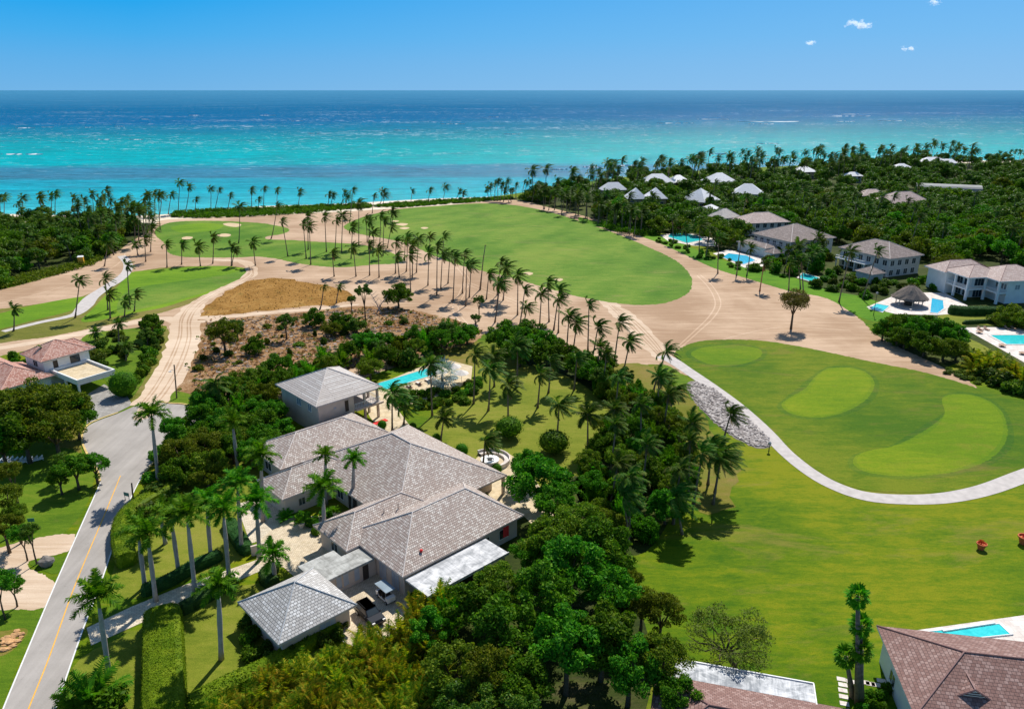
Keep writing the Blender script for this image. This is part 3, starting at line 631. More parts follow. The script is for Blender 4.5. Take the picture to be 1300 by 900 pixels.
# breaking waves on the reef
rw = random.Random(8); specs = []
for x0, x1, y in ((835, 880, 157), (885, 925, 152), (937, 1015, 155), (950, 985, 158), (1052, 1110, 148), (1068, 1090, 145.5), (1060, 1085, 155), (1115, 1150, 154), (20, 45, 163), (52, 68, 162), (108, 118, 162.5), (146, 158, 161), (180, 188, 152), (392, 406, 170), (0, 58, 196.5), (120, 140, 178), (165, 182, 178), (370, 385, 154), (500, 520, 166), (560, 590, 158), (700, 720, 216), (722, 732, 214), (738, 765, 213), (780, 812, 211), (900, 940, 196), (960, 990, 183), (985, 1000, 200), (640, 660, 171), (330, 350, 147), (240, 255, 147), (620, 634, 149)):
    mb = MB(); a, b = G(x0, y), G(x1, y); k = 14; dep = min((b - a).length * .03 + 1.2, .004 * a.y + 1.5)
    pts = []
    for i in range(k + 1):
        t = i / k; q = a.lerp(b, t); wv = dep * (math.sin(math.pi * t) ** .6) * rw.uniform(0, 1) ** 1.5 + .05; off = rw.uniform(-dep, dep) * .9
        pts.append(((q.x, q.y + off - wv, .05), (q.x, q.y + off + wv, .05), (q.x, q.y + off, .05 + .9)))
    for i in range(k):
        (a0, a1, a2), (b0, b1, b2) = pts[i], pts[i + 1]
        (mb.quad(a0, b0, b2, a2), mb.quad(a2, b2, b1, a1)) if rw.random() < .8 else None
    o = mb.build('breaking_wave', M['foam']); tag(o, kind='structure')

# ------------------------------------------------------------------ plants: shared crowns
def frond(rnd, start, d, L, segs, wind, grav, leaf_l, leaf_w, n_leaf, plume=False, droop=.5):
    """one feather leaf: rachis strip and leaflets, as loose quads"""
    Q = []; p = Vector(start); d = Vector(d).normalized(); pts = [p.copy()]; dirs = [d.copy()]
    for i in range(segs):
        d = (d + Vector((wind, 0, 0)) * (i + 1) / segs + Vector((0, 0, -grav)) * (.4 + i / segs)).normalized()
        p = p + d * (L / segs); pts.append(p.copy()); dirs.append(d.copy())
    for i in range(segs):
        sdv = dirs[i].cross(Vector((0, 0, 1))); sdv = sdv.normalized() if sdv.length > .01 else Vector((1, 0, 0))
        w0 = .05 * (1 - i / segs) + .02
        Q.append([pts[i] - sdv * w0, pts[i + 1] - sdv * w0 * .8, pts[i + 1] + sdv * w0 * .8, pts[i] + sdv * w0])
    for j in range(n_leaf):
        t = .10 + .90 * j / n_leaf; f = t * segs; i = min(int(f), segs - 1); q = pts[i].lerp(pts[i + 1], f - i); dd = dirs[i].lerp(dirs[i + 1], f - i).normalized()
        sdv = dd.cross(Vector((0, 0, 1))); sdv = sdv.normalized() if sdv.length > .05 else Vector((0, 1, 0)); up = sdv.cross(dd)
        ll = leaf_l * (math.sin(math.pi * (t * .82 + .12)) ** .6) * rnd.uniform(.8, 1.15)
        for s_ in (-1, 1):
            ld = (sdv * s_ * 1.0 + dd * .75 + up * (rnd.uniform(-.5, .8) if plume else rnd.uniform(-.15, .15)) + Vector((wind * 1.5, 0, -droop * rnd.uniform(.6, 1.3)))).normalized()
            tip = q + ld * ll; wd = dd * leaf_w * .5
            Q.append([q - wd, tip - wd * .25, tip + wd * .25, q + wd])
    return Q
def coconut_crown(seed, n=24, L=3.3, wind=.46):
    rnd = random.Random(seed); Q = []; n = n + rnd.randint(-5, 3); L *= rnd.uniform(.85, 1.1)
    for i in range(n):
        az = 2 * math.pi * (i * .381966 + rnd.uniform(-.04, .04)); el = R(75 - 115 * (i / n) + rnd.uniform(-8, 8))
        d = (math.cos(az) * math.cos(el), math.sin(az) * math.cos(el), math.sin(el))
        if d[0] < -.2 and rnd.random() < .5: continue
        Q += frond(rnd, (0, 0, 0), d, L * rnd.uniform(.8, 1.1), 7, wind * rnd.uniform(.7, 1.3), rnd.uniform(.14, .26), .80, .17, 24)
    g_ = len(Q)
    for i in range(rnd.randint(1, 4)):
        az = rnd.uniform(-1.2, 2.2); el = R(rnd.uniform(-75, -50)); Q += frond(rnd, (0, 0, -.1), (math.cos(az) * math.cos(el), math.sin(az) * math.cos(el), math.sin(el)), L * .75, 6, wind * .3, .3, .55, .12, 18)
    return quads_mesh('coconut_crown', Q, [M['coco'], M['dead_frond']], fm=[0] * g_ + [1] * (len(Q) - g_))
def royal_crown(seed, n=17, L=3.0, mat='royal'):
    rnd = random.Random(seed); Q = []
    for i in range(n):
        az = 2 * math.pi * (i * .381966 + rnd.uniform(-.04, .04)); el = R(78 - 80 * (i / n) + rnd.uniform(-6, 6))
        d = (math.cos(az) * math.cos(el), math.sin(az) * math.cos(el), math.sin(el))
        Q += frond(rnd, (0, 0, 0), d, L * rnd.uniform(.85, 1.1), 8, .10 * rnd.uniform(.4, 1.3), rnd.uniform(.16, .26), .74, .15, 40, True, .45)
    return quads_mesh('royal_crown', Q, [M[mat]])
def fan_crown(seed, mat, n=22, L=1.0, fan=1.3, up=80, lo=-50):
    rnd = random.Random(seed); Q = []
    for i in range(n):
        az = 2 * math.pi * (i * .381966); el = R(up + (lo - up) * (i / n))
        d = Vector((math.cos(az) * math.cos(el), math.sin(az) * math.cos(el), math.sin(el))); s_ = d.cross(Vector((0, 0, 1)))
        s_ = s_.normalized() if s_.length > .05 else Vector((1, 0, 0)); u = s_.cross(d)
        p = d * L; Q.append([s_ * -.04, p - s_ * .03, p + s_ * .03, s_ * .04])
        m = 14
        for j in range(m):
            a = R(-120 + 240 * j / (m - 1)); ld = (d * math.cos(a) + s_ * math.sin(a) + Vector((0, 0, -.25)) + u * rnd.uniform(-.1, .3)).normalized()
            tip = p + ld * fan * rnd.uniform(.8, 1.05); wd = ld.cross(u).normalized() * .10; mid = p.lerp(tip, .6)
            Q.append([p, mid - wd, tip, mid + wd])
    return quads_mesh('fan_crown', Q, [M[mat]])
def leaf_cloud(rng, centres, radii, n, size, flat=.8, out_bias=1.0):
    """n leaf quads spread on and just inside lumpy clumps"""
    c = np.asarray(centres); r = np.asarray(radii); k = rng.choice(len(c), n, p=r ** 2 / (r ** 2).sum())
    d = rng.normal(size=(n, 3)); d[:, 2] += .35; d /= np.linalg.norm(d, axis=1)[:, None]
    rad = r[k] * (1 - np.abs(rng.normal(0, .22, n))) * rng.uniform(.82, 1.22, n)
    pos = c[k] + d * rad[:, None] * np.array([1, 1, flat])
    nr = d * out_bias + rng.normal(0, .65, (n, 3)); nr /= np.linalg.norm(nr, axis=1)[:, None]
    t = np.cross(nr, rng.normal(size=(n, 3))); t /= np.linalg.norm(t, axis=1)[:, None]; b = np.cross(nr, t)
    s = size * rng.uniform(.6, 1.35, n)[:, None]
    return np.stack([pos - t * s, pos - b * s * .55, pos + t * s, pos + b * s * .55], axis=1)
def tree_crown(seed, R_=4.0, H=3.0, clumps=26, n=5200, size=.17, mat='ficus', rc=(.20, .33), hollow=.62, low=.25):
    rng = np.random.default_rng(seed); C = []; RR = []
    for i in range(clumps):
        d = rng.normal(size=3); d[2] = abs(d[2]) * (.65 + low) - low; d /= np.linalg.norm(d); q = rng.uniform(hollow, 1.0)
        C.append((d[0] * R_ * q * .78, d[1] * R_ * q * .78, d[2] * H * q * .8)); RR.append(R_ * rng.uniform(*rc))
    return quads_mesh(mat + '_crown', leaf_cloud(rng, C, RR, n, size, .75), [M[mat]])
def bush_mesh(seed, mat='shrub', n=1500, size=.13, clumps=9, tall=.9, rag=.5):
    """bush of radius about 1 sitting on z=0"""
    rng = np.random.default_rng(seed); C = []; RR = []
    for i in range(clumps):
        a = rng.uniform(0, 2 * math.pi); q = rng.uniform(0, .62); z = rng.uniform(.3, 1.0) * tall * (1 - q * rag)
        C.append((q * math.cos(a), q * math.sin(a), z)); RR.append(rng.uniform(.34, .55))
    V = leaf_cloud(rng, C, RR, n, size, .95); V[:, :, 2] = np.maximum(V[:, :, 2], .01)
    return quads_mesh(mat + '_bush', V, [M[mat]])
def ball_mesh(seed, mat, n=2600, size=.06, flat=1.0):
    rng = np.random.default_rng(seed); V = leaf_cloud(rng, [(0, 0, .95)], [1.0], n, size, flat, 2.2)
    mb = MB(); mb.lathe([(.02, .03)] + [(.93 * math.sin(R(t)), .95 - .93 * flat * math.cos(R(t))) for t in range(20, 180, 20)] + [(.02, 1.86)], 14)
    me = quads_mesh(mat + '_ball', np.concatenate([V, np.array([[mb.v[i] for i in f] for f in mb.f if len(f) == 4])]), [M[mat]]); return me
def areca_mesh(seed, mat='areca', n=26, L=1.25):
    rnd = random.Random(seed); Q = []
    for i in range(n):
        az = rnd.uniform(0, 2 * math.pi); el = R(rnd.uniform(35, 85)); q = rnd.uniform(0, .35)
        d = (math.cos(az) * math.cos(el), math.sin(az) * math.cos(el), math.sin(el))
        Q += frond(rnd, (q * math.cos(az), q * math.sin(az), rnd.uniform(0, .5)), d, L * rnd.uniform(.8, 1.2), 6, .05, rnd.uniform(.12, .28), .34, .07, 14)
    return quads_mesh('areca_clump', Q, [M[mat]])

COCO = [coconut_crown(s) for s in range(8)]
COCO_CALM = [coconut_crown(s + 40, 24, 3.1, .24) for s in range(4)]
ROYAL = [royal_crown(s + 20) for s in range(4)]
FICUS = [tree_crown(s, 4.6, 3.8, 52, 7500, .20, 'ficus', (.10, .24), .5, .4) for s in range(6)]
FICUS_FAR = [tree_crown(s + 5, 4.4, 3.6, 26, 2300, .32, 'ficus', (.22, .34), .6, .7) for s in range(4)]
OLIVE = [tree_crown(s + 10, 4.6, 3.6, 48, 7500, .17, 'olive', (.10, .24), .5, .35) for s in range(4)]
OLIVE_FAR = [tree_crown(s + 15, 4.4, 3.6, 24, 2100, .32, 'olive', (.22, .34), .6, .7) for s in range(3)]
BRIGHT_FAR = [tree_crown(s + 25, 4.4, 3.4, 24, 2100, .32, 'bright', (.22, .34), .6, .7) for s in range(2)]
SHRUB = [bush_mesh(s, 'shrub') for s in range(4)]; SHRUBD = [bush_mesh(s + 7, 'ficus') for s in range(4)]; SHRUBO = [bush_mesh(s + 17, 'olive') for s in range(3)]
SHRUBB = [bush_mesh(s + 27, 'bright') for s in range(3)]
ARECA = [areca_mesh(s) for s in range(4)]; ARECAG = [areca_mesh(s + 9, 'royal') for s in range(3)]
BALL = [ball_mesh(s, 'bright') for s in range(2)]

ROWS = {}
COUNT = {}
def note(o, place, noun, adj=''):
    ROWS.setdefault((place, noun), []).append((o, adj))
def ring_trunk(base_r, top_r, pts, mat, name, parent, seg=8, swell=1.5):
    k = len(pts); rads = [base_r + (top_r - base_r) * (i / (k - 1)) for i in range(k)]; rads[0] = base_r * swell
    mb = MB(); mb.tube(pts, rads, seg); return mb.build(name, mat, parent, smooth=True)
rp = random.Random(77)
def coconut(b, top, place, noun='coconut palm', crowns=None, scale=None, bark='bark_coco', r=.17, lean_y=None):
    """b, top: world points; trunk bends near its foot"""
    rel = Vector((top.x - b.x, top.y - b.y, top.z)); h = rel.z
    t = root('coconut_palm', None, 'palm tree', (b.x, b.y, 0), 0, 'coconut palms ' + place)
    ly = rp.uniform(-.05, .05) * h if lean_y is None else lean_y
    rel.y += ly; pts = []; bow = rp.uniform(.7, 1.3)
    for i in range(8):
        s_ = i / 7; pts.append((rel.x * (s_ ** bow), rel.y * (s_ ** bow), h * s_))
    ring_trunk(r * 1.15, r * .62, pts, M[bark], 'trunk', t)
    if crowns is not False:
        c = link('crown', rp.choice(crowns or COCO), t, (rel.x, rel.y, h), rp.uniform(-.35, .35)); s_ = scale or rp.uniform(.95, 1.25); c.scale = (s_, s_, s_)
    a = 'tall' if h > 14 else ('short' if h < 7 else ('leaning' if abs(rel.x) > .18 * h else 'slender'))
    note(t, place, noun, a); return t
def coco_px(lst, place, **kw):
    for bx, by, cx, cy in lst:
        b, top = crown_of(bx, by, cx, cy); coconut(b, top, place, **kw)
def royal(bx, by, cx, cy, place, r=.27, scale=1.0):
    b, top = crown_of(bx, by, cx, cy); h = top.z; t = root('royal_palm', None, 'palm tree', (b.x, b.y, 0), 0, 'royal palms ' + place)
    dx = top.x - b.x; hs_ = h - 1.3 * scale; prof = [1.25, 1.05, .95, 1.0, 1.08, 1.0, .8, .62]; mb = MB()
    mb.tube([(dx * s_ / 7 * hs_ / h, 0, hs_ * s_ / 7) for s_ in range(8)], [r * p for p in prof], 10); mb.build('trunk', M['bark_royal'], t, smooth=True)
    mb = MB(); mb.tube([(dx * hs_ / h, 0, hs_), (dx * (hs_ + .5) / h, 0, hs_ + .5), (dx, 0, h)], [r * .66, r * .62, r * .3], 10); mb.build('crownshaft', M['shaft'], t, smooth=True)
    c = link('crown', rp.choice(ROYAL), t, (dx, 0, h - .1), rp.uniform(0, 6.28)); c.scale = (scale,) * 3
    note(t, place, 'royal palm', 'tall' if h > 9 else 'short'); return t
def broad(x, y, h, rad, place, crowns, noun='broadleaf tree', adj='dark green', trunk_r=None, zf=1.0, name='broadleaf_tree', bark='bark_dark', limbs=4, cat='tree'):
    t = root(name, None, cat, (x, y, 0), 0, noun + 's ' + place); s_ = rad / 4.2; cz = h - 2.7 * s_ * zf
    r = trunk_r or .05 * rad + .06; mb = MB(); fk = max(.3, cz * .55)
    mb.tube([(0, 0, -.05), (rp.uniform(-.1, .1), 0, fk * .5), (0, 0, fk)], [r * 1.3, r, r * .85], 7)
    for i in range(limbs):
        a = 6.28 * i / limbs + rp.uniform(-.4, .4); q = rad * .55
        mb.tube([(0, 0, fk * .92), (math.cos(a) * q * .45, math.sin(a) * q * .45, fk + (cz - fk) * .6 + .3), (math.cos(a) * q, math.sin(a) * q, cz + rad * .15)], [r * .7, r * .45, r * .18], 5)
    mb.build('trunk', M[bark], t, smooth=True)
    cm_ = rp.choice(crowns)
    if adj in ('dark green', 'dense', 'low', 'rounded', 'leafy', 'round', 'green', 'glossy', 'ragged', 'large', 'dark', 'loose', 'airy', 'thick'): adj = {'f': 'dark green', 'o': 'olive green', 'b': 'bright green'}.get(cm_.name[0], adj)
    if cm_.name.startswith('brown'): adj = 'thin-leaved'
    c = link('crown', cm_, t, (0, 0, cz), rp.uniform(0, 6.28)); c.scale = (s_ * rp.uniform(.92, 1.1), s_ * rp.uniform(.92, 1.1), s_ * zf)
    note(t, place, noun, adj); return t
def broad_px(px, py, h, rad, place, crowns, **kw):
    """crown centre seen at px,py"""
    p = G(px, py, h * .62); return broad(p.x, p.y, h, rad, place, crowns, **kw)
def bush(x, y, rad, h, place, meshes, noun='shrub', adj='green', name='shrub', cat='shrub'):
    t = link(name, rp.choice(meshes), None, (x, y, 0), rp.uniform(0, 6.28)); t.scale = (rad, rad, h / 1.25)
    tag(t, None, cat, noun + 's ' + place); note(t, place, noun, adj); return t
def inside(x, y, poly):
    c = False; n = len(poly); j = n - 1
    for i in range(n):
        xi, yi = poly[i][0], poly[i][1]; xj, yj = poly[j][0], poly[j][1]
        if (yi > y) != (yj > y) and x < (xj - xi) * (y - yi) / (yj - yi) + xi: c = not c
        j = i
    return c
def scatter(poly_px, n, mind, seed, keep=None, tries=40):
    P = [G(*p) for p in poly_px]; P = [(p.x, p.y) for p in P]; rnd = random.Random(seed); out_ = []
    x0, x1 = min(p[0] for p in P), max(p[0] for p in P); y0, y1 = min(p[1] for p in P), max(p[1] for p in P)
    for _ in range(n * tries):
        if len(out_) >= n: break
        x, y = rnd.uniform(x0, x1), rnd.uniform(y0, y1)
        if not inside(x, y, P): continue
        if any((x - a) ** 2 + (y - b) ** 2 < mind * mind for a, b in out_): continue
        if keep and not keep(x, y): continue
        out_.append((x, y))
    return out_
def hedge(pts, width, height, mat, label, world=False, leaf=.085, dens=55, rnd_seed=3):
    """clipped hedge along a line: a full body of leaves"""
    P = [Vector(p) for p in pts] if world else [G(*p) for p in pts]; P = smooth_open([Vector((p.x, p.y, 0)) for p in P], 6); rng = np.random.default_rng(rnd_seed)
    o0 = P[0].copy(); sec = [(-.5, 0), (-.52, .5), (-.48, .86), (-.32, 1.0), (0, 1.03), (.32, 1.0), (.48, .86), (.52, .5), (.5, 0)]
    rings = []
    for i, q in enumerate(P):
        d = (P[min(i + 1, len(P) - 1)] - P[max(i - 1, 0)]).normalized(); nn = Vector((-d.y, d.x, 0)); e = .55 if i in (0, len(P) - 1) else (.9 if i in (1, len(P) - 2) else 1)
        rings.append([(q - o0) + nn * (a * width * e) + Vector((0, 0, b * height * (e if e < .9 else 1))) for a, b in sec])
    Q = []
    for i in range(len(rings) - 1):
        for j in range(len(sec) - 1): Q.append([rings[i][j], rings[i + 1][j], rings[i + 1][j + 1], rings[i][j + 1]])
    for rg in (rings[0], rings[-1]):
        for j in range(4): Q.append([rg[j], rg[j + 1], rg[7 - j], rg[8 - j]])
    Q = np.array(Q, dtype=float); base = Q.copy()
    ar = np.linalg.norm(np.cross(base[:, 1] - base[:, 0], base[:, 3] - base[:, 0]), axis=1); n = int(ar.sum() * dens); k = rng.choice(len(base), n, p=ar / ar.sum())
    u, v = rng.uniform(size=(n, 1)), rng.uniform(size=(n, 1)); q = base[k]
    pos = q[:, 0] * (1 - u) * (1 - v) + q[:, 1] * u * (1 - v) + q[:, 2] * u * v + q[:, 3] * (1 - u) * v
    nr = np.cross(q[:, 1] - q[:, 0], q[:, 3] - q[:, 0]); nr /= np.linalg.norm(nr, axis=1)[:, None] + 1e-9
    pos += rng.normal(0, .05, (n, 3)); nr = nr + rng.normal(0, .5, (n, 3)); nr /= np.linalg.norm(nr, axis=1)[:, None]
    t = np.cross(nr, rng.normal(size=(n, 3))); t /= np.linalg.norm(t, axis=1)[:, None]; b = np.cross(nr, t); s_ = leaf * rng.uniform(.6, 1.3, (n, 1))
    L = np.stack([pos - t * s_, pos - b * s_ * .6, pos + t * s_, pos + b * s_ * .6], axis=1)
    core = base * np.array([.985, .985, .97]); me = quads_mesh('hedge', np.concatenate([L, core]), [M[mat]])
    h_ = link('hedge', me, None, (o0.x, o0.y, 0)); tag(h_, label, 'hedge'); return h_

# ------------------------------------------------------------------ buildings
class House:
    def __init__(s, name, label, loc, deg, cat='house'):
        s.r = root(name, label, cat, loc, R(deg)); s.name = name
    def block(s, u0, u1, v0, v1, z0, z1, mat, name='wall', T=None):
        mb = MB(); mb.box(u0, u1, v0, v1, z0, z1, T); return mb.build(name, M[mat], s.r)
    def hip(s, u0, u1, v0, v1, z, ra, rb, zr, mat, cap='ridge_light', th=.22, fascia='fascia', capr=.075):
        """eave rectangle, ridge from ra to rb (may be one point), fascia board and ridge caps"""
        P = [(u0, v0, z), (u1, v0, z), (u1, v1, z), (u0, v1, z)]; A = (*ra, zr); B = (*rb, zr); mb = MB()
        along_u = abs(ra[0] - rb[0]) >= abs(ra[1] - rb[1])
        def face(pts):
            a, b = Vector(pts[0]), Vector(pts[1]); e = (b - a).normalized(); n = (b - a).cross(Vector(pts[2]) - a).normalized(); up = n.cross(e)
            mb.poly(pts, [((Vector(p) - a).dot(e) + u0 * .3, (Vector(p) - a).dot(up)) for p in pts])
        if along_u:   # ra at low u, rb at high u
            face([P[0], P[1], B, A] if ra != rb else [P[0], P[1], A]); face([P[1], P[2], B]); face([P[2], P[3], A, B] if ra != rb else [P[2], P[3], A]); face([P[3], P[0], A])
            hips = [(P[0], A), (P[3], A), (P[1], B), (P[2], B)]
        else:         # ra at low v, rb at high v
            face([P[0], P[1], A]); face([P[1], P[2], B, A]); face([P[2], P[3], B]); face([P[3], P[0], A, B])
            hips = [(P[0], A), (P[1], A), (P[2], B), (P[3], B)]
        ro = mb.build('roof', M[mat], s.r)
        fb = MB(); e = .04
        for (a, b) in ((P[0], P[1]), (P[1], P[2]), (P[2], P[3]), (P[3], P[0])):
            fb.quad((a[0], a[1], z - th), (b[0], b[1], z - th), (b[0], b[1], z + .015), (a[0], a[1], z + .015))
        fb.poly([(p[0], p[1], z - th) for p in reversed(P)]); fb.build('fascia', M[fascia], ro)
        if cap:
            cb = MB()
            for a, b in hips + ([(A, B)] if ra != rb else []): cb.tube([Vector(a) + Vector((0, 0, .02)), Vector(b) + Vector((0, 0, .04))], [capr, capr], 6)
            cb.build('ridge_cap', M[cap], ro)
        return ro
    def opening(s, face, c, p, z, w_, h_, mat='glass', frame='white', bars=1, name='window', depth=.07):
        """window or door standing on wall face: face in '+u','-u','+v','-v', c the wall's coordinate, p the centre along the wall"""
        sg = 1 if face[0] == '+' else -1
        def T(q):
            a, d, zz = q
            return (c + sg * d, a, zz) if face[1] == 'u' else (a, c + sg * d, zz)
        mb = MB(); mb.box(p - w_ / 2, p + w_ / 2, .004, depth * .5, z, z + h_, T); o_ = mb.build(name, M[mat], s.r)
        f = MB(); k = .07
        f.box(p - w_ / 2 - k, p + w_ / 2 + k, .002, depth, z + h_, z + h_ + k, T); f.box(p - w_ / 2 - k, p + w_ / 2 + k, .002, depth + .03, z - k, z, T)
        f.box(p - w_ / 2 - k, p - w_ / 2, .002, depth, z, z + h_, T); f.box(p + w_ / 2, p + w_ / 2 + k, .002, depth, z, z + h_, T)
        for i in range(bars):
            x = p - w_ / 2 + w_ * (i + 1) / (bars + 1); f.box(x - .03, x + .03, .002, depth * .9, z, z + h_, T)
        f.build('frame', M[frame], o_); return o_
    def railing(s, pts, z, mat='white', h=.95, step=.35):
        mb = MB()
        for (a, b) in zip(pts[:-1], pts[1:]):
            a, b = Vector((*a, z)), Vector((*b, z)); L = (b - a).length; n = max(2, int(L / step))
            mb.tube([a + Vector((0, 0, h)), b + Vector((0, 0, h))], [.06, .06], 5); mb.tube([a + Vector((0, 0, .12)), b + Vector((0, 0, .12))], [.04, .04], 5)
            for i in range(n + 1): q = a.lerp(b, i / n); mb.tube([q, q + Vector((0, 0, h))], [.035, .035], 4)
        return mb.build('railing', M[mat], s.r)
    def column(s, u, v, z0, z1, mat='wall_cream', w_=.4):
        mb = MB(); mb.box(u - w_ / 2, u + w_ / 2, v - w_ / 2, v + w_ / 2, z0, z1); mb.box(u - w_ * .65, u + w_ * .65, v - w_ * .65, v + w_ * .65, z1 - .22, z1 - .004)
        return mb.build('column', M[mat], s.r)

# the big villa in the middle, its frame at the south-west roof corner
VO = G(511, 733, 3.4); VA = 43.5
V = House('main_villa', 'large cream villa with joined weathered grey shingle hip roofs beside the palm drive', (VO.x, VO.y, 0), VA)
V.hip(-2.0, 14, 9.6, 18.2, 3.4, (2.2, 13.9), (9.8, 13.9), 5.65, 'shingle')
V.hip(6.2, 27.2, 10.2, 36.0, 3.42, (16.7, 20.6), (16.7, 25.6), 8.7, 'shingle')
V.hip(0.0, 20.9, 0.0, 13.4, 3.44, (6.7, 6.8), (15.9, 6.8), 6.85, 'shingle')
V.hip(-1.8, 12, 27.4, 35.6, 3.38, (2.2, 31.5), (8.2, 31.5), 5.6, 'shingle')
V.hip(2.5, 23, 36.2, 47.6, 3.36, (8.6, 41.9), (17.4, 41.9), 6.0, 'shingle')
V.block(.7, 20.2, .7, 12.8, 0, 3.25, 'wall_cream'); V.block(-1.3, 7, 10.3, 17.5, 0, 3.2, 'wall_cream'); V.block(7.0, 26.4, 12.9, 35.2, 0, 3.22, 'wall_cream')
V.block(-1.1, 6.9, 28.1, 34.9, 0, 3.18, 'wall_cream'); V.block(3.2, 22.3, 36.9, 46.9, 0, 3.15, 'wall_cream')
for p in (2.6, 5.4): V.opening('-u', .7, p, .1, 1.5, 2.3, 'louver', 'fascia', 2)
V.opening('-u', .7, 8.6, 0, 1.0, 2.2, 'door', 'fascia', 0, 'door')
V.opening('-v', .7, 17.6, .9, 1.6, 1.4, 'glass', 'white'); V.opening('-v', .7, 14.2, .9, 1.4, 1.4, 'glass', 'white')
V.opening('-v', 28.1, 1.6, 1.0, 1.0, 1.1, 'glass', 'fascia'); V.opening('-u', 7.0, 22.5, 0, 2.4, 2.5, 'door', 'fascia', 1, 'door'); V.opening('-u', 7.0, 26, .8, 1.6, 1.5, 'glass', 'white')
V.opening('-u', -1.3, 13.9, .9, 1.6, 1.4, 'glass', 'white'); V.opening('-u', 3.2, 42, .9, 2, 1.4, 'glass', 'white')
V.opening('+u', 26.4, 16, .1, 3, 2.4, 'glass', 'white', 3); V.opening('+u', 26.4, 22, .1, 3, 2.4, 'glass', 'white', 3); V.opening('+v', 35.2, 22, .1, 3, 2.4, 'glass', 'white', 3)
V.column(26.9, 10.8, 0, 3.2); V.column(26.9, 14.0, 0, 3.2)
# flat annex with three doors
mb = MB(); Z = 3.1
mb.box(-8.0, -2.85, 6.2, 11.4, Z - .3, Z); mb.box(-2.85, -.05, 6.2, 9.5, Z - .3, Z - .003); mb.build('flat_roof', M['flat_grey'], V.r)
V.block(-7.6, -3.1, 6.9, 11.0, 0, Z - .3, 'wall_cream'); V.block(-3.1, .6, 6.9, 9.2, 0, Z - .304, 'wall_cream')
for p, m_ in ((-6.6, 'door'), (-4.9, 'louver'), (-3.9, 'louver'), (-2.3, 'louver'), (-1.0, 'door')):
    V.opening('-v', 6.9, p, .05 if m_ == 'door' else .6, .9 if m_ == 'door' else .75, 2.2 if m_ == 'door' else 1.7, m_, 'wall_cream', 0, 'door' if m_ == 'door' else 'shutter')
# white flat porch roof on the south side
mb = MB(); mb.box(.35, 13.5, -4.6, -.03, 2.75, 3.0); mb.box(.28, 13.57, -4.72, -4.6, 2.7, 3.08); mb.build('porch_roof', M['flat_white'], V.r)
for u_ in (.8, 4.2, 8.6, 13.0): V.column(u_, -4.2, 0, 2.745, 'wall_cream', .3)
for u_, v_, h_ in ((8.0, 12.0, .4), (13.5, 8.6, .35), (5.8, 12.3, .35)):
    mb = MB(); mb.tube([(u_, v_, 4.2), (u_, v_, 5.1 + h_)], [.07, .07], 6); mb.build('vent_pipe', M['fascia'], V.r)

# two-storey pavilion
P_ = House('pavilion', 'two-storey cream pavilion with a pale grey pyramid roof behind the villa', (VO.x, VO.y, 0), VA)
P_.hip(15.9, 30.2, 48.2, 63.6, 6.4, (23.05, 55.9), (23.05, 55.9), 10.0, 'shingle_pav', 'ridge_light')
P_.block(16.7, 24.2, 49.0, 62.9, 0, 6.2, 'wall_cream'); P_.block(24.2, 29.3, 55.5, 62.9, 0, 6.2, 'wall_cream')
P_.block(24.2, 30.0, 48.8, 55.5, 3.0, 3.3, 'fascia', 'balcony_floor'); P_.block(24.25, 30.4, 48.4, 48.79, 2.95, 3.32, 'wall_cream', 'balcony_edge')
for u_, v_ in ((29.5, 49.2), (29.5, 52.4), (26.6, 49.2)): P_.column(u_, v_, 0, 2.95); P_.column(u_, v_, 3.3, 6.18)
P_.opening('+u', 24.2, 53.2, 3.35, 1.3, 2.2, 'door', 'white', 1, 'door'); P_.opening('+u', 24.2, 50.4, 3.6, .9, 1.9, 'glass', 'white', 0); P_.opening('-v', 55.5, 26.8, 3.35, 1.8, 2.2, 'glass', 'white', 1, 'door')
P_.opening('-v', 49.0, 22.6, 3.35, .8, 2.2, 'door', 'wall_cream', 0, 'door'); P_.opening('-v', 49.0, 20.1, 4.6, .5, .25, 'louver', 'wall_cream', 0, 'vent'); P_.opening('-u', 16.7, 56, 4.2, 1.6, 1.3, 'glass_blue', 'white'); P_.opening('-u', 16.7, 52, 4.2, 1.2, 1.3, 'glass_blue', 'white')
P_.opening('-v', 55.5, 26.8, .05, 2, 2.2, 'glass', 'white', 1, 'door')
P_.railing([(24.3, 48.95), (29.9, 48.95), (29.9, 55.4)], 3.3, 'white')
mb = MB()
for i in range(9): mb.box(18.2 + i * .55, 18.75 + i * .55, 47.6, 48.95, 0, .3 + i * .33)
mb.build('stair', M['wall_cream'], P_.r)
mb = MB(); uv_ = Matrix.Rotation(R(VA), 3, 'Z')
def VW(u, v, z=0): q = uv_ @ Vector((u, v, 0)); return Vector((VO.x + q.x, VO.y + q.y, z))
mb.box(-1.6, 1.6, -.55, .55, .05, .14); rc = mb.build('red_carpet', M['red_cloth'], None, tuple(VW(28.2, 46.9)), rz=R(VA)); tag(rc, 'long red mat on the path under the pavilion balcony', 'mat')

# garage
GA = House('garage', 'square garage with a grey pyramid shingle roof, nearest the hedged lawn', (VO.x, VO.y, 0), VA)
GA.hip(-16.6, -6.6, -.1, 9.95, 3.0, (-11.6, 4.9), (-11.6, 4.9), 6.0, 'shingle_grey', 'ridge_grey', .25)
GA.block(-15.9, -7.3, .6, 9.2, 0, 2.8, 'wall_cream'); GA.opening('-v', .6, -10.2, 1.0, 2.0, 1.2, 'louver', 'wall_cream', 2); GA.opening('+u', -7.3, 4.8, .02, 3.6, 2.2, 'louver', 'fascia', 0, 'garage_door', .06)

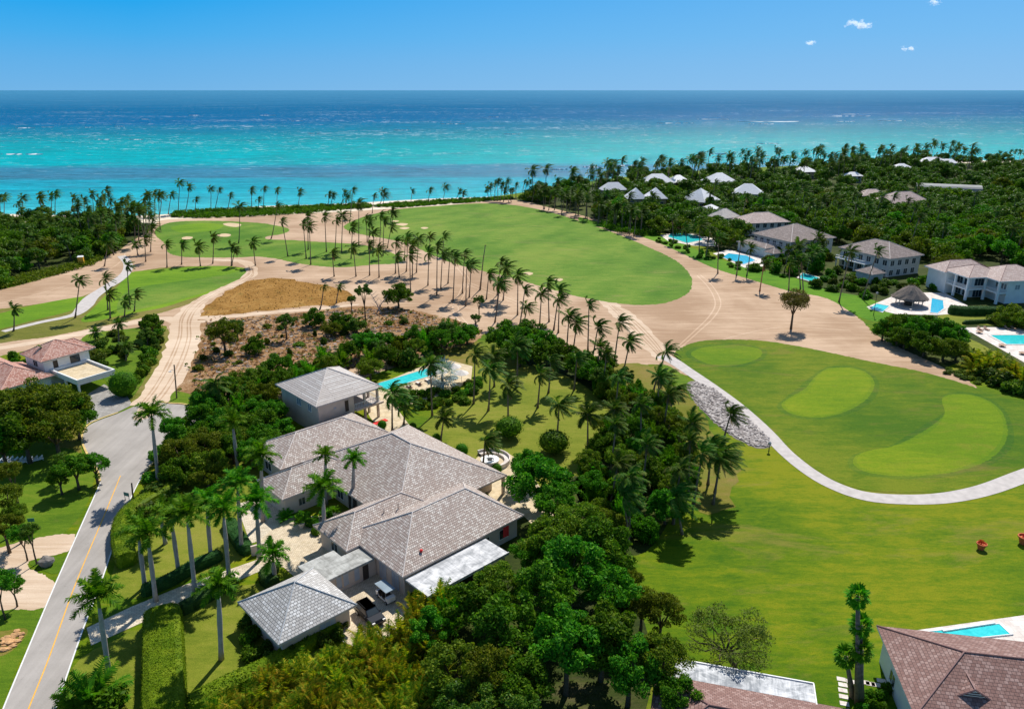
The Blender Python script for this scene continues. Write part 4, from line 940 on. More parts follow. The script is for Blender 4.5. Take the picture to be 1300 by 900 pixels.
# terracotta villa at the left edge
LO = G(98, 486, 3.2); L_ = House('terracotta_villa', 'white villa with red terracotta tile roofs at the left edge', (LO.x, LO.y, 0), 55)
L_.block(.15, 7.8, .15, 11.0, 2.5, 3.2, 'wall_white', 'terrace_slab')
mb = MB()
for a in ((0, 8, 0, .3), (0, 8, 10.9, 11.2), (7.7, 8, .3, 10.9), (0, .3, .3, 10.9)): mb.box(*a, 3.203, 3.75)
mb.build('parapet', M['wall_white'], L_.r)
mb = MB(); mb.box(.31, 7.69, .31, 10.89, 3.204, 3.215); mb.build('terrace_floor', M['deck_gold'], L_.r)
for u_, v_ in ((.25, .25), (7.75, .25), (.25, 5.5)): L_.column(u_, v_, 0, 2.49, 'wall_white', .35)
L_.block(-1.0, 8.5, 11.25, 19.5, 0, 6.0, 'wall_white'); L_.block(-10, -1.05, 9.2, 22, 0, 3.2, 'wall_white'); L_.block(-14, -3, 22.05, 30, 0, 3.0, 'wall_white')
L_.hip(-1.7, 9.2, 10.6, 20.2, 6.0, (3.7, 15.3), (4.0, 15.3), 8.6, 'terracotta', 'ridge_tile'); L_.hip(3.5, 11.2, 13.5, 20.6, 5.2, (6.0, 17.0), (8.5, 17.0), 7.4, 'terracotta', 'ridge_tile')
L_.hip(-10.8, -.5, 8.4, 22.6, 3.2, (-5.7, 13.5), (-5.7, 17.5), 5.6, 'terracotta', 'ridge_tile'); L_.hip(-15, -2, 20, 31, 3.25, (-9.6, 25.5), (-7.4, 25.5), 5.9, 'terracotta', 'ridge_tile')
L_.opening('-v', 11.25, 5.4, 3.9, 1.9, 1.5, 'glass', 'door', 1); L_.opening('-v', 11.25, 1.3, 3.3, 1.0, 2.1, 'door', 'white', 0, 'door'); L_.opening('-u', -1.0, 15, 4.0, 1.8, 1.4, 'glass', 'white')
L_.opening('-v', 9.2, -5, .9, 2.0, 1.4, 'glass', 'white'); L_.block(-8.2, -7.4, 18, 18.8, 4.0, 6.2, 'wall_white', 'chimney')

# brown-roofed house in the lower right corner
BO = G(1113, 794, 4.2); BA = R(-10); BR_ = House('brown_roof_house', 'brown shingle hip-roofed house in the lower right corner', (BO.x, BO.y, 0), -10)
ro = BR_.hip(0, 18.8, -13.0, 0, 4.2, (6.2, -6.3), (12.4, -6.3), 6.9, 'shingle_brown', 'ridge_brown', .2, 'white', .09)
BR_.block(.7, 18.1, -16, -.7, 0, 4.0, 'wall_white')
gp = Matrix.Rotation(-BA, 3, 'Z') @ (G(1237, 873, 6.0) - Vector((BO.x, BO.y, 6.0))); gm = gp.x; gv = gp.y - .3; g0, g1 = gm - 2.4, gm + 2.4
mb = MB(); mb.poly([(g0, gv, 4.5), (gm, gv, 6.0), (gm, gv + 2.6, 6.0), (g0, gv + .8, 4.5)]); mb.poly([(gm, gv, 6.0), (g1, gv, 4.5), (g1, gv + .8, 4.5), (gm, gv + 2.6, 6.0)]); mb.build('dormer_roof', M['shingle_brown'], BR_.r)
mb = MB(); mb.tube([(g0, gv, 4.5), (gm, gv, 6.05), (g1, gv, 4.5)], [.1, .1, .1], 5); mb.tube([(gm, gv, 6.05), (gm, gv + 2.6, 6.05)], [.1, .1], 5); mb.build('ridge_cap', M['ridge_brown'], BR_.r)
mb = MB(); mb.poly([(g0 + .2, gv + .06, 4.5), (g1 - .2, gv + .06, 4.5), (gm, gv + .06, 5.9)]); mb.build('gable', M['wall_grey'], BR_.r)
mb = MB()
for i in range(5): zz = 4.6 + i * .25; hw = (5.9 - zz) / 1.4 * 2.1; mb.box(gm - hw, gm + hw, gv - .01, gv + .05, zz, zz + .07)
mb.build('louvre', M['door'], BR_.r); BR_.opening('+v', -.7, 8, .3, 3, 2.2, 'glass', 'white', 2); BR_.opening('-u', .7, -5, .9, 1.6, 1.3, 'glass', 'white')
# flat white roof with a brown hip beside it
CO = G(1032, 868, 3.5); C_ = House('flat_roof_house', 'low house with a peeling white flat roof and brown roof at the bottom edge', (CO.x, CO.y, 0), -15)
mb = MB(); mb.box(-13.6, 0, -4.4, 0, 3.2, 3.5); mb.build('flat_roof', M['flat_mottled'], C_.r)
mb = MB(); mb.box(-13.6, .08, 0.0, .12, 3.15, 3.62); mb.box(0.0, .12, -4.4, 0, 3.15, 3.62); mb.build('parapet', M['white'], C_.r)
C_.block(-13.2, -.5, -9.5, -.5, 0, 3.19, 'wall_white'); C_.hip(-15.5, 3.0, -13, -2.6, 3.52, (-10.2, -7.8), (-2.2, -7.8), 5.6, 'shingle_brown', 'ridge_brown', .2, 'fascia', .08)
C_.opening('+v', -.5, -4, .4, 2.4, 1.9, 'glass', 'white', 1); C_.opening('+v', -.5, -9, .9, 1.6, 1.2, 'glass', 'white', 1)

# villas along the right
def villa(name, label, F, z, deg, w_, d_, mat, wall, zr, storeys=2, cap='ridge_light', inset=None, wins=True, ridge=None):
    o_ = G(*F, z); h_ = House(name, label, (o_.x, o_.y, 0), deg); i_ = .8
    a, b = (inset or (min(w_, d_) / 2,) * 2)
    if w_ >= d_: ra, rb = (a, d_ / 2), (w_ - a, d_ / 2)
    else: ra, rb = (w_ / 2, a), (w_ / 2, d_ - a)
    h_.hip(0, w_, 0, d_, z, ra, rb, zr, mat, cap); h_.block(i_, w_ - i_, i_, d_ - i_, 0, z - .2, wall)
    if wins:
        for s_ in range(storeys):
            zz = .5 + s_ * z / storeys
            for k in range(int(w_ / 3.4)): h_.opening('-v', i_, 2.4 + k * 3.4, zz, 1.7, 1.8, 'glass', 'white', 1)
            for k in range(int(d_ / 3.4)): h_.opening('-u', i_, 2.4 + k * 3.4, zz, 1.7, 1.8, 'glass', 'white', 1)
    return h_
h3 = villa('grey_roof_villa', 'wide grey-brown hip-roofed villa, left of the three villas near the sand', (1004.4, 307.8), 6.5, 25, 22.9, 21, 'shingle_house', 'wall_grey', 11.0, 2, 'ridge_light')
h3.hip(-6.5, -.6, 6, 22, 3.6, (-3.3, 9), (-3.3, 19), 4.8, 'shingle_house', 'ridge_light'); h3.block(-6, .75, 6.5, 21.5, 0, 3.4, 'wall_grey'); h3.railing([(-.4, 4), (-.4, 21)], 4.0, 'white')
h3.hip(-9.5, -4.2, -1.5, 4, 3.2, (-6.8, 1.2), (-6.8, 1.2), 4.9, 'shingle_house', 'ridge_light'); h3.block(-9, -4.7, -1, 3.5, 0, 3.0, 'wall_grey')
h2 = villa('balcony_villa', 'pale grey-roofed villa with white balcony, middle of the three near the sand', (1130, 329), 6.5, 24, 16.4, 22.5, 'shingle_house', 'wall_grey', 10.3, 2, 'ridge_light')
h2.block(-2.2, .79, 8, 21, 3.0, 3.25, 'white', 'balcony_floor'); h2.railing([(-2.1, 8.1), (-2.1, 20.9), (.7, 20.9)], 3.25)
for v_ in (8.4, 12.5, 16.6, 20.6): h2.column(-1.9, v_, 0, 2.99, 'wall_white', .3)
h2.hip(-12, -5.5, -4, 3.5, 3.1, (-8.7, -.25), (-8.7, -.25), 5.0, 'shingle_house', 'ridge_light'); h2.block(-11.4, -6.1, -3.4, 2.9, 0, 2.9, 'wall_grey')
h2.block(16.2, 20, 8, 20, 0, 4.2, 'wall_grey'); h2.hip(15.8, 21, 7.5, 21, 4.3, (18.2, 10), (18.2, 18), 6.0, 'shingle_pink', 'ridge_light')
o_ = G(1230, 353, 7); h1 = House('white_villa', 'big white villa with pinkish roof and open verandas by the blue pool', (o_.x, o_.y, 0), 8)
h1.hip(0, 13.5, 0, 11.8, 7.0, (5.9, 5.9), (7.6, 5.9), 9.6, 'shingle_pink', 'ridge_brown', .3, 'white'); h1.hip(5.8, 24, -5.6, 9.5, 7.03, (13.3, 1.9), (16.5, 1.9), 10.2, 'shingle_pink', 'ridge_brown', .3, 'white')
h1.hip(-1, 16, 9, 19, 6.6, (4, 14), (11, 14), 9.4, 'shingle_pink', 'ridge_brown', .3, 'white')
h1.block(4.0, 12.7, 3.4, 18, 0, 6.65, 'wall_white'); h1.block(9.2, 23.3, -4.8, 8.7, 0, 6.7, 'wall_white'); h1.block(0, 4, 9.3, 18, 0, 6.3, 'wall_white')
h1.block(.3, 12, .3, 3.38, 3.1, 3.4, 'white', 'balcony_floor'); h1.block(.3, 3.98, 3.38, 11.4, 3.1, 3.4, 'white', 'balcony_floor'); h1.block(6.2, 9.19, -5, .29, 3.1, 3.4, 'white', 'balcony_floor')
h1.railing([(6.2, .35), (.4, .35), (.4, 11.3)], 3.4); h1.railing([(9.1, -4.9), (6.25, -4.9), (6.25, .3)], 3.4)
for u_, v_ in ((.6, .6), (.6, 6), (.6, 11.2), (6.4, .6), (6.5, -4.7)): h1.column(u_, v_, 0, 3.09, 'white', .6); h1.column(u_, v_, 3.41, 6.69, 'white', .5)
for k in range(4): h1.opening('-u', 9.2, -4 + k * 1.1, 4.2, .7, 1.5, 'glass', 'white', 1)
for zz in (.1, 3.5):
    for p in (5.2, 8.2): h1.opening('-u', 4.0, p, zz, 2.2, 2.4, 'glass', 'white', 1, 'door')
    h1.opening('-v', 3.4, 6.6, zz, 3.0, 2.4, 'glass', 'white', 2, 'door')
for p in (12.5, 17, 21): h1.opening('-v', -4.8, p, 4.2, 1.5, 1.4, 'glass_blue', 'white', 1)
# white pyramid roofs between the palms, far right
FR = [((895, 257.5), 6.5, 45, 15, 15, 'white_roof', 'wall_tan', 12.5, 'white pyramid-roofed house, the tallest white roof among the palms'),
      ((797, 253), 7.0, 3, 10.5, 12, 'white_roof', 'wall_tan', 12.0, 'tan house with two small white peaks nearest the fairway') ,
      ((765, 242), 6.0, 10, 15, 9, 'white_roof', 'wall_tan', 10.0, 'tan house with white roof just behind the twin white peaks'),
      ((818, 233), 6.0, 8, 20, 13, 'white_roof', 'wall_tan', 11.0, 'long white-roofed beach house left of the two at the shore'),
      ((850, 232), 6.0, 4, 14, 12, 'white_roof', 'wall_tan', 10.0, 'white-roofed beach house right of the two at the shore'),
      ((905, 232), 6.0, 20, 18, 14, 'white_roof', 'wall_grey', 11.0, 'grey-white hipped roof behind the tallest white pyramid'),
      ((929, 246), 6.0, -15, 17, 13, 'white_roof', 'wall_grey', 11.0, 'white stepped roof right of the tallest white pyramid'),
      ((902, 268), 4.5, 30, 9, 9, 'white_roof', 'wall_white', 7.0, 'small white roof in front of the tallest white pyramid'),
      ((917, 278), 5.5, 30, 12, 10, 'shingle_pav', 'wall_white', 9.0, 'pale grey-roofed white house above the left pool'),
      ((948, 284), 5.5, 12, 21, 14, 'shingle_pink', 'wall_grey', 9.0, 'pinkish grey hip roof behind the wide grey villa'),
      ((1013, 219), 5.0, 12, 16, 12, 'white_roof', 'wall_tan', 8.5, 'white roof at the shore above the left clearing'),
      ((1128, 259), 5.0, 8, 25, 16, 'shingle_pink', 'wall_cream', 10.0, 'broad pink-beige roof deep in the woodland'),
      ((1095, 249), 5.0, 3, 16, 12, 'shingle_pink', 'wall_cream', 8.0, 'low pink-beige roof left of the broad one in the woodland'),
      ((1139, 214), 5.0, 12, 14, 10, 'white_roof', 'wall_white', 8.0, 'small white hipped roof in the woodland near the sea'),
      ((1173, 206), 5.0, 3, 22, 12, 'white_roof', 'wall_white', 8.5, 'white roof under the high clump of palms at the shore'),
      ((1075, 224), 4.5, 3, 12, 8, 'white_roof', 'wall_white', 7.0, 'little white roof left of the woodland near the sea'),
      ((1192, 207), 5.0, -20, 14, 9, 'white_roof', 'wall_white', 8.0, 'white roof right of the high clump of palms')]
FARH = []
for (F_, z_, dg, w_, d_, m_, wl, zr_, lb) in FR:
    nm = 'far_villa' if 'white' not in lb[:6] else 'white_roof_house'
    h_ = villa(nm, lb, F_, z_, dg, w_, d_, m_, wl, zr_, 2, None if m_ == 'white_roof' else 'ridge_light')
    FARH.append((F_, z_))
    if 'two small white peaks' in lb:
        h_.hip(10.3, 21, 0, 12, z_ + .02, (15.6, 6), (15.6, 6), 12.2, 'white_roof', None); h_.block(9.75, 20.2, .8, 11.2, 0, z_ - .2, 'wall_tan')
        for k in range(3): h_.opening('-v', .8, 12 + k * 3, 3.6, 1.6, 1.7, 'glass', 'white', 1)
        h_.block(2, 18, -3, .79, 0, 3.0, 'wall_tan')
# long grey barrel-roofed hall deep in the woodland
o_ = G(1245, 254, 0); hall = House('long_hall', 'long grey hall with curved metal roof in the right-hand woodland', (o_.x, o_.y, 0), -22)
mb = MB(); rr = []
for i in range(9):
    t = math.pi * i / 8; rr.append((5.5 - 6 * math.cos(t), 5 + 2.6 * math.sin(t)))
for (a, b) in zip(rr[:-1], rr[1:]): mb.quad((-34, a[0], a[1]), (0, a[0], a[1]), (0, b[0], b[1]), (-34, b[0], b[1]), [(0, 0), (34, 0), (34, 1), (0, 1)])
mb.build('roof', M['hall_roof'], hall.r); hall.block(-33.5, -.4, .3, 10.7, 0, 4.98, 'wall_grey'); hall.block(-20, 2, -4, -.6, 0, 3.0, 'wall_grey', 'lean_to'); hall.opening('+u', -.4, 5.5, .1, 3.2, 3.4, 'door', 'wall_grey', 0, 'door')
for k in range(7): hall.opening('-v', -4.0, -18.5 + k * 3, 1.2, 1.8, 1.3, 'glass', 'white', 1)

# ------------------------------------------------------------------ pools
def pool(pts, z, mat, label, world=None, coping='deck', cw=.5, rz=0, loc=None):
    """pts: corners; coping round the water"""
    P = [Vector((p.x, p.y, 0)) for p in (G(*q) for q in pts)] if world is None else [Vector((*q, 0)) for q in world]
    c = sum(P, Vector((0, 0, 0))) / len(P); t = root('swimming_pool', label, 'pool', (c.x, c.y, 0)); P = [p - c for p in P]
    me = new_mesh('water', [(p.x, p.y, z - .06) for p in P], [tuple(range(len(P)))], [M[mat]]); link('water', me, t)
    mb = MB(); n = len(P); O_ = [p + p.normalized() * cw * 1.3 for p in P]
    for i in range(n):
        a, b, c_, d = P[i], P[(i + 1) % n], O_[(i + 1) % n], O_[i]
        mb.quad((a.x, a.y, z), (b.x, b.y, z), (c_.x, c_.y, z), (d.x, d.y, z)); mb.quad((d.x, d.y, z), (c_.x, c_.y, z), (c_.x, c_.y, 0), (d.x, d.y, 0)); mb.quad((b.x, b.y, z), (a.x, a.y, z), (a.x, a.y, 0), (b.x, b.y, 0))
    mb.build('coping', M[coping], t); return t
w4 = [VW(38.6, 59.9), VW(38.6, 64.0), VW(52.6, 64.0), VW(52.6, 59.9)]
pool(None, .14, 'pool', 'long turquoise pool of the big villa with the silver palm at its end', [(p.x, p.y) for p in w4])
pool([(851, 297), (848, 301), (872, 309), (893, 305), (886, 300), (866, 296)], .14, 'pool', 'irregular turquoise pool under the palms, farthest left of the right-hand pools')
pool([(925, 322), (917, 327), (944, 336), (959, 331), (948, 325)], .14, 'pool_blue', 'bright blue pool in front of the wide grey villa')
pool([(1019, 347), (1014, 353), (1034, 359), (1040, 353)], .14, 'pool', 'small turquoise pool beside the round-roofed pool house')
pool([(1113, 386), (1104, 392), (1120, 396.5), (1129, 389)], .14, 'pool', 'small shallow pool left of the thatched palapa')
pool([(1183, 379), (1181, 397), (1190, 398), (1198, 392), (1197, 382)], .14, 'pool_blue', 'narrow blue pool right of the thatched palapa, before the white villa')
pool([(1257, 426), (1278, 437.5), (1340, 437.5), (1340, 425.5)], .14, 'pool', 'rectangular turquoise pool with loungers at the right edge')
pool([(1178, 803), (1196, 815), (1282, 806), (1268, 793)], .20, 'pool', 'turquoise pool behind the brown-roofed house in the lower right', None, 'white', .3)
mb = MB(); a = G(1196, 802); b = G(1262, 792); d = (b - a).normalized(); mb.box(0, (b - a).length, -.15, .15, 0, .32)
sp = mb.build('spa_wall', M['white'], None, (a.x, a.y, 0), rz=math.atan2(d.y, d.x)); tag(sp, 'low white divider wall along the lower right pool', 'wall')

# thatched palapa
pl = G(1160, 392); t = root('palapa', 'round thatched palapa shelter on the terrace before the white villa', 'shelter', (pl.x + .5, pl.y + 4, 0))
mb = MB(); rr = random.Random(4); seg = 30; prof = [(5.0, 2.3), (4.6, 2.75), (3.6, 3.7), (2.4, 4.75), (1.2, 5.6), (.35, 6.0)]
rows_ = [[(r_ * (1 + rr.uniform(-.04, .04)) * math.cos(6.283 * j / seg), r_ * (1 + rr.uniform(-.04, .04)) * math.sin(6.283 * j / seg), z_ + rr.uniform(-.1, .1)) for j in range(seg)] for r_, z_ in prof]
for i in range(len(prof) - 1):
    for j in range(seg): mb.quad(rows_[i][j], rows_[i][(j + 1) % seg], rows_[i + 1][(j + 1) % seg], rows_[i + 1][j])
for j in range(400):
    a = rr.uniform(0, 6.283); q = rr.uniform(.1, 1.0); r_ = 5.0 * q; z_ = 6.05 - 3.55 * q ** .92; r2 = r_ + .55; z2 = z_ - .45
    mb.quad((r_ * math.cos(a), r_ * math.sin(a), z_ + .06), (r_ * math.cos(a + .03), r_ * math.sin(a + .03), z_ + .06), (r2 * math.cos(a + .03), r2 * math.sin(a + .03), z2), (r2 * math.cos(a), r2 * math.sin(a), z2))
mb.build('thatch_roof', M['thatch'], t)
for j in range(6):
    mb = MB(); a = 6.283 * j / 6 + .3; mb.tube([(3.6 * math.cos(a), 3.6 * math.sin(a), 0), (3.6 * math.cos(a), 3.6 * math.sin(a), 3.3)], [.14, .12], 7); mb.build('post', M['wall_cream'], t)
mb = MB(); mb.lathe([(1.3, 0), (1.3, 1.0), (1.45, 1.02), (1.45, 1.1)], 14); mb.build('bar_counter', M['door'], t)

# ------------------------------------------------------------------ vehicles
def wheels(t, xs, y, r, mats=True):
    for x in xs:
        for s_ in (-1, 1):
            mb = MB(); mb.tube([(x, s_ * y - .11, r), (x, s_ * y + .11, r)], [r, r], 16); wo = mb.build('wheel', M['tyre'], t)
            mb = MB(); mb.tube([(x, s_ * (y + .112), r), (x, s_ * (y + .13), r)], [r * .62, r * .58], 12); mb.build('rim', M['rim'], wo)
c0 = G(469, 778, .7); car = root('parked_car', 'dark SUV parked beside the garage', 'car', (c0.x, c0.y, 0), R(-50))
prof_low = [(-2.25, .45), (2.25, .42), (2.3, .75), (2.1, 1.0), (1.05, 1.08), (-2.2, 1.1), (-2.3, .8)]
mb = MB(); W_ = .92
L1 = [(x, -W_, z) for x, z in prof_low]; L2 = [(x, W_, z) for x, z in prof_low]
mb.poly(L1); mb.poly(L2[::-1])
for i in range(len(prof_low)): j = (i + 1) % len(prof_low); mb.quad(L1[j], L1[i], L2[i], L2[j])
bd = mb.build('body', M['car_paint'], car); bv = bd.modifiers.new('b', 'BEVEL'); bv.width = .07; bv.segments = 3
mb = MB(); A_ = [(-2.12, 1.08), (1.1, 1.06), (.35, 1.62), (-1.75, 1.66)]; a = [(x, -.86 if z < 1.2 else -.70, z) for x, z in A_]; b = [(x, -p, z) for (x, p, z) in a]
mb.poly(a); mb.poly(b[::-1])
for i in range(4): j = (i + 1) % 4; mb.quad(a[j], a[i], b[i], b[j])
cb = mb.build('cabin', M['car_paint'], car)
def lrp(p, q, t): return tuple(p[i] + (q[i] - p[i]) * t for i in range(3))
for nm_, q4, nn in (('windshield', (a[1], b[1], b[2], a[2]), (.02, 0, .012)), ('rear_window', (b[0], a[0], a[3], b[3]), (-.02, 0, .012)), ('side_window', (a[0], a[1], a[2], a[3]), (0, -.02, .006)), ('side_window', (b[1], b[0], b[3], b[2]), (0, .02, .006))):
    c4 = tuple(sum(p[i] for p in q4) / 4 for i in range(3)); q5 = [tuple(v + d for v, d in zip(lrp(p, c4, .14), nn)) for p in q4]; mw = MB(); mw.quad(*q5); mw.build(nm_, M['glass'], car); mb = MB(); mb.box(-1.78, .40, -.72, .72, 1.63, 1.71); rf_ = mb.build('roof', M['car_paint'], car)
mb = MB()
for s_ in (-1, 1): mb.tube([(-1.6, s_ * .6, 1.76), (.2, s_ * .6, 1.74)], [.03, .03], 5)
mb.build('roof_rail', M['dark'], rf_)
for q_ in (cb, rf_): bv = q_.modifiers.new('b', 'BEVEL'); bv.width = .04; bv.segments = 2
wheels(car, (-1.4, 1.42), .84, .37)
for s_ in (-1, 1):
    mb = MB(); mb.box(2.16, 2.32, s_ * .7 - .18, s_ * .7 + .18, .78, .93); mb.build('headlight', M['white'], car)
    mb = MB(); mb.box(-2.34, -2.2, s_ * .76 - .12, s_ * .76 + .12, .85, 1.08); mb.build('tail_light', M['lamp_red'], car)
    mb = MB(); mb.box(.78, .95, s_ * 1.02 - .1, s_ * 1.02 + .1, 1.05, 1.2); mb.build('mirror', M['car_paint'], car)
c1 = G(489, 744, 1.9); cart = root('golf_cart', 'golf cart with pale flat canopy parked by the villa wall', 'golf cart', (c1.x, c1.y, 0), R(-48))
mb = MB(); mb.box(-1.35, 1.25, -.7, .7, 1.84, 1.93); cn = mb.build('canopy', M['glass_blue'], cart); bv = cn.modifiers.new('b', 'BEVEL'); bv.width = .05; bv.segments = 2
for x, y in ((-1.2, -.58), (-1.2, .58), (.95, -.58), (.95, .58)): mb = MB(); mb.tube([(x, y, .5), (x * .96, y, 1.84)], [.025, .025], 6); mb.build('canopy_post', M['metal_grey'], cart)
mb = MB(); mb.box(-1.35, 1.3, -.6, .6, .3, .5); mb.box(.75, 1.3, -.6, .6, .5, .95); mb.box(-1.35, -.95, -.6, .6, .5, .85); mb.build('body', M['white'], cart)
for x in (-.55, .25): mb = MB(); mb.box(x - .22, x + .22, -.56, .56, .5, .72); mb.box(x - .28, x - .2, -.56, .56, .72, 1.15); mb.build('seat', M['door'], cart)
wheels(cart, (-.95, .95), .58, .24)
mb = MB(); mb.tube([(.75, -.25, .9), (.5, -.25, 1.08)], [.02, .02], 5); mb.tube([(.5, -.43, 1.1), (.48, -.25, 1.18), (.5, -.07, 1.1)], [.02, .02, .02], 5); mb.build('steering_wheel', M['dark'], cart)
# far parked car in the woodland clearing
c2 = G(1285, 291, .7); cr = root('parked_car', 'pale car parked in the woodland clearing at the right edge', 'car', (c2.x, c2.y, 0), R(10))
mb = MB(); mb.box(-2.2, 2.2, -.9, .9, .35, .95); bb = mb.build('body', M['white'], cr); bv = bb.modifiers.new('b', 'BEVEL'); bv.width = .12; bv.segments = 2
mb = MB(); mb.poly([(-1.6, -.8, .95), (1.1, -.8, .95), (.5, -.65, 1.45), (-1.2, -.65, 1.45)]); mb.poly([(-1.2, .65, 1.45), (.5, .65, 1.45), (1.1, .8, .95), (-1.6, .8, .95)]); mb.quad((-1.2, -.65, 1.45), (.5, -.65, 1.45), (.5, .65, 1.45), (-1.2, .65, 1.45)); mb.quad((.5, -.65, 1.45), (1.1, -.8, .95), (1.1, .8, .95), (.5, .65, 1.45)); mb.quad((-1.6, -.8, .95), (-1.2, -.65, 1.45), (-1.2, .65, 1.45), (-1.6, .8, .95))
mb.build('cabin', M['glass'], cr); wheels(cr, (-1.35, 1.35), .8, .33)
mb = MB(); mb.box(-.7, .7, -.5, .5, .9, 1.1)
# ------------------------------------------------------------------ furniture and small things
def pot(x, y, h_, r_, label, mat, plant=None, tilt=0, ps=1.0):
    t = root('plant_pot', label, 'plant pot', (x, y, 0)); mb = MB()
    mb.lathe([(r_ * .6, 0), (r_ * .98, h_ * .86), (r_ * 1.1, h_ * .87), (r_ * 1.1, h_), (r_ * .92, h_), (r_ * .88, h_ * .8), (.02, h_ * .8)], 18); po = mb.build('pot', M[mat], t, smooth=False)
    if plant: c = link('plant', plant, t, (0, 0, h_ * .8)); c.scale = (ps, ps, ps)
    return t
red_bush = bush_mesh(91, 'redleaf', 300, .12)
p = G(1245, 697); pot(p.x, p.y, .95, .62, 'round terracotta pot with red flowers alone on the lawn', 'terracotta_pot', red_bush, 0, .6)
p = G(1299, 690); pot(p.x, p.y, 1.2, .8, 'bigger terracotta pot at the right edge of the lawn', 'terracotta_pot', red_bush, 0, .4)
p = G(383, 670); pot(p.x, p.y, .9, .5, 'pale stone pot with a small palm in front of the cream wall', 'stone_pot', ARECAG[0], 0, 1.1)
p = G(427, 657); pot(p.x, p.y, .9, .5, 'pale stone pot with a leafy plant in the shady corner by the villa', 'stone_pot', ARECAG[1], 0, .9)
# utility poles and signs
def pole(bx, by, tx, ty, label, r_=.12, name='utility_pole', mat='wood_pole', lamp=False, cat='pole'):
    b, top = crown_of(bx, by, tx, ty); t = root(name, label, cat, (b.x, b.y, 0)); rel = (top.x - b.x, 0, top.z)
    mb = MB(); mb.tube([(0, 0, 0), rel], [r_, r_ * .8], 8); mb.build('pole', M[mat], t)
    if lamp:
        mb = MB(); mb.tube([(rel[0], 0, rel[2] * .8), (rel[0] - .5, 0, rel[2] * .86), (rel[0] - 1.0, 0, rel[2] * .82)], [.04, .04, .04], 6); ar = mb.build('arm', M['metal_grey'], t)
        mb = MB(); mb.box(rel[0] - 1.3, rel[0] - .8, -.14, .14, rel[2] * .8 - .1, rel[2] * .8 + .06); mb.build('lamp_head', M['white'], ar)
    return t
pole(224.5, 505.5, 221, 463, 'wooden lamp pole beside the dirt track above the turning circle', .15, 'lamp_pole', 'wood_pole', True)
pole(169, 632, 167, 613, 'short wooden post on the kerb where the road meets the circle', .13)
p = G(162, 636); t = root('road_sign', 'small teal sign board leaning by the wooden post on the kerb', 'sign', (p.x, p.y, 0), R(-20))
mb = MB(); mb.box(-.5, .5, -.03, .03, .9, 1.5); mb.build('board', M['green_sign'], t); mb = MB(); mb.tube([(-.4, 0, 0), (-.4, 0, 1.0)], [.04, .04], 5); mb.tube([(.4, 0, 0), (.4, 0, 1.0)], [.04, .04], 5); mb.build('post', M['wood_pole'], t)
p = G(42, 672); t = root('road_sign', 'small green sign on a post at the shady roadside tree', 'sign', (p.x, p.y, 0), R(10))
mb = MB(); mb.box(-.45, .45, -.03, .03, 1.3, 1.85); mb.build('board', M['green_sign'], t); mb = MB(); mb.tube([(0, .05, 0), (0, .05, 1.8)], [.05, .05], 6); mb.build('post', M['wood_pole'], t)
for bx, by, lb in ((1109, 400, 'slim garden lamp with lantern at the sand edge near the palapa'), (976, 573, 'small dark path lamp at the end of the stone bed')):
    tz = 6 if bx > 1000 else 1.2; b = G(bx, by); t = root('garden_lamp', lb, 'lamp', (b.x, b.y, 0)); mb = MB(); mb.tube([(0, 0, 0), (0, 0, tz)], [.09, .06], 6); mb.build('post', M['dark'], t)
    mb = MB(); mb.lathe([(.05, 0), (.28, .1), (.32, .5), (.12, .7), (.02, .75)], 8, (0, 0, tz)); mb.build('lantern', M['metal_grey'], t)
b, top = crown_of(284 * 0 + 325 + 1138 / 4, 200 + 672 / 4, 325 + 1165 / 4, 200 + 445 / 4)
t = root('dead_palm', 'bare leaning trunk of a dead palm without a crown, beside the fairway', 'palm tree', (b.x, b.y, 0)); ring_trunk(.22, .12, [(0, 0, 0), ((top.x - b.x) * .3, 0, top.z * .35), ((top.x - b.x) * .62, 0, top.z * .7), (top.x - b.x, 0, top.z)], M['bark_coco'], 'trunk', t)
mb = MB()
for k in range(5): a = k * 1.25; mb.tube([(top.x - b.x, 0, top.z), (top.x - b.x + .5 * math.cos(a), .5 * math.sin(a), top.z - .25)], [.05, .02], 4)
mb.build('frond_stub', M['brownleaf'], t)
# portable toilet
p = G(104, 337); t = root('portable_toilet', 'yellow portable toilet cabin at the edge of the left wood', 'toilet', (p.x, p.y, 0), R(20)); mb = MB(); mb.box(-.9, .9, -.9, .9, 0, 3.2); mb.build('cabin', M['yellow_plastic'], t)
mb = MB(); mb.poly([(-1, -1, 3.2), (1, -1, 3.2), (1, 1, 3.2), (-1, 1, 3.2)]); mb.quad((-1, -1, 3.2), (1, -1, 3.2), (.7, 0, 3.6), (-.7, 0, 3.6)); mb.quad((1, 1, 3.2), (-1, 1, 3.2), (-.7, 0, 3.6), (.7, 0, 3.6)); mb.poly([(1, -1, 3.2), (1, 1, 3.2), (.7, 0, 3.6)]); mb.poly([(-1, 1, 3.2), (-1, -1, 3.2), (-.7, 0, 3.6)]); mb.build('roof', M['white'], t)
mb = MB(); mb.box(-.6, .6, -.95, -.905, .2, 2.7); mb.build('door', M['yellow_plastic'], t)
# switch box
p = G(279, 528); t = root('switch_box', 'dark electrical cabinet in the bushes by the turning circle', 'cabinet', (p.x, p.y, 0), R(15)); mb = MB(); mb.box(-1.1, 1.1, -.6, .6, .1, 1.9); bx_ = mb.build('cabinet', M['car_paint'], t); bx_.modifiers.new('b', 'BEVEL').width = .05
mb = MB(); mb.box(-1.2, 1.2, -.7, .7, 0, .1); mb.build('plinth', M['concrete_path'], t); mb = MB(); mb.box(-.04, .04, -.63, -.602, .2, 1.8); mb.build('door_seam', M['metal_grey'], t)
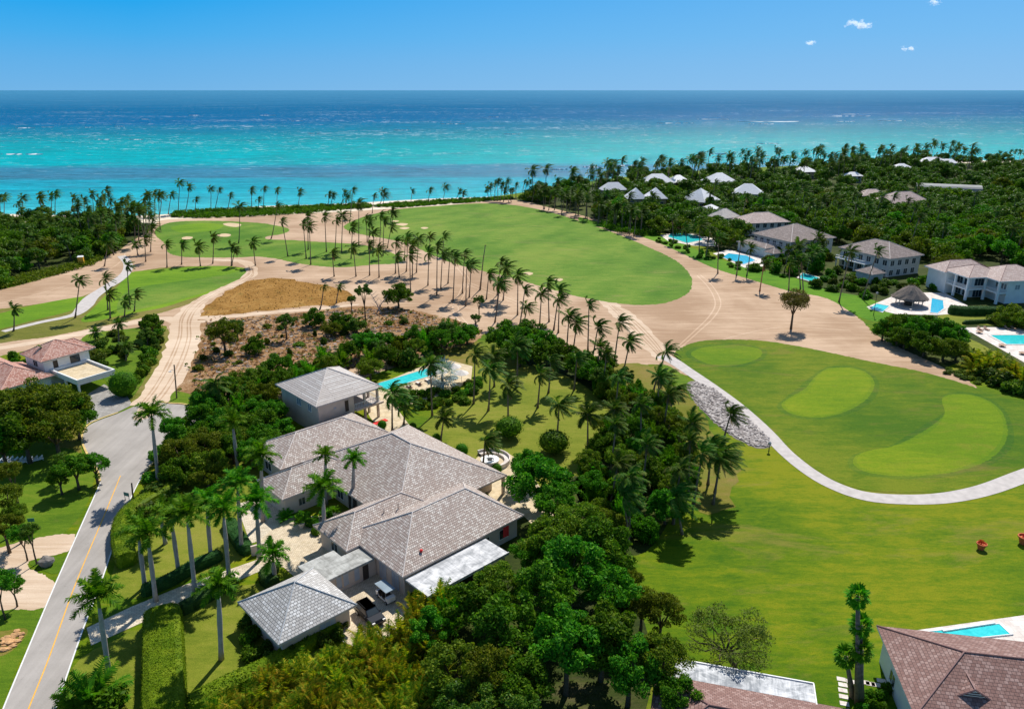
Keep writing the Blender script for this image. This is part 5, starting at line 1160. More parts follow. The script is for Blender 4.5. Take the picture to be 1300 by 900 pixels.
# red towel and red ball on the villa
p = VW(18.3, -.35); t = link('red_towel', None, None, tuple(p)); mb = MB()
for i in range(6):
    x0 = -.5 + i * .17; y0 = .03 * math.sin(i * 2); y1 = .03 * math.sin(i * 2 + 2); mb.box(x0, x0 + .17, y0 - .01, y0 + .03, 1.3 + .04 * math.sin(i), 2.9)
bpy.data.objects.remove(t); t = mb.build('red_towel', M['red_cloth'], None, tuple(VW(17.6, .2)), rz=R(VA)); tag(t, 'bright red towel hanging on the south wall of the big villa', 'towel')
mb = MB(); mb.lathe([(.04, 0), (.17, .06), (.22, .19), (.17, .32), (.03, .38)], 12); q = VW(4.2, 1.7); t = mb.build('red_ball', M['red_cloth'], None, (q.x, q.y, 4.32)); tag(t, 'small red ball lying on the shingle roof above the golf cart', 'ball')
# fire pit with ring bench
p = G(622, 586); t = root('fire_pit', 'round white fire pit table with ring bench on the garden terrace', 'fire pit', (p.x, p.y, 0)); mb = MB(); mb.lathe([(1.45, 0), (1.45, .42), (1.6, .43), (1.6, .52), (.7, .52), (.7, .35), (.02, .35)], 28); mb.build('table', M['white'], t)
mb = MB(); mb.lathe([(.4, .36), (.42, .56), (.3, .62), (.02, .62)], 12); mb.build('bowl', M['dark'], t)
mb = MB(); n_ = 16
for i in range(n_):
    a0, a1 = R(-70 + 200 * i / n_), R(-70 + 200 * (i + 1) / n_)
    for (r0, r1, z0, z1) in ((2.5, 3.3, 0, .45), (3.3, 3.5, 0, .85)):
        c_ = [(r * math.cos(a), r * math.sin(a)) for r, a in ((r0, a0), (r1, a0), (r1, a1), (r0, a1))]
        mb.quad(*[(x, y, z1) for x, y in c_]); mb.quad((c_[0][0], c_[0][1], z0), (c_[0][0], c_[0][1], z1), (c_[3][0], c_[3][1], z1), (c_[3][0], c_[3][1], z0)); mb.quad((c_[2][0], c_[2][1], z0), (c_[2][0], c_[2][1], z1), (c_[1][0], c_[1][1], z1), (c_[1][0], c_[1][1], z0))
mb.build('bench', M['deck'], t)
# loungers
def lounger(x, y, rz, label, group, mat='cushion', fr='wicker'):
    t = root('sun_lounger', label, 'sun lounger', (x, y, 0), rz, group); mb = MB(); mb.box(-.95, .95, -.34, .34, .26, .33)
    mb.build('frame', M[fr], t); mb = MB(); mb.box(-.93, .25, -.31, .31, .332, .42); mb.build('mattress', M[mat], t)
    mb = MB(); mb.quad((.25, -.31, .36), (.92, -.31, .80), (.92, .31, .80), (.25, .31, .36)); mb.quad((.25, .31, .44), (.89, .31, .88), (.89, -.31, .88), (.25, -.31, .44)); mb.quad((.25, -.31, .36), (.25, -.31, .44), (.89, -.31, .88), (.92, -.31, .80)); mb.quad((.92, .31, .80), (.89, .31, .88), (.25, .31, .44), (.25, .31, .36)); mb.quad((.92, -.31, .8), (.89, -.31, .88), (.89, .31, .88), (.92, .31, .8)); mb.build('backrest', M[mat], t)
    for x_ in (-.8, .8):
        for y_ in (-.28, .28): mb = MB(); mb.tube([(x_, y_, 0), (x_, y_, .26)], [.03, .03], 5); mb.build('leg', M[fr], t)
    return t
for i, (px_, py_, lb) in enumerate(((1244, 419, 'left lounger of the left pair by the rectangular pool'), (1252, 419, 'right lounger of the left pair by the rectangular pool'), (1278, 418, 'left lounger of the right pair by the rectangular pool'), (1286, 418, 'right lounger of the right pair by the rectangular pool'))):
    p = G(px_, py_); lounger(p.x, p.y, R(100), lb, 'loungers by the rectangular pool', 'wicker')
for px_, py_, lb in ((1243, 423, 'small brown wicker table in front of the left lounger pair'), (1272, 440, 'round brown basket table at the pool corner'), (1298, 450, 'brown wicker seat at the right edge of the deck')):
    p = G(px_, py_); t = root('wicker_table', lb, 'table', (p.x, p.y, 0)); mb = MB(); mb.lathe([(.5, .42), (.85, .45), (.85, .52), (.02, .52)], 14); mb.build('top', M['wicker'], t); mb = MB(); mb.lathe([(.45, 0), (.3, .2), (.45, .42)], 12); mb.build('base', M['wicker'], t)
o7 = ['first', 'second', 'third', 'fourth', 'fifth', 'sixth', 'seventh', 'eighth', 'ninth']
for i in range(9):
    px_ = -2 + i * 6.2; p = G(px_, 588 - (i % 3) * .6 - i * .2); lounger(p.x, p.y, R(40), o7[i] + ' pale sun lounger from the left in the row under the big left tree', 'loungers under the left tree', 'white', 'white')
p = G(1225, 431); t = root('patio_umbrella', 'closed-looking low pale parasol at the corner of the right pool deck', 'parasol', (p.x, p.y + 1, 0)); mb = MB(); mb.lathe([(1.7, 2.0), (.9, 2.4), (.03, 2.75)], 8); mb.build('canopy', M['cushion'], t); mb = MB(); mb.tube([(0, 0, 0), (0, 0, 2.7)], [.04, .04], 6); mb.build('pole', M['metal_grey'], t)
t['label'] = 'pale open parasol at the corner of the right pool deck'
# sitting places by the villa pool
for i, (u_, v_, lb) in enumerate(((50.5, 56.0, 'cream parasol on the villa pool deck nearest the silver palm'), (54.5, 56.5, 'cream parasol at the far end of the villa pool deck'), (53.0, 52.2, 'cream parasol on the villa pool deck nearest the garden lawn'))):
    q = VW(u_, v_); t = root('patio_umbrella', lb, 'parasol', tuple(q)); mb = MB(); mb.lathe([(1.7, 2.1), (.9, 2.5), (.03, 2.9)], 8); mb.build('canopy', M['cushion'], t); mb = MB(); mb.tube([(0, 0, 0), (0, 0, 2.9)], [.04, .04], 6); mb.build('pole', M['metal_grey'], t)
for i, (u_, v_) in enumerate(((40.5, 57.6), (43, 57.6), (45.5, 57.6), (48, 57.6))):
    q = VW(u_, v_); lounger(q.x, q.y, R(VA - 90), o7[i] + ' cream sun lounger from the left along the villa pool', 'loungers along the villa pool')
mb = MB(); q0 = VW(45, 52); mb.box(0, 12, -.15, .15, 0, .9); 
# stepping stones
for i, (px_, py_) in enumerate(((1068, 862), (1070, 869), (1070, 876), (1071, 884), (1072, 893), (1080, 865), (1098, 866), (1105, 868), (1112, 869), (1119, 864))):
    p = G(px_, py_); mb = MB(); mb.box(-.45, .45, -.3, .3, 0, .05); t = mb.build('stepping_stone', M['deck'], None, (p.x, p.y, 0), rz=R(-16)); note(t, 'in the path beside the fan palms', 'pale square stepping stone', ''); t['category'] = 'stepping stone'; t['group'] = 'stepping stones beside the fan palms'
# stones: one bed nobody could count, boulders as things
def rock_mesh(seed, r_=1.0, sq=.7):
    bm = bmesh.new(); bmesh.ops.create_icosphere(bm, subdivisions=2, radius=r_); rr = random.Random(seed); 
    for v_ in bm.verts: k = 1 + rr.uniform(-.22, .18); v_.co = Vector((v_.co.x * k, v_.co.y * k, v_.co.z * k * sq))
    return bm
bm = rock_mesh(3); me = bpy.data.meshes.new('boulder'); bm.to_mesh(me); bm.free(); me.materials.append(M['rock_dark']); p = G(60, 717); t = link('boulder', me, None, (p.x, p.y, .5), 0, (1.0, .9, 1.1)); tag(t, 'grey boulder on the grass wedge between the two sandy driveways', 'boulder')
bed = [(G(*q).x, G(*q).y) for q in [(874, 489), (885, 485), (905, 493), (935, 516), (957, 538), (975, 556), (977, 567), (955, 566), (922, 548), (892, 520), (878, 502)]]
rs = random.Random(12); VV = []; FF = []; base_r = []
for s_ in range(5):
    bm = bmesh.new(); bmesh.ops.create_icosphere(bm, subdivisions=1, radius=1); rr = random.Random(s_)
    for v_ in bm.verts: v_.co *= 1 + rr.uniform(-.25, .2)
    base_r.append(([tuple(v_.co) for v_ in bm.verts], [tuple(v_.index for v_ in f.verts) for f in bm.faces])); bm.free()
x0, x1, y0, y1 = min(b[0] for b in bed), max(b[0] for b in bed), min(b[1] for b in bed), max(b[1] for b in bed); cnt = 0
while cnt < 2400:
    x, y = rs.uniform(x0, x1), rs.uniform(y0, y1)
    if not inside(x, y, bed): continue
    cnt += 1; k = rs.uniform(.13, .36); vs, fs = rs.choice(base_r); n0 = len(VV); ca = rs.uniform(0, 6.28)
    for a in vs: VV.append((x + k * (a[0] * math.cos(ca) - a[1] * math.sin(ca)), y + k * (a[0] * math.sin(ca) + a[1] * math.cos(ca)), .1 + k * a[2] * .6))
    FF += [tuple(i + n0 for i in f) for f in fs]
def rockpile():
    a = NT('rockpile'); r = a.n('NewGeometry').outputs['Random Per Island']; return a.fin(a.bsdf(a.ramp(r, [(0, (.16, .14, .13)), (.5, (.34, .30, .28)), (1, (.60, .55, .51))]), .9, .2))
M['rockpile'] = rockpile(); o = link('stone_bed', new_mesh('stone_bed', VV, FF, [M['rockpile']])); tag(o, kind='stuff')
# debris on the scrub land
def debris(name, polypx, n, kmin, kmax, mat, seed):
    P2 = [(G(*q).x, G(*q).y) for q in polypx]; rs = random.Random(seed); VV = []; FF = []; xs = [q[0] for q in P2]; ys = [q[1] for q in P2]; c_ = 0
    while c_ < n:
        x, y = rs.uniform(min(xs), max(xs)), rs.uniform(min(ys), max(ys))
        if not inside(x, y, P2): continue
        c_ += 1; k = rs.uniform(kmin, kmax); vs, fs = rs.choice(base_r); n0 = len(VV); st = rs.uniform(.5, 2.4)
        for a in vs: VV.append((x + k * a[0] * st, y + k * a[1], k * .3 + k * a[2] * .5))
        FF += [tuple(i + n0 for i in f) for f in fs]
    o = link(name, new_mesh(name, VV, FF, [M[mat]])); tag(o, kind='stuff')
scr = [(262, 408), (330, 403), (430, 394), (500, 392), (560, 404), (605, 420), (590, 434), (480, 458), (330, 495), (275, 518), (240, 508), (252, 460)]
debris('ground_debris', scr, 1500, .08, .32, 'rockpile', 5)
debris('brush_debris', scr, 1500, .1, .4, 'bark_coco', 6)
debris('rubble', [(2, 812), (12, 803), (28, 799), (30, 806), (16, 822), (3, 828)], 60, .12, .4, 'rust_rock', 7)
BRIGHT_NEAR = [tree_crown(s + 35, 4.5, 3.6, 44, 6500, .18, 'bright', (.10, .24), .5, .4) for s in range(2)]

# ------------------------------------------------------------------ planting
def z1(l): return [(a / 4, 200 + b / 4, c / 4, 200 + d / 4) for a, b, c, d in l]
def z2(l): return [(325 + a / 4, 200 + b / 4, 325 + c / 4, 200 + d / 4) for a, b, c, d in l]
def z3(l): return [(650 + a / 4, 200 + b / 4, 650 + c / 4, 200 + d / 4) for a, b, c, d in l]
def z4(l): return [(975 + a / 4, 160 + b / 4, 975 + c / 4, 160 + d / 4) for a, b, c, d in l]
def z6(l): return [(325 + a / 4, 400 + b / 4, 325 + c / 4, 400 + d / 4) for a, b, c, d in l]
def z7(l): return [(650 + a / 4, 400 + b / 4, 650 + c / 4, 400 + d / 4) for a, b, c, d in l]
# rows entered as base x, base y, crown x, crown y
coco_px(z1([(20, 292, 20, 200), (5, 300, 0, 205), (110, 330, 118, 205), (98, 320, 90, 235), (215, 330, 205, 190), (200, 320, 212, 210), (280, 275, 285, 182), (262, 280, 262, 195), (350, 300, 372, 205), (530, 260, 537, 162),
            (785, 295, 785, 180), (808, 295, 820, 187), (855, 290, 870, 188), (905, 280, 912, 130), (938, 280, 962, 150), (992, 290, 995, 212), (1072, 270, 1072, 160), (1090, 272, 1112, 165), (1155, 266, 1168, 192), (1277, 266, 1277, 165)])
        + z2([(15, 270, 12, 212), (35, 270, 40, 158), (104, 250, 108, 165), (210, 258, 224, 175), (365, 250, 370, 185), (380, 250, 390, 192), (428, 246, 450, 180), (456, 246, 462, 205), (480, 305, 492, 165), (590, 285, 597, 195), (630, 236, 648, 172), (646, 236, 655, 192),
              (785, 228, 793, 172), (873, 224, 882, 165), (948, 220, 965, 150), (1012, 220, 1035, 172), (1046, 220, 1050, 180)]), 'in the row along the beach', crowns=COCO)
coco_px(z2([(1180, 212, 1172, 160), (1195, 216, 1190, 145), (1212, 222, 1215, 130), (1228, 222, 1228, 120), (1240, 222, 1250, 140), (1256, 226, 1275, 125), (1285, 230, 1262, 165), (1296, 228, 1290, 170)])
        + z3([(20, 205, 20, 140), (5, 210, 0, 165)]), 'at the far tip of the big fairway')
coco_px(z1([(740, 530, 735, 412), (765, 480, 770, 355), (848, 560, 842, 440), (922, 545, 920, 440), (1018, 553, 1005, 452), (1080, 540, 1085, 405), (1175, 553, 1178, 455), (1178, 550, 1195, 470), (1297, 550, 1285, 430), (1212, 435, 1218, 250), (700, 495, 690, 440), (530, 553, 548, 440)]),
        'around the small left fairway')
coco_px(z1([(382, 815, 405, 622), (660, 750, 643, 550), (548, 775, 533, 615), (560, 818, 558, 690), (632, 808, 637, 728), (682, 783, 690, 690), (68, 883, 70, 770)]), 'on the left tee beside the concrete path', scale=.95)
coco_px(z2([(77, 413, 108, 250), (162, 503, 132, 325), (255, 512, 242, 335), (265, 470, 260, 300), (278, 545, 270, 350), (358, 480, 350, 298), (400, 475, 408, 318), (435, 480, 443, 292), (522, 450, 520, 235), (483, 515, 492, 352), (508, 605, 495, 455), (397, 605, 386, 485),
            (577, 600, 577, 437), (565, 430, 560, 310), (572, 470, 577, 325), (592, 470, 598, 380), (627, 450, 633, 292), (645, 500, 650, 320), (683, 330, 690, 265), (690, 330, 703, 285), (667, 460, 688, 352), (625, 610, 622, 470)]), 'in the grove between the two fairways')
coco_px(z2([(708, 590, 710, 430), (728, 610, 718, 500), (763, 580, 770, 408), (755, 520, 758, 430), (793, 610, 795, 442), (785, 685, 780, 495), (815, 585, 828, 412), (877, 520, 885, 402), (873, 650, 878, 482), (918, 700, 922, 450), (945, 500, 955, 405), (938, 670, 948, 490),
            (975, 640, 985, 492), (1000, 730, 1010, 510), (1048, 690, 1060, 490), (1065, 755, 1070, 548), (1083, 710, 1092, 548), (1170, 720, 1183, 590), (1225, 700, 1243, 530), (1255, 725, 1270, 558), (1222, 765, 1237, 640), (1213, 838, 1240, 635)])
        + z3([(28, 800, 30, 597), (40, 850, 65, 672), (60, 838, 78, 758), (140, 850, 150, 690), (188, 835, 182, 635), (212, 875, 240, 672), (235, 890, 240, 720)]), 'on the sand beside the dark scrub', crowns=COCO)
coco_px(z7([(278, 165, 290, 5), (312, 170, 330, 42), (385, 185, 390, -55), (405, 250, 435, 60), (518, 260, 547, 35), (550, 335, 597, 130), (717, 395, 783, 182), (740, 400, 780, 322), (797, 500, 830, 385)]), 'along the lower edge of the sand')
coco_px(z7([(28, 365, 28, 150), (130, 470, 145, 300), (185, 395, 197, 240), (315, 380, 328, 222), (228, 640, 240, 455), (385, 700, 385, 500)]) + z6([(895, 515, 885, 250), (1105, 450, 1112, 200), (1180, 485, 1190, 275), (1280, 540, 1280, 350), (938, 640, 955, 520), (1152, 760, 1162, 640), (692, 590, 690, 400), (750, 555, 757, 455)])
        + [(627.5, 491, 627, 452), (655.5, 491, 658, 441)], 'in the villa garden', crowns=COCO + COCO_CALM)
coco_px(z7([(1070, 655, 1110, 505), (995, 860, 1015, 660), (1030, 900, 1062, 700)]) + [(905, 640, 915, 582), (866, 678, 858, 632), (880, 640, 892, 575), (798, 690, 792, 630)], 'on the lawn below the stone bed', lean_y=0)
coco_px(z4([(360, 895, 418, 640), (480, 880, 555, 635), (105, 835, 110, 700), (180, 845, 172, 690), (165, 830, 150, 670)]) + z3([(1045, 590, 1050, 405), (1140, 600, 1165, 430), (1192, 602, 1212, 460), (950, 490, 955, 350), (985, 500, 1010, 375), (895, 470, 880, 360), (820, 440, 815, 315)]), 'before the right-hand villas')
coco_px(z3([(1258, 680, 1280, 540)]), 'with the reddish trunk at the right sand edge', bark='bark_red')
coco_px([(60, 480, 61, 449), (53, 478, 52, 466)], 'before the terracotta villa', crowns=COCO_CALM)
coco_px([(272, 530, 272, 487), (278, 516, 300, 497)], 'near the switch box', crowns=COCO_CALM)
coco_px(z2([(325, 770, 345, 655), (408, 740, 425, 655)]), 'small on the scrub land', scale=.6)
# double rows along the right side of the big fairway
rr = random.Random(31); lst = []
for i in range(40):
    t = i / 39; x = 664 + (815 - 664) * t; y = 255 + (301 - 255) * t ** 1.0 + rr.uniform(-7, 3); h = 19 + 10 * t + rr.uniform(-2, 3); x += rr.uniform(-4, 4)
    lst.append((x, y, x + rr.uniform(-1, 4), y - h))
coco_px(lst, 'right of the big fairway')
# palm grove of the left wood
spots = scatter([(95, 290), (130, 280), (190, 278), (205, 292), (190, 312), (165, 318), (135, 332), (120, 318)], 52, 4.4, 5)
for x, y in spots: h = rr.uniform(7, 15); coconut(Vector((x, y, 0)), Vector((x + rr.uniform(-1, 2.5), y, h)), 'in the dense grove of the left wood')
for x, y in scatter([(-30, 300), (100, 292), (110, 330), (40, 352), (-30, 362)], 12, 12, 6, lambda x, y: not (-166 < x < -143 and 245 < y < 274)): h = rr.uniform(6, 10); coconut(Vector((x, y, 0)), Vector((x + rr.uniform(-1, 2), y, h)), 'among the bushes of the left wood', crowns=COCO_CALM)
LWOOD = [(-60, 284), (20, 284), (60, 284), (100, 284), (140, 284), (180, 292), (150, 318), (118, 336), (60, 352), (0, 366), (-60, 376)]
for x, y in scatter(LWOOD, 110, 5.2, 7, lambda x, y: not (-166 < x < -143 and 245 < y < 274)): broad(x, y, rr.uniform(4.5, 8), rr.uniform(3.6, 5.6), 'of the left wood', FICUS_FAR + OLIVE_FAR + BRIGHT_FAR, noun='bushy tree', adj=rr.choice(['dark green', 'dense', 'low']), limbs=3)

# far right woodland: keep the roofs in sight
houses = [o for o in bpy.data.objects if o.get('category') == 'house']
bpy.context.view_layer.update()
boxes = []
for h_ in houses:
    pts = [ch.matrix_world @ Vector(c) for ch in h_.children if ch.type == 'MESH' and ch.name.startswith('roof') for c in ch.bound_box]
    top = [q for q in pts if q.z > 2.5]
    if not top: continue
    pr = [proj(q) for q in top]; boxes.append((min(p[0] for p in pr), max(p[0] for p in pr), min(p[1] for p in pr), max(p[1] for p in pr), min(p[2] for p in pr), max(p[2] for p in pr)))
foot = []
for h_ in houses:
    for ch in h_.children:
        if ch.type == 'MESH' and ch.name.startswith('roof'):
            me = ch.data; c = [ch.matrix_world @ v.co for v in me.vertices]; cx = sum(q.x for q in c) / len(c); cy = sum(q.y for q in c) / len(c); rad = max((q.x - cx) ** 2 + (q.y - cy) ** 2 for q in c) ** .5; foot.append((cx, cy, rad * .80))
def free(x, y, m=1.5): return all((x - a) ** 2 + (y - b) ** 2 > (r_ + m) ** 2 for a, b, r_ in foot)
def shows(x, y, h, rad, hide=0.0):
    """False when a plant here would cover a roof that the place shows"""
    px, py, d = proj((x, y, h)); pw = rad * FPX / d
    for x0, x1, y0, y1, d0, d1 in boxes:
        if d < d0 + 2 and px + pw > x0 + 1 and px - pw < x1 - 1 and py < y1 - (y1 - y0) * hide - .5 and py > y0 - 60: return False
    return True
W1 = [(655, 252), (740, 240), (800, 230), (900, 222), (1000, 216), (1110, 208), (1180, 204.5), (1262, 209), (1310, 211), (1360, 215), (1370, 262), (1240, 262), (1100, 262), (1000, 262), (900, 262), (830, 268), (760, 268), (700, 262)]
W2 = [(745, 272), (830, 262), (900, 262), (1000, 262), (1100, 262), (1370, 262), (1380, 350), (1290, 345), (1240, 328), (1215, 338), (1195, 345), (1190, 334), (1120, 322), (1075, 312), (1035, 305), (960, 290), (925, 318), (900, 316), (850, 300), (800, 292), (770, 284)]
n1 = 0
clear = [[(1015, 268), (1045, 264), (1062, 268), (1055, 282), (1020, 280)], [(1250, 285), (1310, 288), (1310, 300), (1250, 296)]]
clearW = [[(G(*q).x, G(*q).y) for q in c] for c in clear]
poolC = [(72.7, 322.9, 10), (86.1, 281.1, 10), (99.6, 250.7, 8)]
def okw(x, y): return free(x, y) and not any(inside(x, y, c) for c in clearW) and all((x - a) ** 2 + (y - b) ** 2 > c * c for a, b, c in poolC)
for x, y in scatter(W1, 260, 7.2, 11, okw):
    h = rr.uniform(7, 10.5); rad = rr.uniform(4.6, 7.0)
    k = 0
    while not shows(x, y, h, rad * .8, .45) and k < 4: h *= .8; rad *= .85; k += 1
    if k < 4: broad(x, y, h, rad, 'of the far woodland', FICUS_FAR + OLIVE_FAR, noun='woodland tree', adj=rr.choice(['dark green', 'dense', 'rounded']), limbs=2)
for x, y in scatter(W2, 330, 5.6, 12, okw):
    h = rr.uniform(6, 9.5); rad = rr.uniform(4.2, 6.0)
    k = 0
    while not shows(x, y, h, rad * .8, .3) and k < 4: h *= .8; rad *= .85; k += 1
    if k < 4: broad(x, y, h, rad, 'among the right-hand villas', FICUS_FAR * 2 + OLIVE_FAR + BRIGHT_FAR, noun='woodland tree', adj=rr.choice(['dark green', 'dense', 'rounded']), limbs=2)
for x, y in scatter([(655, 252), (740, 240), (800, 230), (900, 221), (1000, 215), (1110, 207.5), (1180, 203.5), (1240, 206), (1240, 222), (1000, 236), (880, 244), (800, 252), (740, 262), (690, 262)], 130, 6.5, 13, lambda x, y: free(x, y, -2)):
    h = rr.uniform(12, 17); px, py, d = proj((x, y, h))
    if not shows(x, y, h, 2.5, .35) and rr.random() < .5: continue
    coconut(Vector((x, y, 0)), Vector((x + rr.uniform(-1, 3), y, h)), 'by the sea on the right', scale=rr.uniform(1.3, 1.8), r=.22)
coco_px([(x, y, x + dx, y - h) for x, y, dx, h in ((1268, 207, 1, 12), (1275, 207, 0, 11), (1281, 206.5, 2, 14), (1287, 206, 2, 14), (1294, 206, 1, 13), (1299, 206, 2, 12))], 'on the bare beach at the far right', scale=1.2)
for x, y in scatter(W2, 60, 8, 14, lambda x, y: okw(x, y)):
    h = rr.uniform(10, 14)
    if not shows(x, y, h, 2.0, .25) and rr.random() < .7: continue
    coconut(Vector((x, y, 0)), Vector((x + rr.uniform(-1, 3), y, h)), 'in the right-hand villa woodland', scale=rr.uniform(1.0, 1.3))
# shrubs and small palms between the right-hand villas and the sand
VS = [(1030, 366), (1050, 345), (1090, 352), (1120, 362), (1160, 358), (1190, 350), (1192, 368), (1150, 368), (1120, 384), (1100, 380), (1070, 372)]
for x, y in scatter(VS, 26, 4.2, 15, lambda x, y: free(x, y, -3)): bush(x, y, rr.uniform(1.8, 2.8), rr.uniform(1.8, 3.0), 'between the balcony villa and the palapa', SHRUB + SHRUBB + SHRUBD)
for x, y in scatter([(955, 345), (1000, 315), (1050, 315), (1060, 330), (1035, 346), (1000, 350), (965, 345)], 30, 4.5, 16, lambda x, y: free(x, y, -2)): bush(x, y, rr.uniform(2.0, 3.4), rr.uniform(2.5, 5.0), 'in front of the wide grey villa', SHRUB + SHRUBB + SHRUBD)
for x, y in scatter([(985, 346), (1010, 326), (1045, 326), (1035, 346), (1005, 352)], 9, 5, 17): coconut(Vector((x, y, 0)), Vector((x + .6, y, rr.uniform(6, 8.5))), 'clustered before the wide grey villa', crowns=COCO_CALM)
for x, y in scatter([(815, 300), (850, 306), (905, 322), (950, 338), (1000, 352), (1010, 356), (950, 346), (900, 332), (850, 314)], 34, 2.6, 18): bush(x, y, rr.uniform(.8, 1.6), rr.uniform(.8, 1.5), 'on the green strip by the pools', SHRUBD + SHRUBB, adj='low rounded')
for x, y in scatter([(838, 262), (1372, 258), (1372, 282), (838, 285)], 1, 5, 99): pass
for px_, py_, hh, rd in ((1204, 335, 8, 5), (1198, 350, 5, 3.5), (1290, 398, 5, 6.5), (1310, 405, 5, 5), (1277, 404, 3.5, 3.5)):
    broad_px(px_, py_, hh, rd, 'beside the white villa', OLIVE, noun='garden tree', adj='thick')
a = G(1210, 408); hedge([(1203, 397), (1225, 399), (1250, 399), (1272, 400)], 3.0, 2.2, 'hedge_dark', 'trimmed dark hedge along the white villa garden', dens=20, leaf=.14)
hedge([(1222, 411.5), (1250, 410), (1266, 410)], 1.0, 1.0, 'hedge_dark', 'low narrow dark hedge on the grass above the right pool deck', dens=20, leaf=.12)
# big hedge mass right of the sand, with its shadow
for i, (px_, py_, hh, rd) in enumerate(((1122, 418, 5.0, 3.2), (1134, 414, 6, 3.8), (1148, 412, 6, 4), (1160, 418, 6.5, 4.2), (1172, 412, 6.2, 4.2), (1186, 416, 6.5, 4.4), (1200, 418, 6.2, 4.2), (1214, 426, 6, 4.0), (1150, 428, 5, 3.8), (1175, 436, 5.5, 4.0), (1200, 440, 5.5, 4.0), (1140, 426, 4.5, 3.2), (1216, 442, 5, 3.4))):
    broad_px(px_, py_, hh, rd, 'at the right sand edge', OLIVE + FICUS, noun='thicket tree', adj='dense')
for i, (px_, py_, hh, rd) in enumerate(((1236, 452, 4, 3), (1248, 458, 4, 3.2), (1262, 462, 4, 3.2), (1276, 468, 4, 3.2), (1290, 474, 4, 3.2), (1304, 482, 4.2, 3.4), (1240, 462, 3, 2.8), (1256, 470, 3, 3.0), (1272, 478, 3, 3), (1290, 486, 3, 3))):
    p = G(px_, py_, 2); bush(p.x, p.y, rd, hh, 'below the right pool', [ARECA[0], ARECA[1]] * 1 + SHRUBO + SHRUB, noun='yellow-green shrub', adj='tall')
for x, y in scatter([(1195, 474), (1240, 487), (1300, 505), (1320, 515), (1320, 498), (1250, 478), (1205, 468)], 60, 1.5, 19): bush(x, y, rr.uniform(.8, 1.2), rr.uniform(.5, 1.0), 'in strip beside practice green', SHRUBO + SHRUB, adj='low')
# round brown-green tree on the sand
broad_px(1008, 388, 10.5, 4.4, 'alone on the sand', [tree_crown(61, 4.2, 3.2, 30, 7500, .16, 'brownleaf')], noun='round brownish tree', adj='thin-leaved', zf=1.0)

# scrub land trees
for px_, py_, hh, rd, cr_ in ((283, 424, 8, 4.6, OLIVE), (300, 415, 5, 2.5, OLIVE), (322, 438, 3.6, 3.2, FICUS), (398, 402, 4.5, 3.6, FICUS), (435, 408, 4.5, 4.2, FICUS), (420, 416, 4, 3, OLIVE), (452, 412, 4, 3, FICUS), (462, 380, 10, 2.4, FICUS), (446, 384, 5, 1.6, FICUS), (505, 374, 6.5, 4.6, FICUS), (608, 388, 7, 1.9, FICUS), (604, 408, 5, 1.6, FICUS), (362, 412, 6.5, 2.6, OLIVE), (470, 440, 5, 2.6, OLIVE)):
    broad_px(px_, py_, hh, rd, 'on the scrub land', cr_, noun='scrub tree', adj='ragged')
for x, y in scatter([(240, 500), (262, 440), (330, 410), (480, 400), (560, 405), (600, 430), (480, 455), (330, 490), (262, 520)], 46, 4, 21): bush(x, y, rr.uniform(.6, 1.8), rr.uniform(.6, 2.0), 'on the brown scrub land', SHRUBO + SHRUB, adj='dry', noun='scrub bush')
for px_, py_, px2, py2 in ((478, 398, 492, 375), (484, 399, 470, 372)):
    b, top = crown_of(px_, py_, px2, py2); t = root('bare_tree', 'leafless branching tree beside the two dark scrub trees, ' + ('leaning right' if px2 > px_ else 'leaning left'), 'tree', (b.x, b.y, 0)); mb = MB(); w_ = top.x - b.x; hz = top.z
    mb.tube([(0, 0, 0), (w_ * .4, 0, hz * .5), (w_, 0, hz)], [.2, .13, .04], 6)
    for k in range(7): a = rr.uniform(.3, .9); q = Vector((w_ * a, 0, hz * a)); e = q + Vector((rr.uniform(-1.8, 1.8), rr.uniform(-1, 1), rr.uniform(.8, 2.2))); mb.tube([q, q.lerp(e, .5) + Vector((0, 0, -.1)), e], [.08, .05, .02], 5)
    mb.build('trunk', M['bark_royal'], t)
# tall shrub belt behind the pavilion and the villa pool
for x, y in scatter([(285, 520), (318, 496), (380, 474), (440, 460), (500, 446), (560, 432), (600, 430), (604, 440), (560, 452), (520, 468), (470, 484), (440, 476), (380, 492), (350, 510), (300, 540)], 62, 3.6, 22, lambda x, y: free(x, y, -1)):
    k = rr.random()
    if k < .45: broad(x, y, rr.uniform(4.5, 6.5), rr.uniform(2.6, 3.8), 'behind the villa pool', OLIVE + FICUS, noun='belt tree', adj=rr.choice(['leafy', 'dense']), limbs=3)
    else: bush(x, y, rr.uniform(1.8, 2.8), rr.uniform(3.5, 5.5), 'behind the villa pool', SHRUB + ARECAG + SHRUBO, noun='tall shrub')
for x, y in scatter([(205, 590), (225, 560), (262, 520), (300, 500), (348, 505), (352, 540), (372, 560), (345, 575), (330, 600), (300, 600), (262, 620), (235, 625)], 50, 3.4, 23, lambda x, y: free(x, y, -.3)):
    broad(x, y, rr.uniform(3.5, 6.0), rr.uniform(2.4, 3.8), 'between circle and villa', FICUS + OLIVE + FICUS, noun='leafy tree', adj=rr.choice(['round', 'dense']), limbs=3)
for px_, py_, r_, h_ in ((222, 572, 3.6, 3.2), (238, 580, 3.2, 3.0), (262, 590, 3.6, 3.4), (205, 618, 3.4, 2.8), (226, 640, 2.4, 2.0), (182, 645, 2.2, 2.4), (190, 600, 1.6, 1.4)): p = G(px_, py_, 1.5); bush(p.x, p.y, r_, h_, 'at the kerb below the turning circle', SHRUB + SHRUBD, noun='big round shrub')
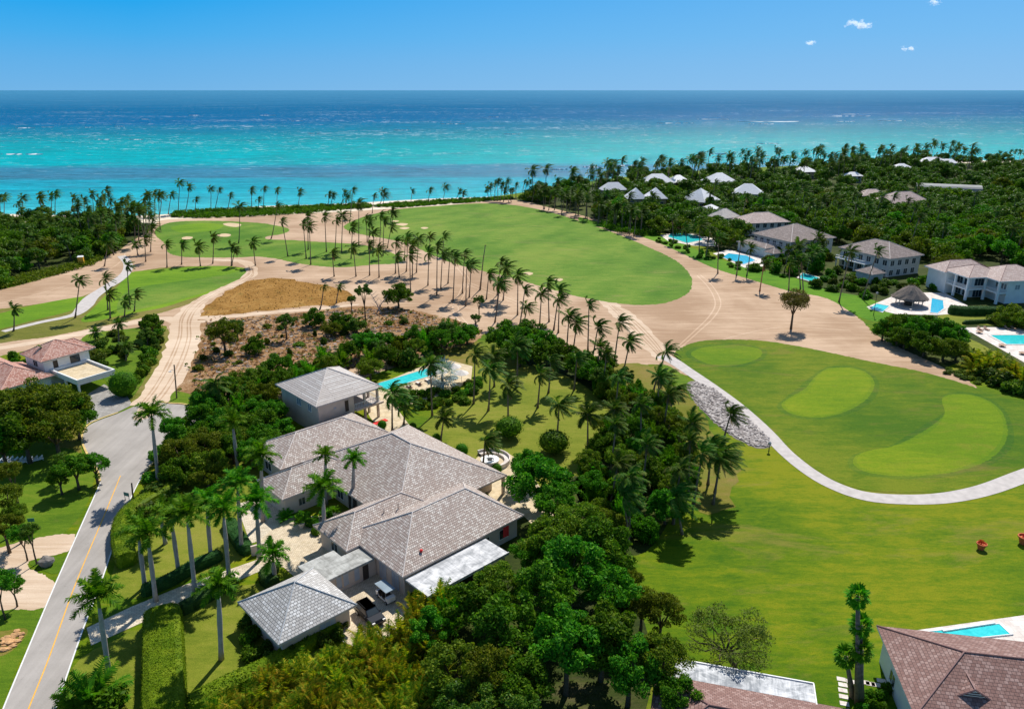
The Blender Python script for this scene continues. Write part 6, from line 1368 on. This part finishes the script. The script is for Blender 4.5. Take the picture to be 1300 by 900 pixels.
# sea-grape mass and the palm belt between the garden and the course
for px_, py_, hh, rd in ((640, 425, 7, 5), (655, 430, 7.5, 5.4), (672, 424, 6.5, 5), (690, 434, 6.5, 5), (700, 446, 6, 4.6), (720, 452, 6, 4.4), (738, 462, 5.5, 4.2), (660, 446, 6, 4.5), (755, 470, 5.5, 4.0)): broad_px(px_, py_, hh, rd, 'of the dark clump behind the garden', FICUS, noun='broad tree', adj='dark')
BELT = [(735, 470), (770, 478), (810, 500), (845, 525), (860, 560), (880, 590), (875, 640), (835, 690), (795, 700), (760, 690), (748, 640), (735, 600), (760, 560), (780, 530), (760, 500)]
for x, y in scatter(BELT, 40, 4.0, 24): broad(x, y, rr.uniform(3, 5.5), rr.uniform(2.3, 3.4), 'in the garden belt', FICUS[:2] + OLIVE + BRIGHT_NEAR * 2, noun='undergrowth tree', adj=rr.choice(['green', 'dense']), limbs=2)
for x, y in scatter(BELT, 14, 5.2, 25): h = rr.uniform(6.5, 10); coconut(Vector((x, y, 0)), Vector((x + rr.uniform(-.5, 1.2), y, h)), 'in the garden belt', crowns=COCO_CALM, scale=rr.uniform(.8, 1.05))
for x, y in scatter(BELT, 34, 3.0, 26): bush(x, y, rr.uniform(1.4, 2.2), rr.uniform(3.0, 4.6), 'in the garden belt', ARECAG + SHRUBB, noun='feathery shrub')
for px_, py_, r_, h_ in ((646, 548, 2.5, 2.8), (703, 568, 2.7, 3.0)): p = G(px_, py_, 1.2); bush(p.x, p.y, r_, h_, 'on the garden lawn', [ball_mesh(3, 'ficus', 2600, .075, .8)], noun='large round bush', adj='clipped')
for px_, py_, r_ in ((485, 539, .9), (483, 548, .8), (524, 541, .75), (554, 555, .8), (586, 571, 1.2), (630, 595, 1.0)): p = G(px_, py_, r_); bush(p.x, p.y, r_, r_ * 1.25, 'beside the villa terrace', BALL, noun='clipped ball bush', adj='small')
p = G(156, 489, 2.4); bush(p.x, p.y, 2.9, 3.4, 'by the paved driveway of the terracotta villa', BALL, noun='clipped round bush', adj='large')
# silver palm by the pool
b = G(562, 494); t = root('silver_palm', 'large silver-blue fan palm at the end of the villa pool', 'palm tree', (b.x, b.y, 0)); ring_trunk(.3, .25, [(0, 0, 0), (0, 0, 3.2)], M['bark_coco'], 'trunk', t); c = link('crown', fan_crown(5, 'silver', 30, 1.9, 1.7), t, (0, 0, 3.3)); c.scale = (1.2, 1.2, 1.2)
for x, y in scatter([(500, 505), (540, 498), (585, 495), (605, 480), (612, 490), (590, 512), (550, 518), (505, 520)], 26, 1.8, 27): bush(x, y, rr.uniform(1.0, 1.6), rr.uniform(1.0, 2.0), 'below the villa pool deck', SHRUBD + SHRUB)
# large trees at the bottom centre
big = [(686, 610, 9, 5.0), (668, 590, 7, 3.8), (705, 640, 8, 4.2), (735, 668, 8.5, 4.4), (762, 700, 9, 4.6), (700, 690, 9.5, 4.8), (725, 722, 9.5, 4.8), (672, 706, 7.5, 3.4), (634, 748, 7, 3.2), (605, 765, 7.5, 3.8), (692, 760, 9.5, 4.8), (770, 752, 9, 4.4), (640, 800, 8.5, 4.2),
       (720, 825, 9.5, 4.6), (765, 812, 9, 4.4), (575, 850, 7, 3.6), (620, 860, 8, 4.0), (665, 870, 7.5, 3.8), (800, 850, 8.5, 4.0), (840, 845, 8, 3.4), (585, 895, 6.5, 3.4), (640, 905, 7.5, 3.8), (545, 800, 5.5, 3.0), (860, 890, 6.5, 2.6)]
for px_, py_, hh, rd in big: broad_px(px_, py_, hh * rr.uniform(.85, 1.0), rd * rr.uniform(.85, 1.05), 'in the bottom centre grove', FICUS if rr.random() < .55 else (OLIVE + BRIGHT_NEAR), noun='leafy grove tree', adj=rr.choice(['dark green', 'glossy']), limbs=5)
for px_, py_, hh, rd in ((840, 782, 6.5, 2.8), (815, 770, 6, 2.4), (782, 788, 5, 2.4), (800, 740, 4, 1.8)): broad_px(px_, py_, hh, rd, 'on the lawn side of the bottom grove', OLIVE, noun='airy tree', adj='airy')
# flat-topped sparse tree on the lawn
b = G(931, 846); t = root('umbrella_tree', 'spreading thin-leaved tree with twisting branches behind the white flat roof', 'tree', (b.x, b.y, 0)); mb = MB(); rt = random.Random(9)
mb.tube([(.2, 0, 0), (-.5, 0, 1.0), (-1.0, 0, 1.9)], [.3, .24, .2], 8)
for k in range(11):
    a = 6.283 * k / 11; q0 = Vector((-1.0, 0, 1.8)); q1 = q0 + Vector((math.cos(a) * 1.6, math.sin(a) * 1.4, .6 + rt.uniform(0, .5))); q2 = q1 + Vector((math.cos(a + .5) * 1.6, math.sin(a + .5) * 1.5, .5)); q3 = q2 + Vector((math.cos(a - .3) * 1.3, math.sin(a - .3) * 1.2, .5))
    mb.tube([q0, q1, q2, q3], [.15, .11, .07, .025], 6); mb.tube([q1, q1 + Vector((math.cos(a - .8) * 1.5, math.sin(a - .8) * 1.4, 1.2))], [.07, .02], 5); mb.tube([q2, q2 + Vector((math.cos(a + 1) * 1.0, math.sin(a + 1) * 1.0, .9))], [.05, .02], 5)
mb.build('trunk', M['bark_dark'], t, smooth=True); c = link('crown', tree_crown(70, 6.4, 2.0, 60, 7500, .12, 'sparse', (.09, .16), .35), t, (-.7, .2, 4.1))
# fan palms at the lower right
for i, (bx, by, cx, cy, lb) in enumerate(((1089, 893, 1089, 757, 'tallest fan palm of the lower right cluster'), (1092, 891, 1094, 795, 'second tallest fan palm of the lower right cluster'), (1095, 896, 1096, 828, 'third tallest fan palm of the lower right cluster'), (1086, 890, 1077, 838, 'shortest fan palm of the lower right cluster, at its left'))):
    b, top = crown_of(bx, by, cx, cy); t = root('fan_palm', lb, 'palm tree', (b.x, b.y + i * .2, 0), 0, 'fan palms at the lower right'); rel = (top.x - b.x, 0, top.z); ring_trunk(.26, .2, [(0, 0, 0), (rel[0] * .5, 0, rel[2] * .5), rel], M['bark_coco'], 'trunk', t); c = link('crown', fan_crown(30 + i, 'royal', 22, .75, .75, 80, -75), t, rel); 
for x, y in scatter([(1092, 880), (1125, 872), (1128, 905), (1090, 910)], 7, .9, 28): bush(x, y, rr.uniform(.6, 1.0), rr.uniform(.9, 1.5), 'beside the brown-roofed house', SHRUBD + SHRUBB)

# palm drive of the villa and the road side
for i, q in enumerate([(184, 745, 175, 673, 1), (198, 763, 187, 677, 1), (227, 728, 217, 655, 1), (248, 754, 237, 650, 1.05), (268, 710, 262, 638, 1), (291, 735, 283, 645, 1.0), (307, 700, 301, 612, 1.0), (330, 711, 325, 637, 1.1), (139, 858, 124, 757, 1.05), (281, 837, 277, 742, .9), (349, 739, 346, 703, .9), (412, 692, 410, 618, 1.1), (334, 662, 331, 578, 1.0),
                        (448, 648, 449, 583, .75), (414, 640, 413, 577, .7), (201, 612, 192, 525, 1.15), (302, 597, 295, 535, .95), (210, 690, 203, 650, .9)]): royal(*q[:4], 'along drive and road', scale=q[4])
coco_px([(151, 440, 150, 411), (160, 458, 160, 441), (121, 432, 121, 422)], 'in the garden beside the terracotta villa', crowns=COCO_CALM, scale=.85)
hedge([(163, 720), (157, 700), (158, 672), (175, 650), (205, 632), (225, 622)], 2.6, 2.0, 'hedge', 'curved yellow-green clipped hedge along the road', dens=60)
hedge([(157, 722), (170, 738)], 2.8, 1.9, 'hedge', 'short clipped hedge end at the mouth of the palm drive') if False else None
hedge([(180, 756), (215, 742), (250, 722), (283, 708)], 1.5, 1.4, 'hedge_dark', 'dark clipped hedge on the upper side of the palm drive')
hedge([(290, 665), (300, 682), (315, 705)], 2.0, 1.2, 'hedge_dark', 'short dark clipped hedge leading to the courtyard')
hedge([(228, 780), (262, 762), (300, 740)], 1.5, 1.4, 'hedge_dark', 'dark clipped hedge on the lower side of the palm drive')
hedge([(350, 722), (338, 735), (350, 748)], 1.8, 1.3, 'hedge_dark', 'rounded dark clipped hedge beside the courtyard wall')
hedge([(208, 783), (209, 820), (210, 862), (211, 925)], 4.1, 2.2, 'hedge', 'wide tall clipped hedge running down to the bottom edge', dens=90, leaf=.075)
hedge([(430, 795), (395, 818), (350, 848), (300, 872), (235, 905)], 2.2, 1.5, 'hedge', 'slanting olive hedge below the garage', dens=40, leaf=.12)
mb = MB(); q0 = G(318, 700); mb.box(0, 2.0, -.15, .15, 0, 1.5); t = mb.build('gate_wall', M['wall_cream'], None, (q0.x + .5, q0.y - 1, 0), rz=R(30)); tag(t, 'short cream wall panel at the courtyard entrance', 'wall')
for x, y in scatter([(250, 925), (330, 886), (420, 846), (462, 820), (500, 812), (530, 800), (555, 815), (560, 870), (540, 930)], 60, 1.6, 29): bush(x, y, rr.uniform(1.3, 1.9), rr.uniform(2.0, 3.4), 'of the golden clump at the bottom', ARECA, noun='yellow-green cane palm', name='cane_palm', cat='palm')
for x, y in scatter([(522, 792), (545, 778), (575, 780), (575, 810), (540, 812)], 9, 2.0, 30): bush(x, y, rr.uniform(1.4, 1.9), rr.uniform(3.0, 4.2), 'beside the white porch roof', ARECAG + ARECA, noun='cane palm', name='cane_palm', cat='palm')
for x, y in scatter([(318, 790), (352, 838), (420, 800), (440, 790), (430, 815), (350, 850), (310, 830)], 14, 1.6, 32, lambda x, y: free(x, y, -2)): bush(x, y, rr.uniform(.8, 1.3), rr.uniform(1.2, 2.0), 'round the garage foot', SHRUBD + SHRUB)
for px_, py_, r_, h_, ms, nn in ((118, 885, 3.0, 3.0, SHRUBB + ARECAG, 'palmy bush'), (138, 893, 2.2, 2.2, SHRUBB, 'palmy bush'), (100, 893, 2.2, 2.0, ARECAG, 'palmy bush')): p = G(px_, py_, 1); bush(p.x, p.y, r_, h_, 'at the bottom beside the road', ms, noun=nn)
for px_, py_, r_, h_ in ((385, 655, 1.2, 1.4), (398, 662, 1.3, 1.5), (415, 652, 1.2, 1.4), (440, 655, 1.2, 1.3), (400, 672, 1.0, 1.0), (415, 712, 1.1, 1.3), (422, 708, 1.0, 1.2), (362, 655, 1.4, 1.2)): p = G(px_, py_, .6); bush(p.x, p.y, r_, h_, 'in the shady court of the villa', SHRUBD + ARECAG)
# left side
for px_, py_, hh, rd in ((20, 520, 9.5, 6.2), (52, 512, 10, 6.4), (82, 520, 9, 5.4), (30, 550, 9, 5.6), (68, 545, 9, 5.4), (96, 530, 7, 3.8), (0, 560, 8, 5), (-10, 525, 9, 6)): broad_px(px_, py_, hh, rd, 'before the terracotta villa', OLIVE + FICUS, noun='spreading tree', adj='large', limbs=5)
for px_, py_, hh, rd, cr_ in ((95, 596, 5.8, 3.0, FICUS), (120, 592, 5, 2.6, FICUS), (75, 608, 4.5, 2.2, FICUS), (80, 590, 4.8, 1.7, OLIVE)): broad_px(px_, py_, hh, rd, 'leaning over the road at the left', cr_, noun='leafy tree', adj='dark')
for px_, py_, hh, rd in ((8, 640, 8, 3.0), (16, 610, 8, 2.2), (5, 672, 6, 2.6), (20, 660, 6, 2.0)): broad_px(px_, py_, hh, rd, 'at the left edge beside the driveway', OLIVE, noun='loose tree', adj='loose')
for bx, by, px_, py_, rd in ((35, 712, 31, 680, 2.0), (47, 716, 47, 678, 1.3), (7, 786, 15, 738, 2.2), (22, 770, 25, 745, 1.6)):
    b, top = crown_of(bx, by, px_, py_); broad(b.x, b.y, top.z + 1.4, rd, 'between the sandy driveways', FICUS, noun='young tree', adj='thin', trunk_r=.1)
for x, y in scatter([(120, 432), (150, 424), (175, 440), (180, 452), (150, 460), (125, 470), (105, 458)], 15, 2.2, 33): bush(x, y, rr.uniform(1.2, 2.2), rr.uniform(1.2, 2.4), 'in the terracotta villa garden', SHRUBO + SHRUB)
for x, y in scatter([(178, 415), (203, 408), (206, 425), (203, 445), (190, 470), (178, 495), (168, 488), (182, 462), (192, 438)], 22, 1.9, 34): bush(x, y, rr.uniform(1.2, 2.0), rr.uniform(1.6, 3.0), 'in the curved dirt track hedge', SHRUBO + SHRUBD + SHRUB)
for px_, py_, hh, rd in ((192, 412, 5.5, 3.0), (186, 426, 4, 2.4)): broad_px(px_, py_, hh, rd, 'at the top of the dirt track hedge', FICUS, noun='feathery tree', adj='dark')
for x, y in scatter([(-60, 470), (0, 462), (20, 445), (60, 452), (40, 470), (-40, 500)], 5, 3, 35, lambda x, y: free(x, y, 0)): bush(x, y, 1.6, 2.2, 'round the terracotta villa', SHRUBB)
# dune plants and ground cover
def cover(name, pts, n, size, h, mat, seed):
    P2 = [(G(*q).x, G(*q).y) for q in pts]; rng = np.random.default_rng(seed); xs = [q[0] for q in P2]; ys = [q[1] for q in P2]; C = []
    while len(C) < n:
        x, y = rng.uniform(min(xs), max(xs)), rng.uniform(min(ys), max(ys))
        if inside(x, y, P2): C.append((x, y, rng.uniform(0, h)))
    C = np.array(C); V = leaf_cloud(rng, C[:max(2, n // 14)], np.full(max(2, n // 14), h * .9), n, size, .5); V[:, :, 2] = np.abs(V[:, :, 2]) + .02
    o = link(name, quads_mesh(name, V, [M[mat]])); tag(o, kind='stuff'); return o
cover('dry_tufts', [(250, 400), (272, 382), (288, 369), (310, 357), (335, 353), (362, 353), (400, 359), (440, 367), (450, 378), (430, 388), (395, 390), (350, 394), (300, 400), (262, 406)], 5000, .16, .10, 'straw', 45)
cover('dry_tufts', [(262, 408), (330, 403), (430, 394), (500, 390), (560, 402), (615, 422), (590, 436), (480, 460), (330, 497), (275, 520), (240, 508), (252, 460)], 14000, .2, .4, 'straw', 46)
cover('weeds', [(262, 408), (330, 403), (430, 394), (500, 390), (560, 402), (615, 422), (590, 436), (480, 460), (330, 497), (275, 520), (222, 512), (236, 460)], 6000, .2, .5, 'olive', 47)
cover('dune_plants', [(216, 276), (222, 270), (262, 267.5), (325, 265.5), (400, 262.5), (470, 260), (472, 264.5), (430, 267), (400, 270), (362, 273), (325, 275), (260, 277.5)], 26000, .45, 1.2, 'bright', 41)
cover('dune_plants', [(470, 263), (500, 259), (560, 255), (620, 252.5), (650, 251), (650, 253.5), (620, 256), (560, 260), (510, 264)], 14000, .45, 1.0, 'bright', 42)
cover('garden_hedge_cover', [(760, 283), (810, 288), (838, 298), (815, 300), (770, 292)], 6000, .35, 1.6, 'bright', 43)
cover('woodland_undergrowth', [(0, 358), (60, 344), (118, 330), (150, 312), (150, 318), (118, 337), (60, 353), (0, 368)], 9000, .3, 1.2, 'olive', 44)
# of the many broad trees the 290 that show largest stay things, the rest is one wood
bt = [o for o in bpy.data.objects if o.name.startswith('broadleaf_tree')]
def vis_size(o):
    x, y, d = proj(o.location); c = [k for k in o.children if k.name.startswith('crown')][0]
    return (c.scale[0] * 4.2 * FPX / d) * (0.3 if not (-20 < x < 1320 and y < 930) else 1)
bt.sort(key=vis_size, reverse=True); rest = bt[290:]
cp = [o for o in bpy.data.objects if o.name.startswith('coconut_palm')]; cp.sort(key=vis_size, reverse=True); restp = cp[285:]; drop = set(); Vq = []; Vt = []; Ft = []
def gather(rest):
    Vq = []; Vt = []; Ft = []; b0 = 0
    for o in rest:
        for k in o.children:
            T = Matrix.Translation(Vector(o.location) + Vector(k.location)) @ Matrix.Rotation(k.rotation_euler[2], 4, 'Z') @ Matrix.Diagonal((*k.scale, 1))
            me = k.data; n_ = len(me.vertices); co = np.empty(n_ * 3, dtype=np.float32); me.vertices.foreach_get('co', co); co = co.reshape(-1, 3) @ np.array(T.to_3x3()).T + np.array(T.translation)
            if k.name.startswith('crown'): Vq.append(co.reshape(-1, 4, 3))
            else: Vt.append(co); Ft += [tuple(i + b0 for i in p.vertices) for p in me.polygons]; b0 += n_
        drop.add(o)
    return np.concatenate(Vq), np.concatenate(Vt), Ft
WQ, WV, WF = gather(rest); PQ, PV, PF_ = gather(restp)
for k_, l_ in ROWS.items(): l_[:] = [e for e in l_ if e[0] not in drop]
for o in rest + restp:
    for k in list(o.children): bpy.data.objects.remove(k)
    bpy.data.objects.remove(o)
def wood_mat():
    a = NT('wood_leaves'); p = a.pos(); r = a.n('NewGeometry').outputs['Random Per Island']; n = a.noise(p, .10, 3, .6); n2 = a.noise(p, .4, 2)
    f = a.math('ADD', a.math('MULTIPLY', r, .4), a.math('ADD', a.math('MULTIPLY', n, .45), a.math('MULTIPLY', n2, .15)))
    col = a.ramp(f, [(.25, (.02, .065, .008)), (.42, (.045, .125, .010)), (.56, (.09, .19, .012)), (.74, (.19, .25, .025))])
    d = a.bsdf(col, .5, .12); t = a.n('BsdfTranslucent'); a.l(a.mix(1.0, col, (1.25, 1.4, .5), 'MULTIPLY'), t.inputs[0]); m = a.n('MixShader'); m.inputs[0].default_value = .25; a.l(d.outputs[0], m.inputs[1]); a.l(t.outputs[0], m.inputs[2]); return a.fin(m)
M['wood_leaves'] = wood_mat()
wd = link('far_woodland', quads_mesh('far_woodland', WQ, [M['wood_leaves']])); tag(wd, kind='stuff')
wt = link('woodland_trunks', new_mesh('woodland_trunks', WV, WF, [M['bark_dark']])); wt.parent = wd; tag(wt, kind='stuff')
pd = link('far_palm_grove', quads_mesh('far_palm_grove', PQ, [M['coco']])); tag(pd, kind='stuff')
pt = link('grove_trunks', new_mesh('grove_trunks', PV, PF_, [M['bark_coco']])); pt.parent = pd; tag(pt, kind='stuff')
# light clouds low over the sea
def cloud(px_, py_, dist, w_, h_, seed, label):
    dx = (px_ - 650) / FPX; dy = -(py_ - 450) / FPX; c, s = math.cos(PITCH), math.sin(PITCH); v = Vector((dx, c + dy * s, -s + dy * c)).normalized(); p = Vector((0, 0, CAM_H)) + v * dist
    bm = bmesh.new(); bmesh.ops.create_icosphere(bm, subdivisions=4, radius=1, matrix=Matrix.Diagonal((w_, w_ * .6, h_, 1))); me = bpy.data.meshes.new('cloud'); bm.to_mesh(me); bm.free()
    q = NT('cloud_mist'); vol = q.n('VolumePrincipled'); vol.inputs['Color'].default_value = (1, 1, 1, 1); vol.inputs['Anisotropy'].default_value = .3
    q.l(vol.outputs[0], q.o.inputs[1]); ob = q.obj(); ln = q.n('VectorMath', operation='LENGTH'); q.l(q.mapv(ob, (1 / w_, 1 / (w_ * .6), 1 / h_)), ln.inputs[0])
    n_ = q.noise(q.mapv(ob, (1, 1, 1.4), (0, 0, 0), (seed * 777.0, 0, 0)), .016 * 150 / w_, 6, .62)
    k_ = q.math('SUBTRACT', q.math('ADD', q.math('MULTIPLY', n_, 2.6), -.85), ln.outputs['Value'])
    q.l(q.math('MULTIPLY', q.math('MAXIMUM', k_, 0.0), .10), vol.inputs['Density'])
    me.materials.append(q.m); o = link('cloud', me, None, p); tag(o, label, 'cloud', 'small clouds over the sea')
cloud(1091, 31, 9000, 190, 75, 1, 'brightest small cloud high on the right of the sky')
cloud(1029, 55, 9000, 105, 38, 2, 'tiny faint cloud left of and below the brightest one')
cloud(1153, 62.5, 9000, 120, 42, 3, 'small faint cloud lowest of the three on the right')
cloud(1186, 3, 9000, 110, 50, 4, 'faint cloud wisp touching the top edge of the picture')

# ------------------------------------------------------------------ labels of the many
def ordn(i):
    if i < 9: return o7[i]
    s_ = 'th' if 10 <= (i + 1) % 100 <= 20 else {1: 'st', 2: 'nd', 3: 'rd'}.get((i + 1) % 10, 'th')
    return '%d%s' % (i + 1, s_)
for (place, noun), L0 in ROWS.items():
    if not L0: continue
    L0.sort(key=lambda e: proj(e[0].location)[0])
    for i, (o_, adj) in enumerate(L0):
        if len(L0) == 1: o_['label'] = (adj + ' ' if adj else '') + noun + ' ' + place
        else: o_['label'] = (adj + ' ' if adj else '') + noun + ', ' + ordn(i) + ' from the left ' + place
        if len(L0) == 1 and 'group' in o_: del o_['group']
if COUNT: print(COUNT)

for o in bpy.data.objects:
    if 'label' in o and len(o['label'].split()) > 16: print('LONG', o['label'])
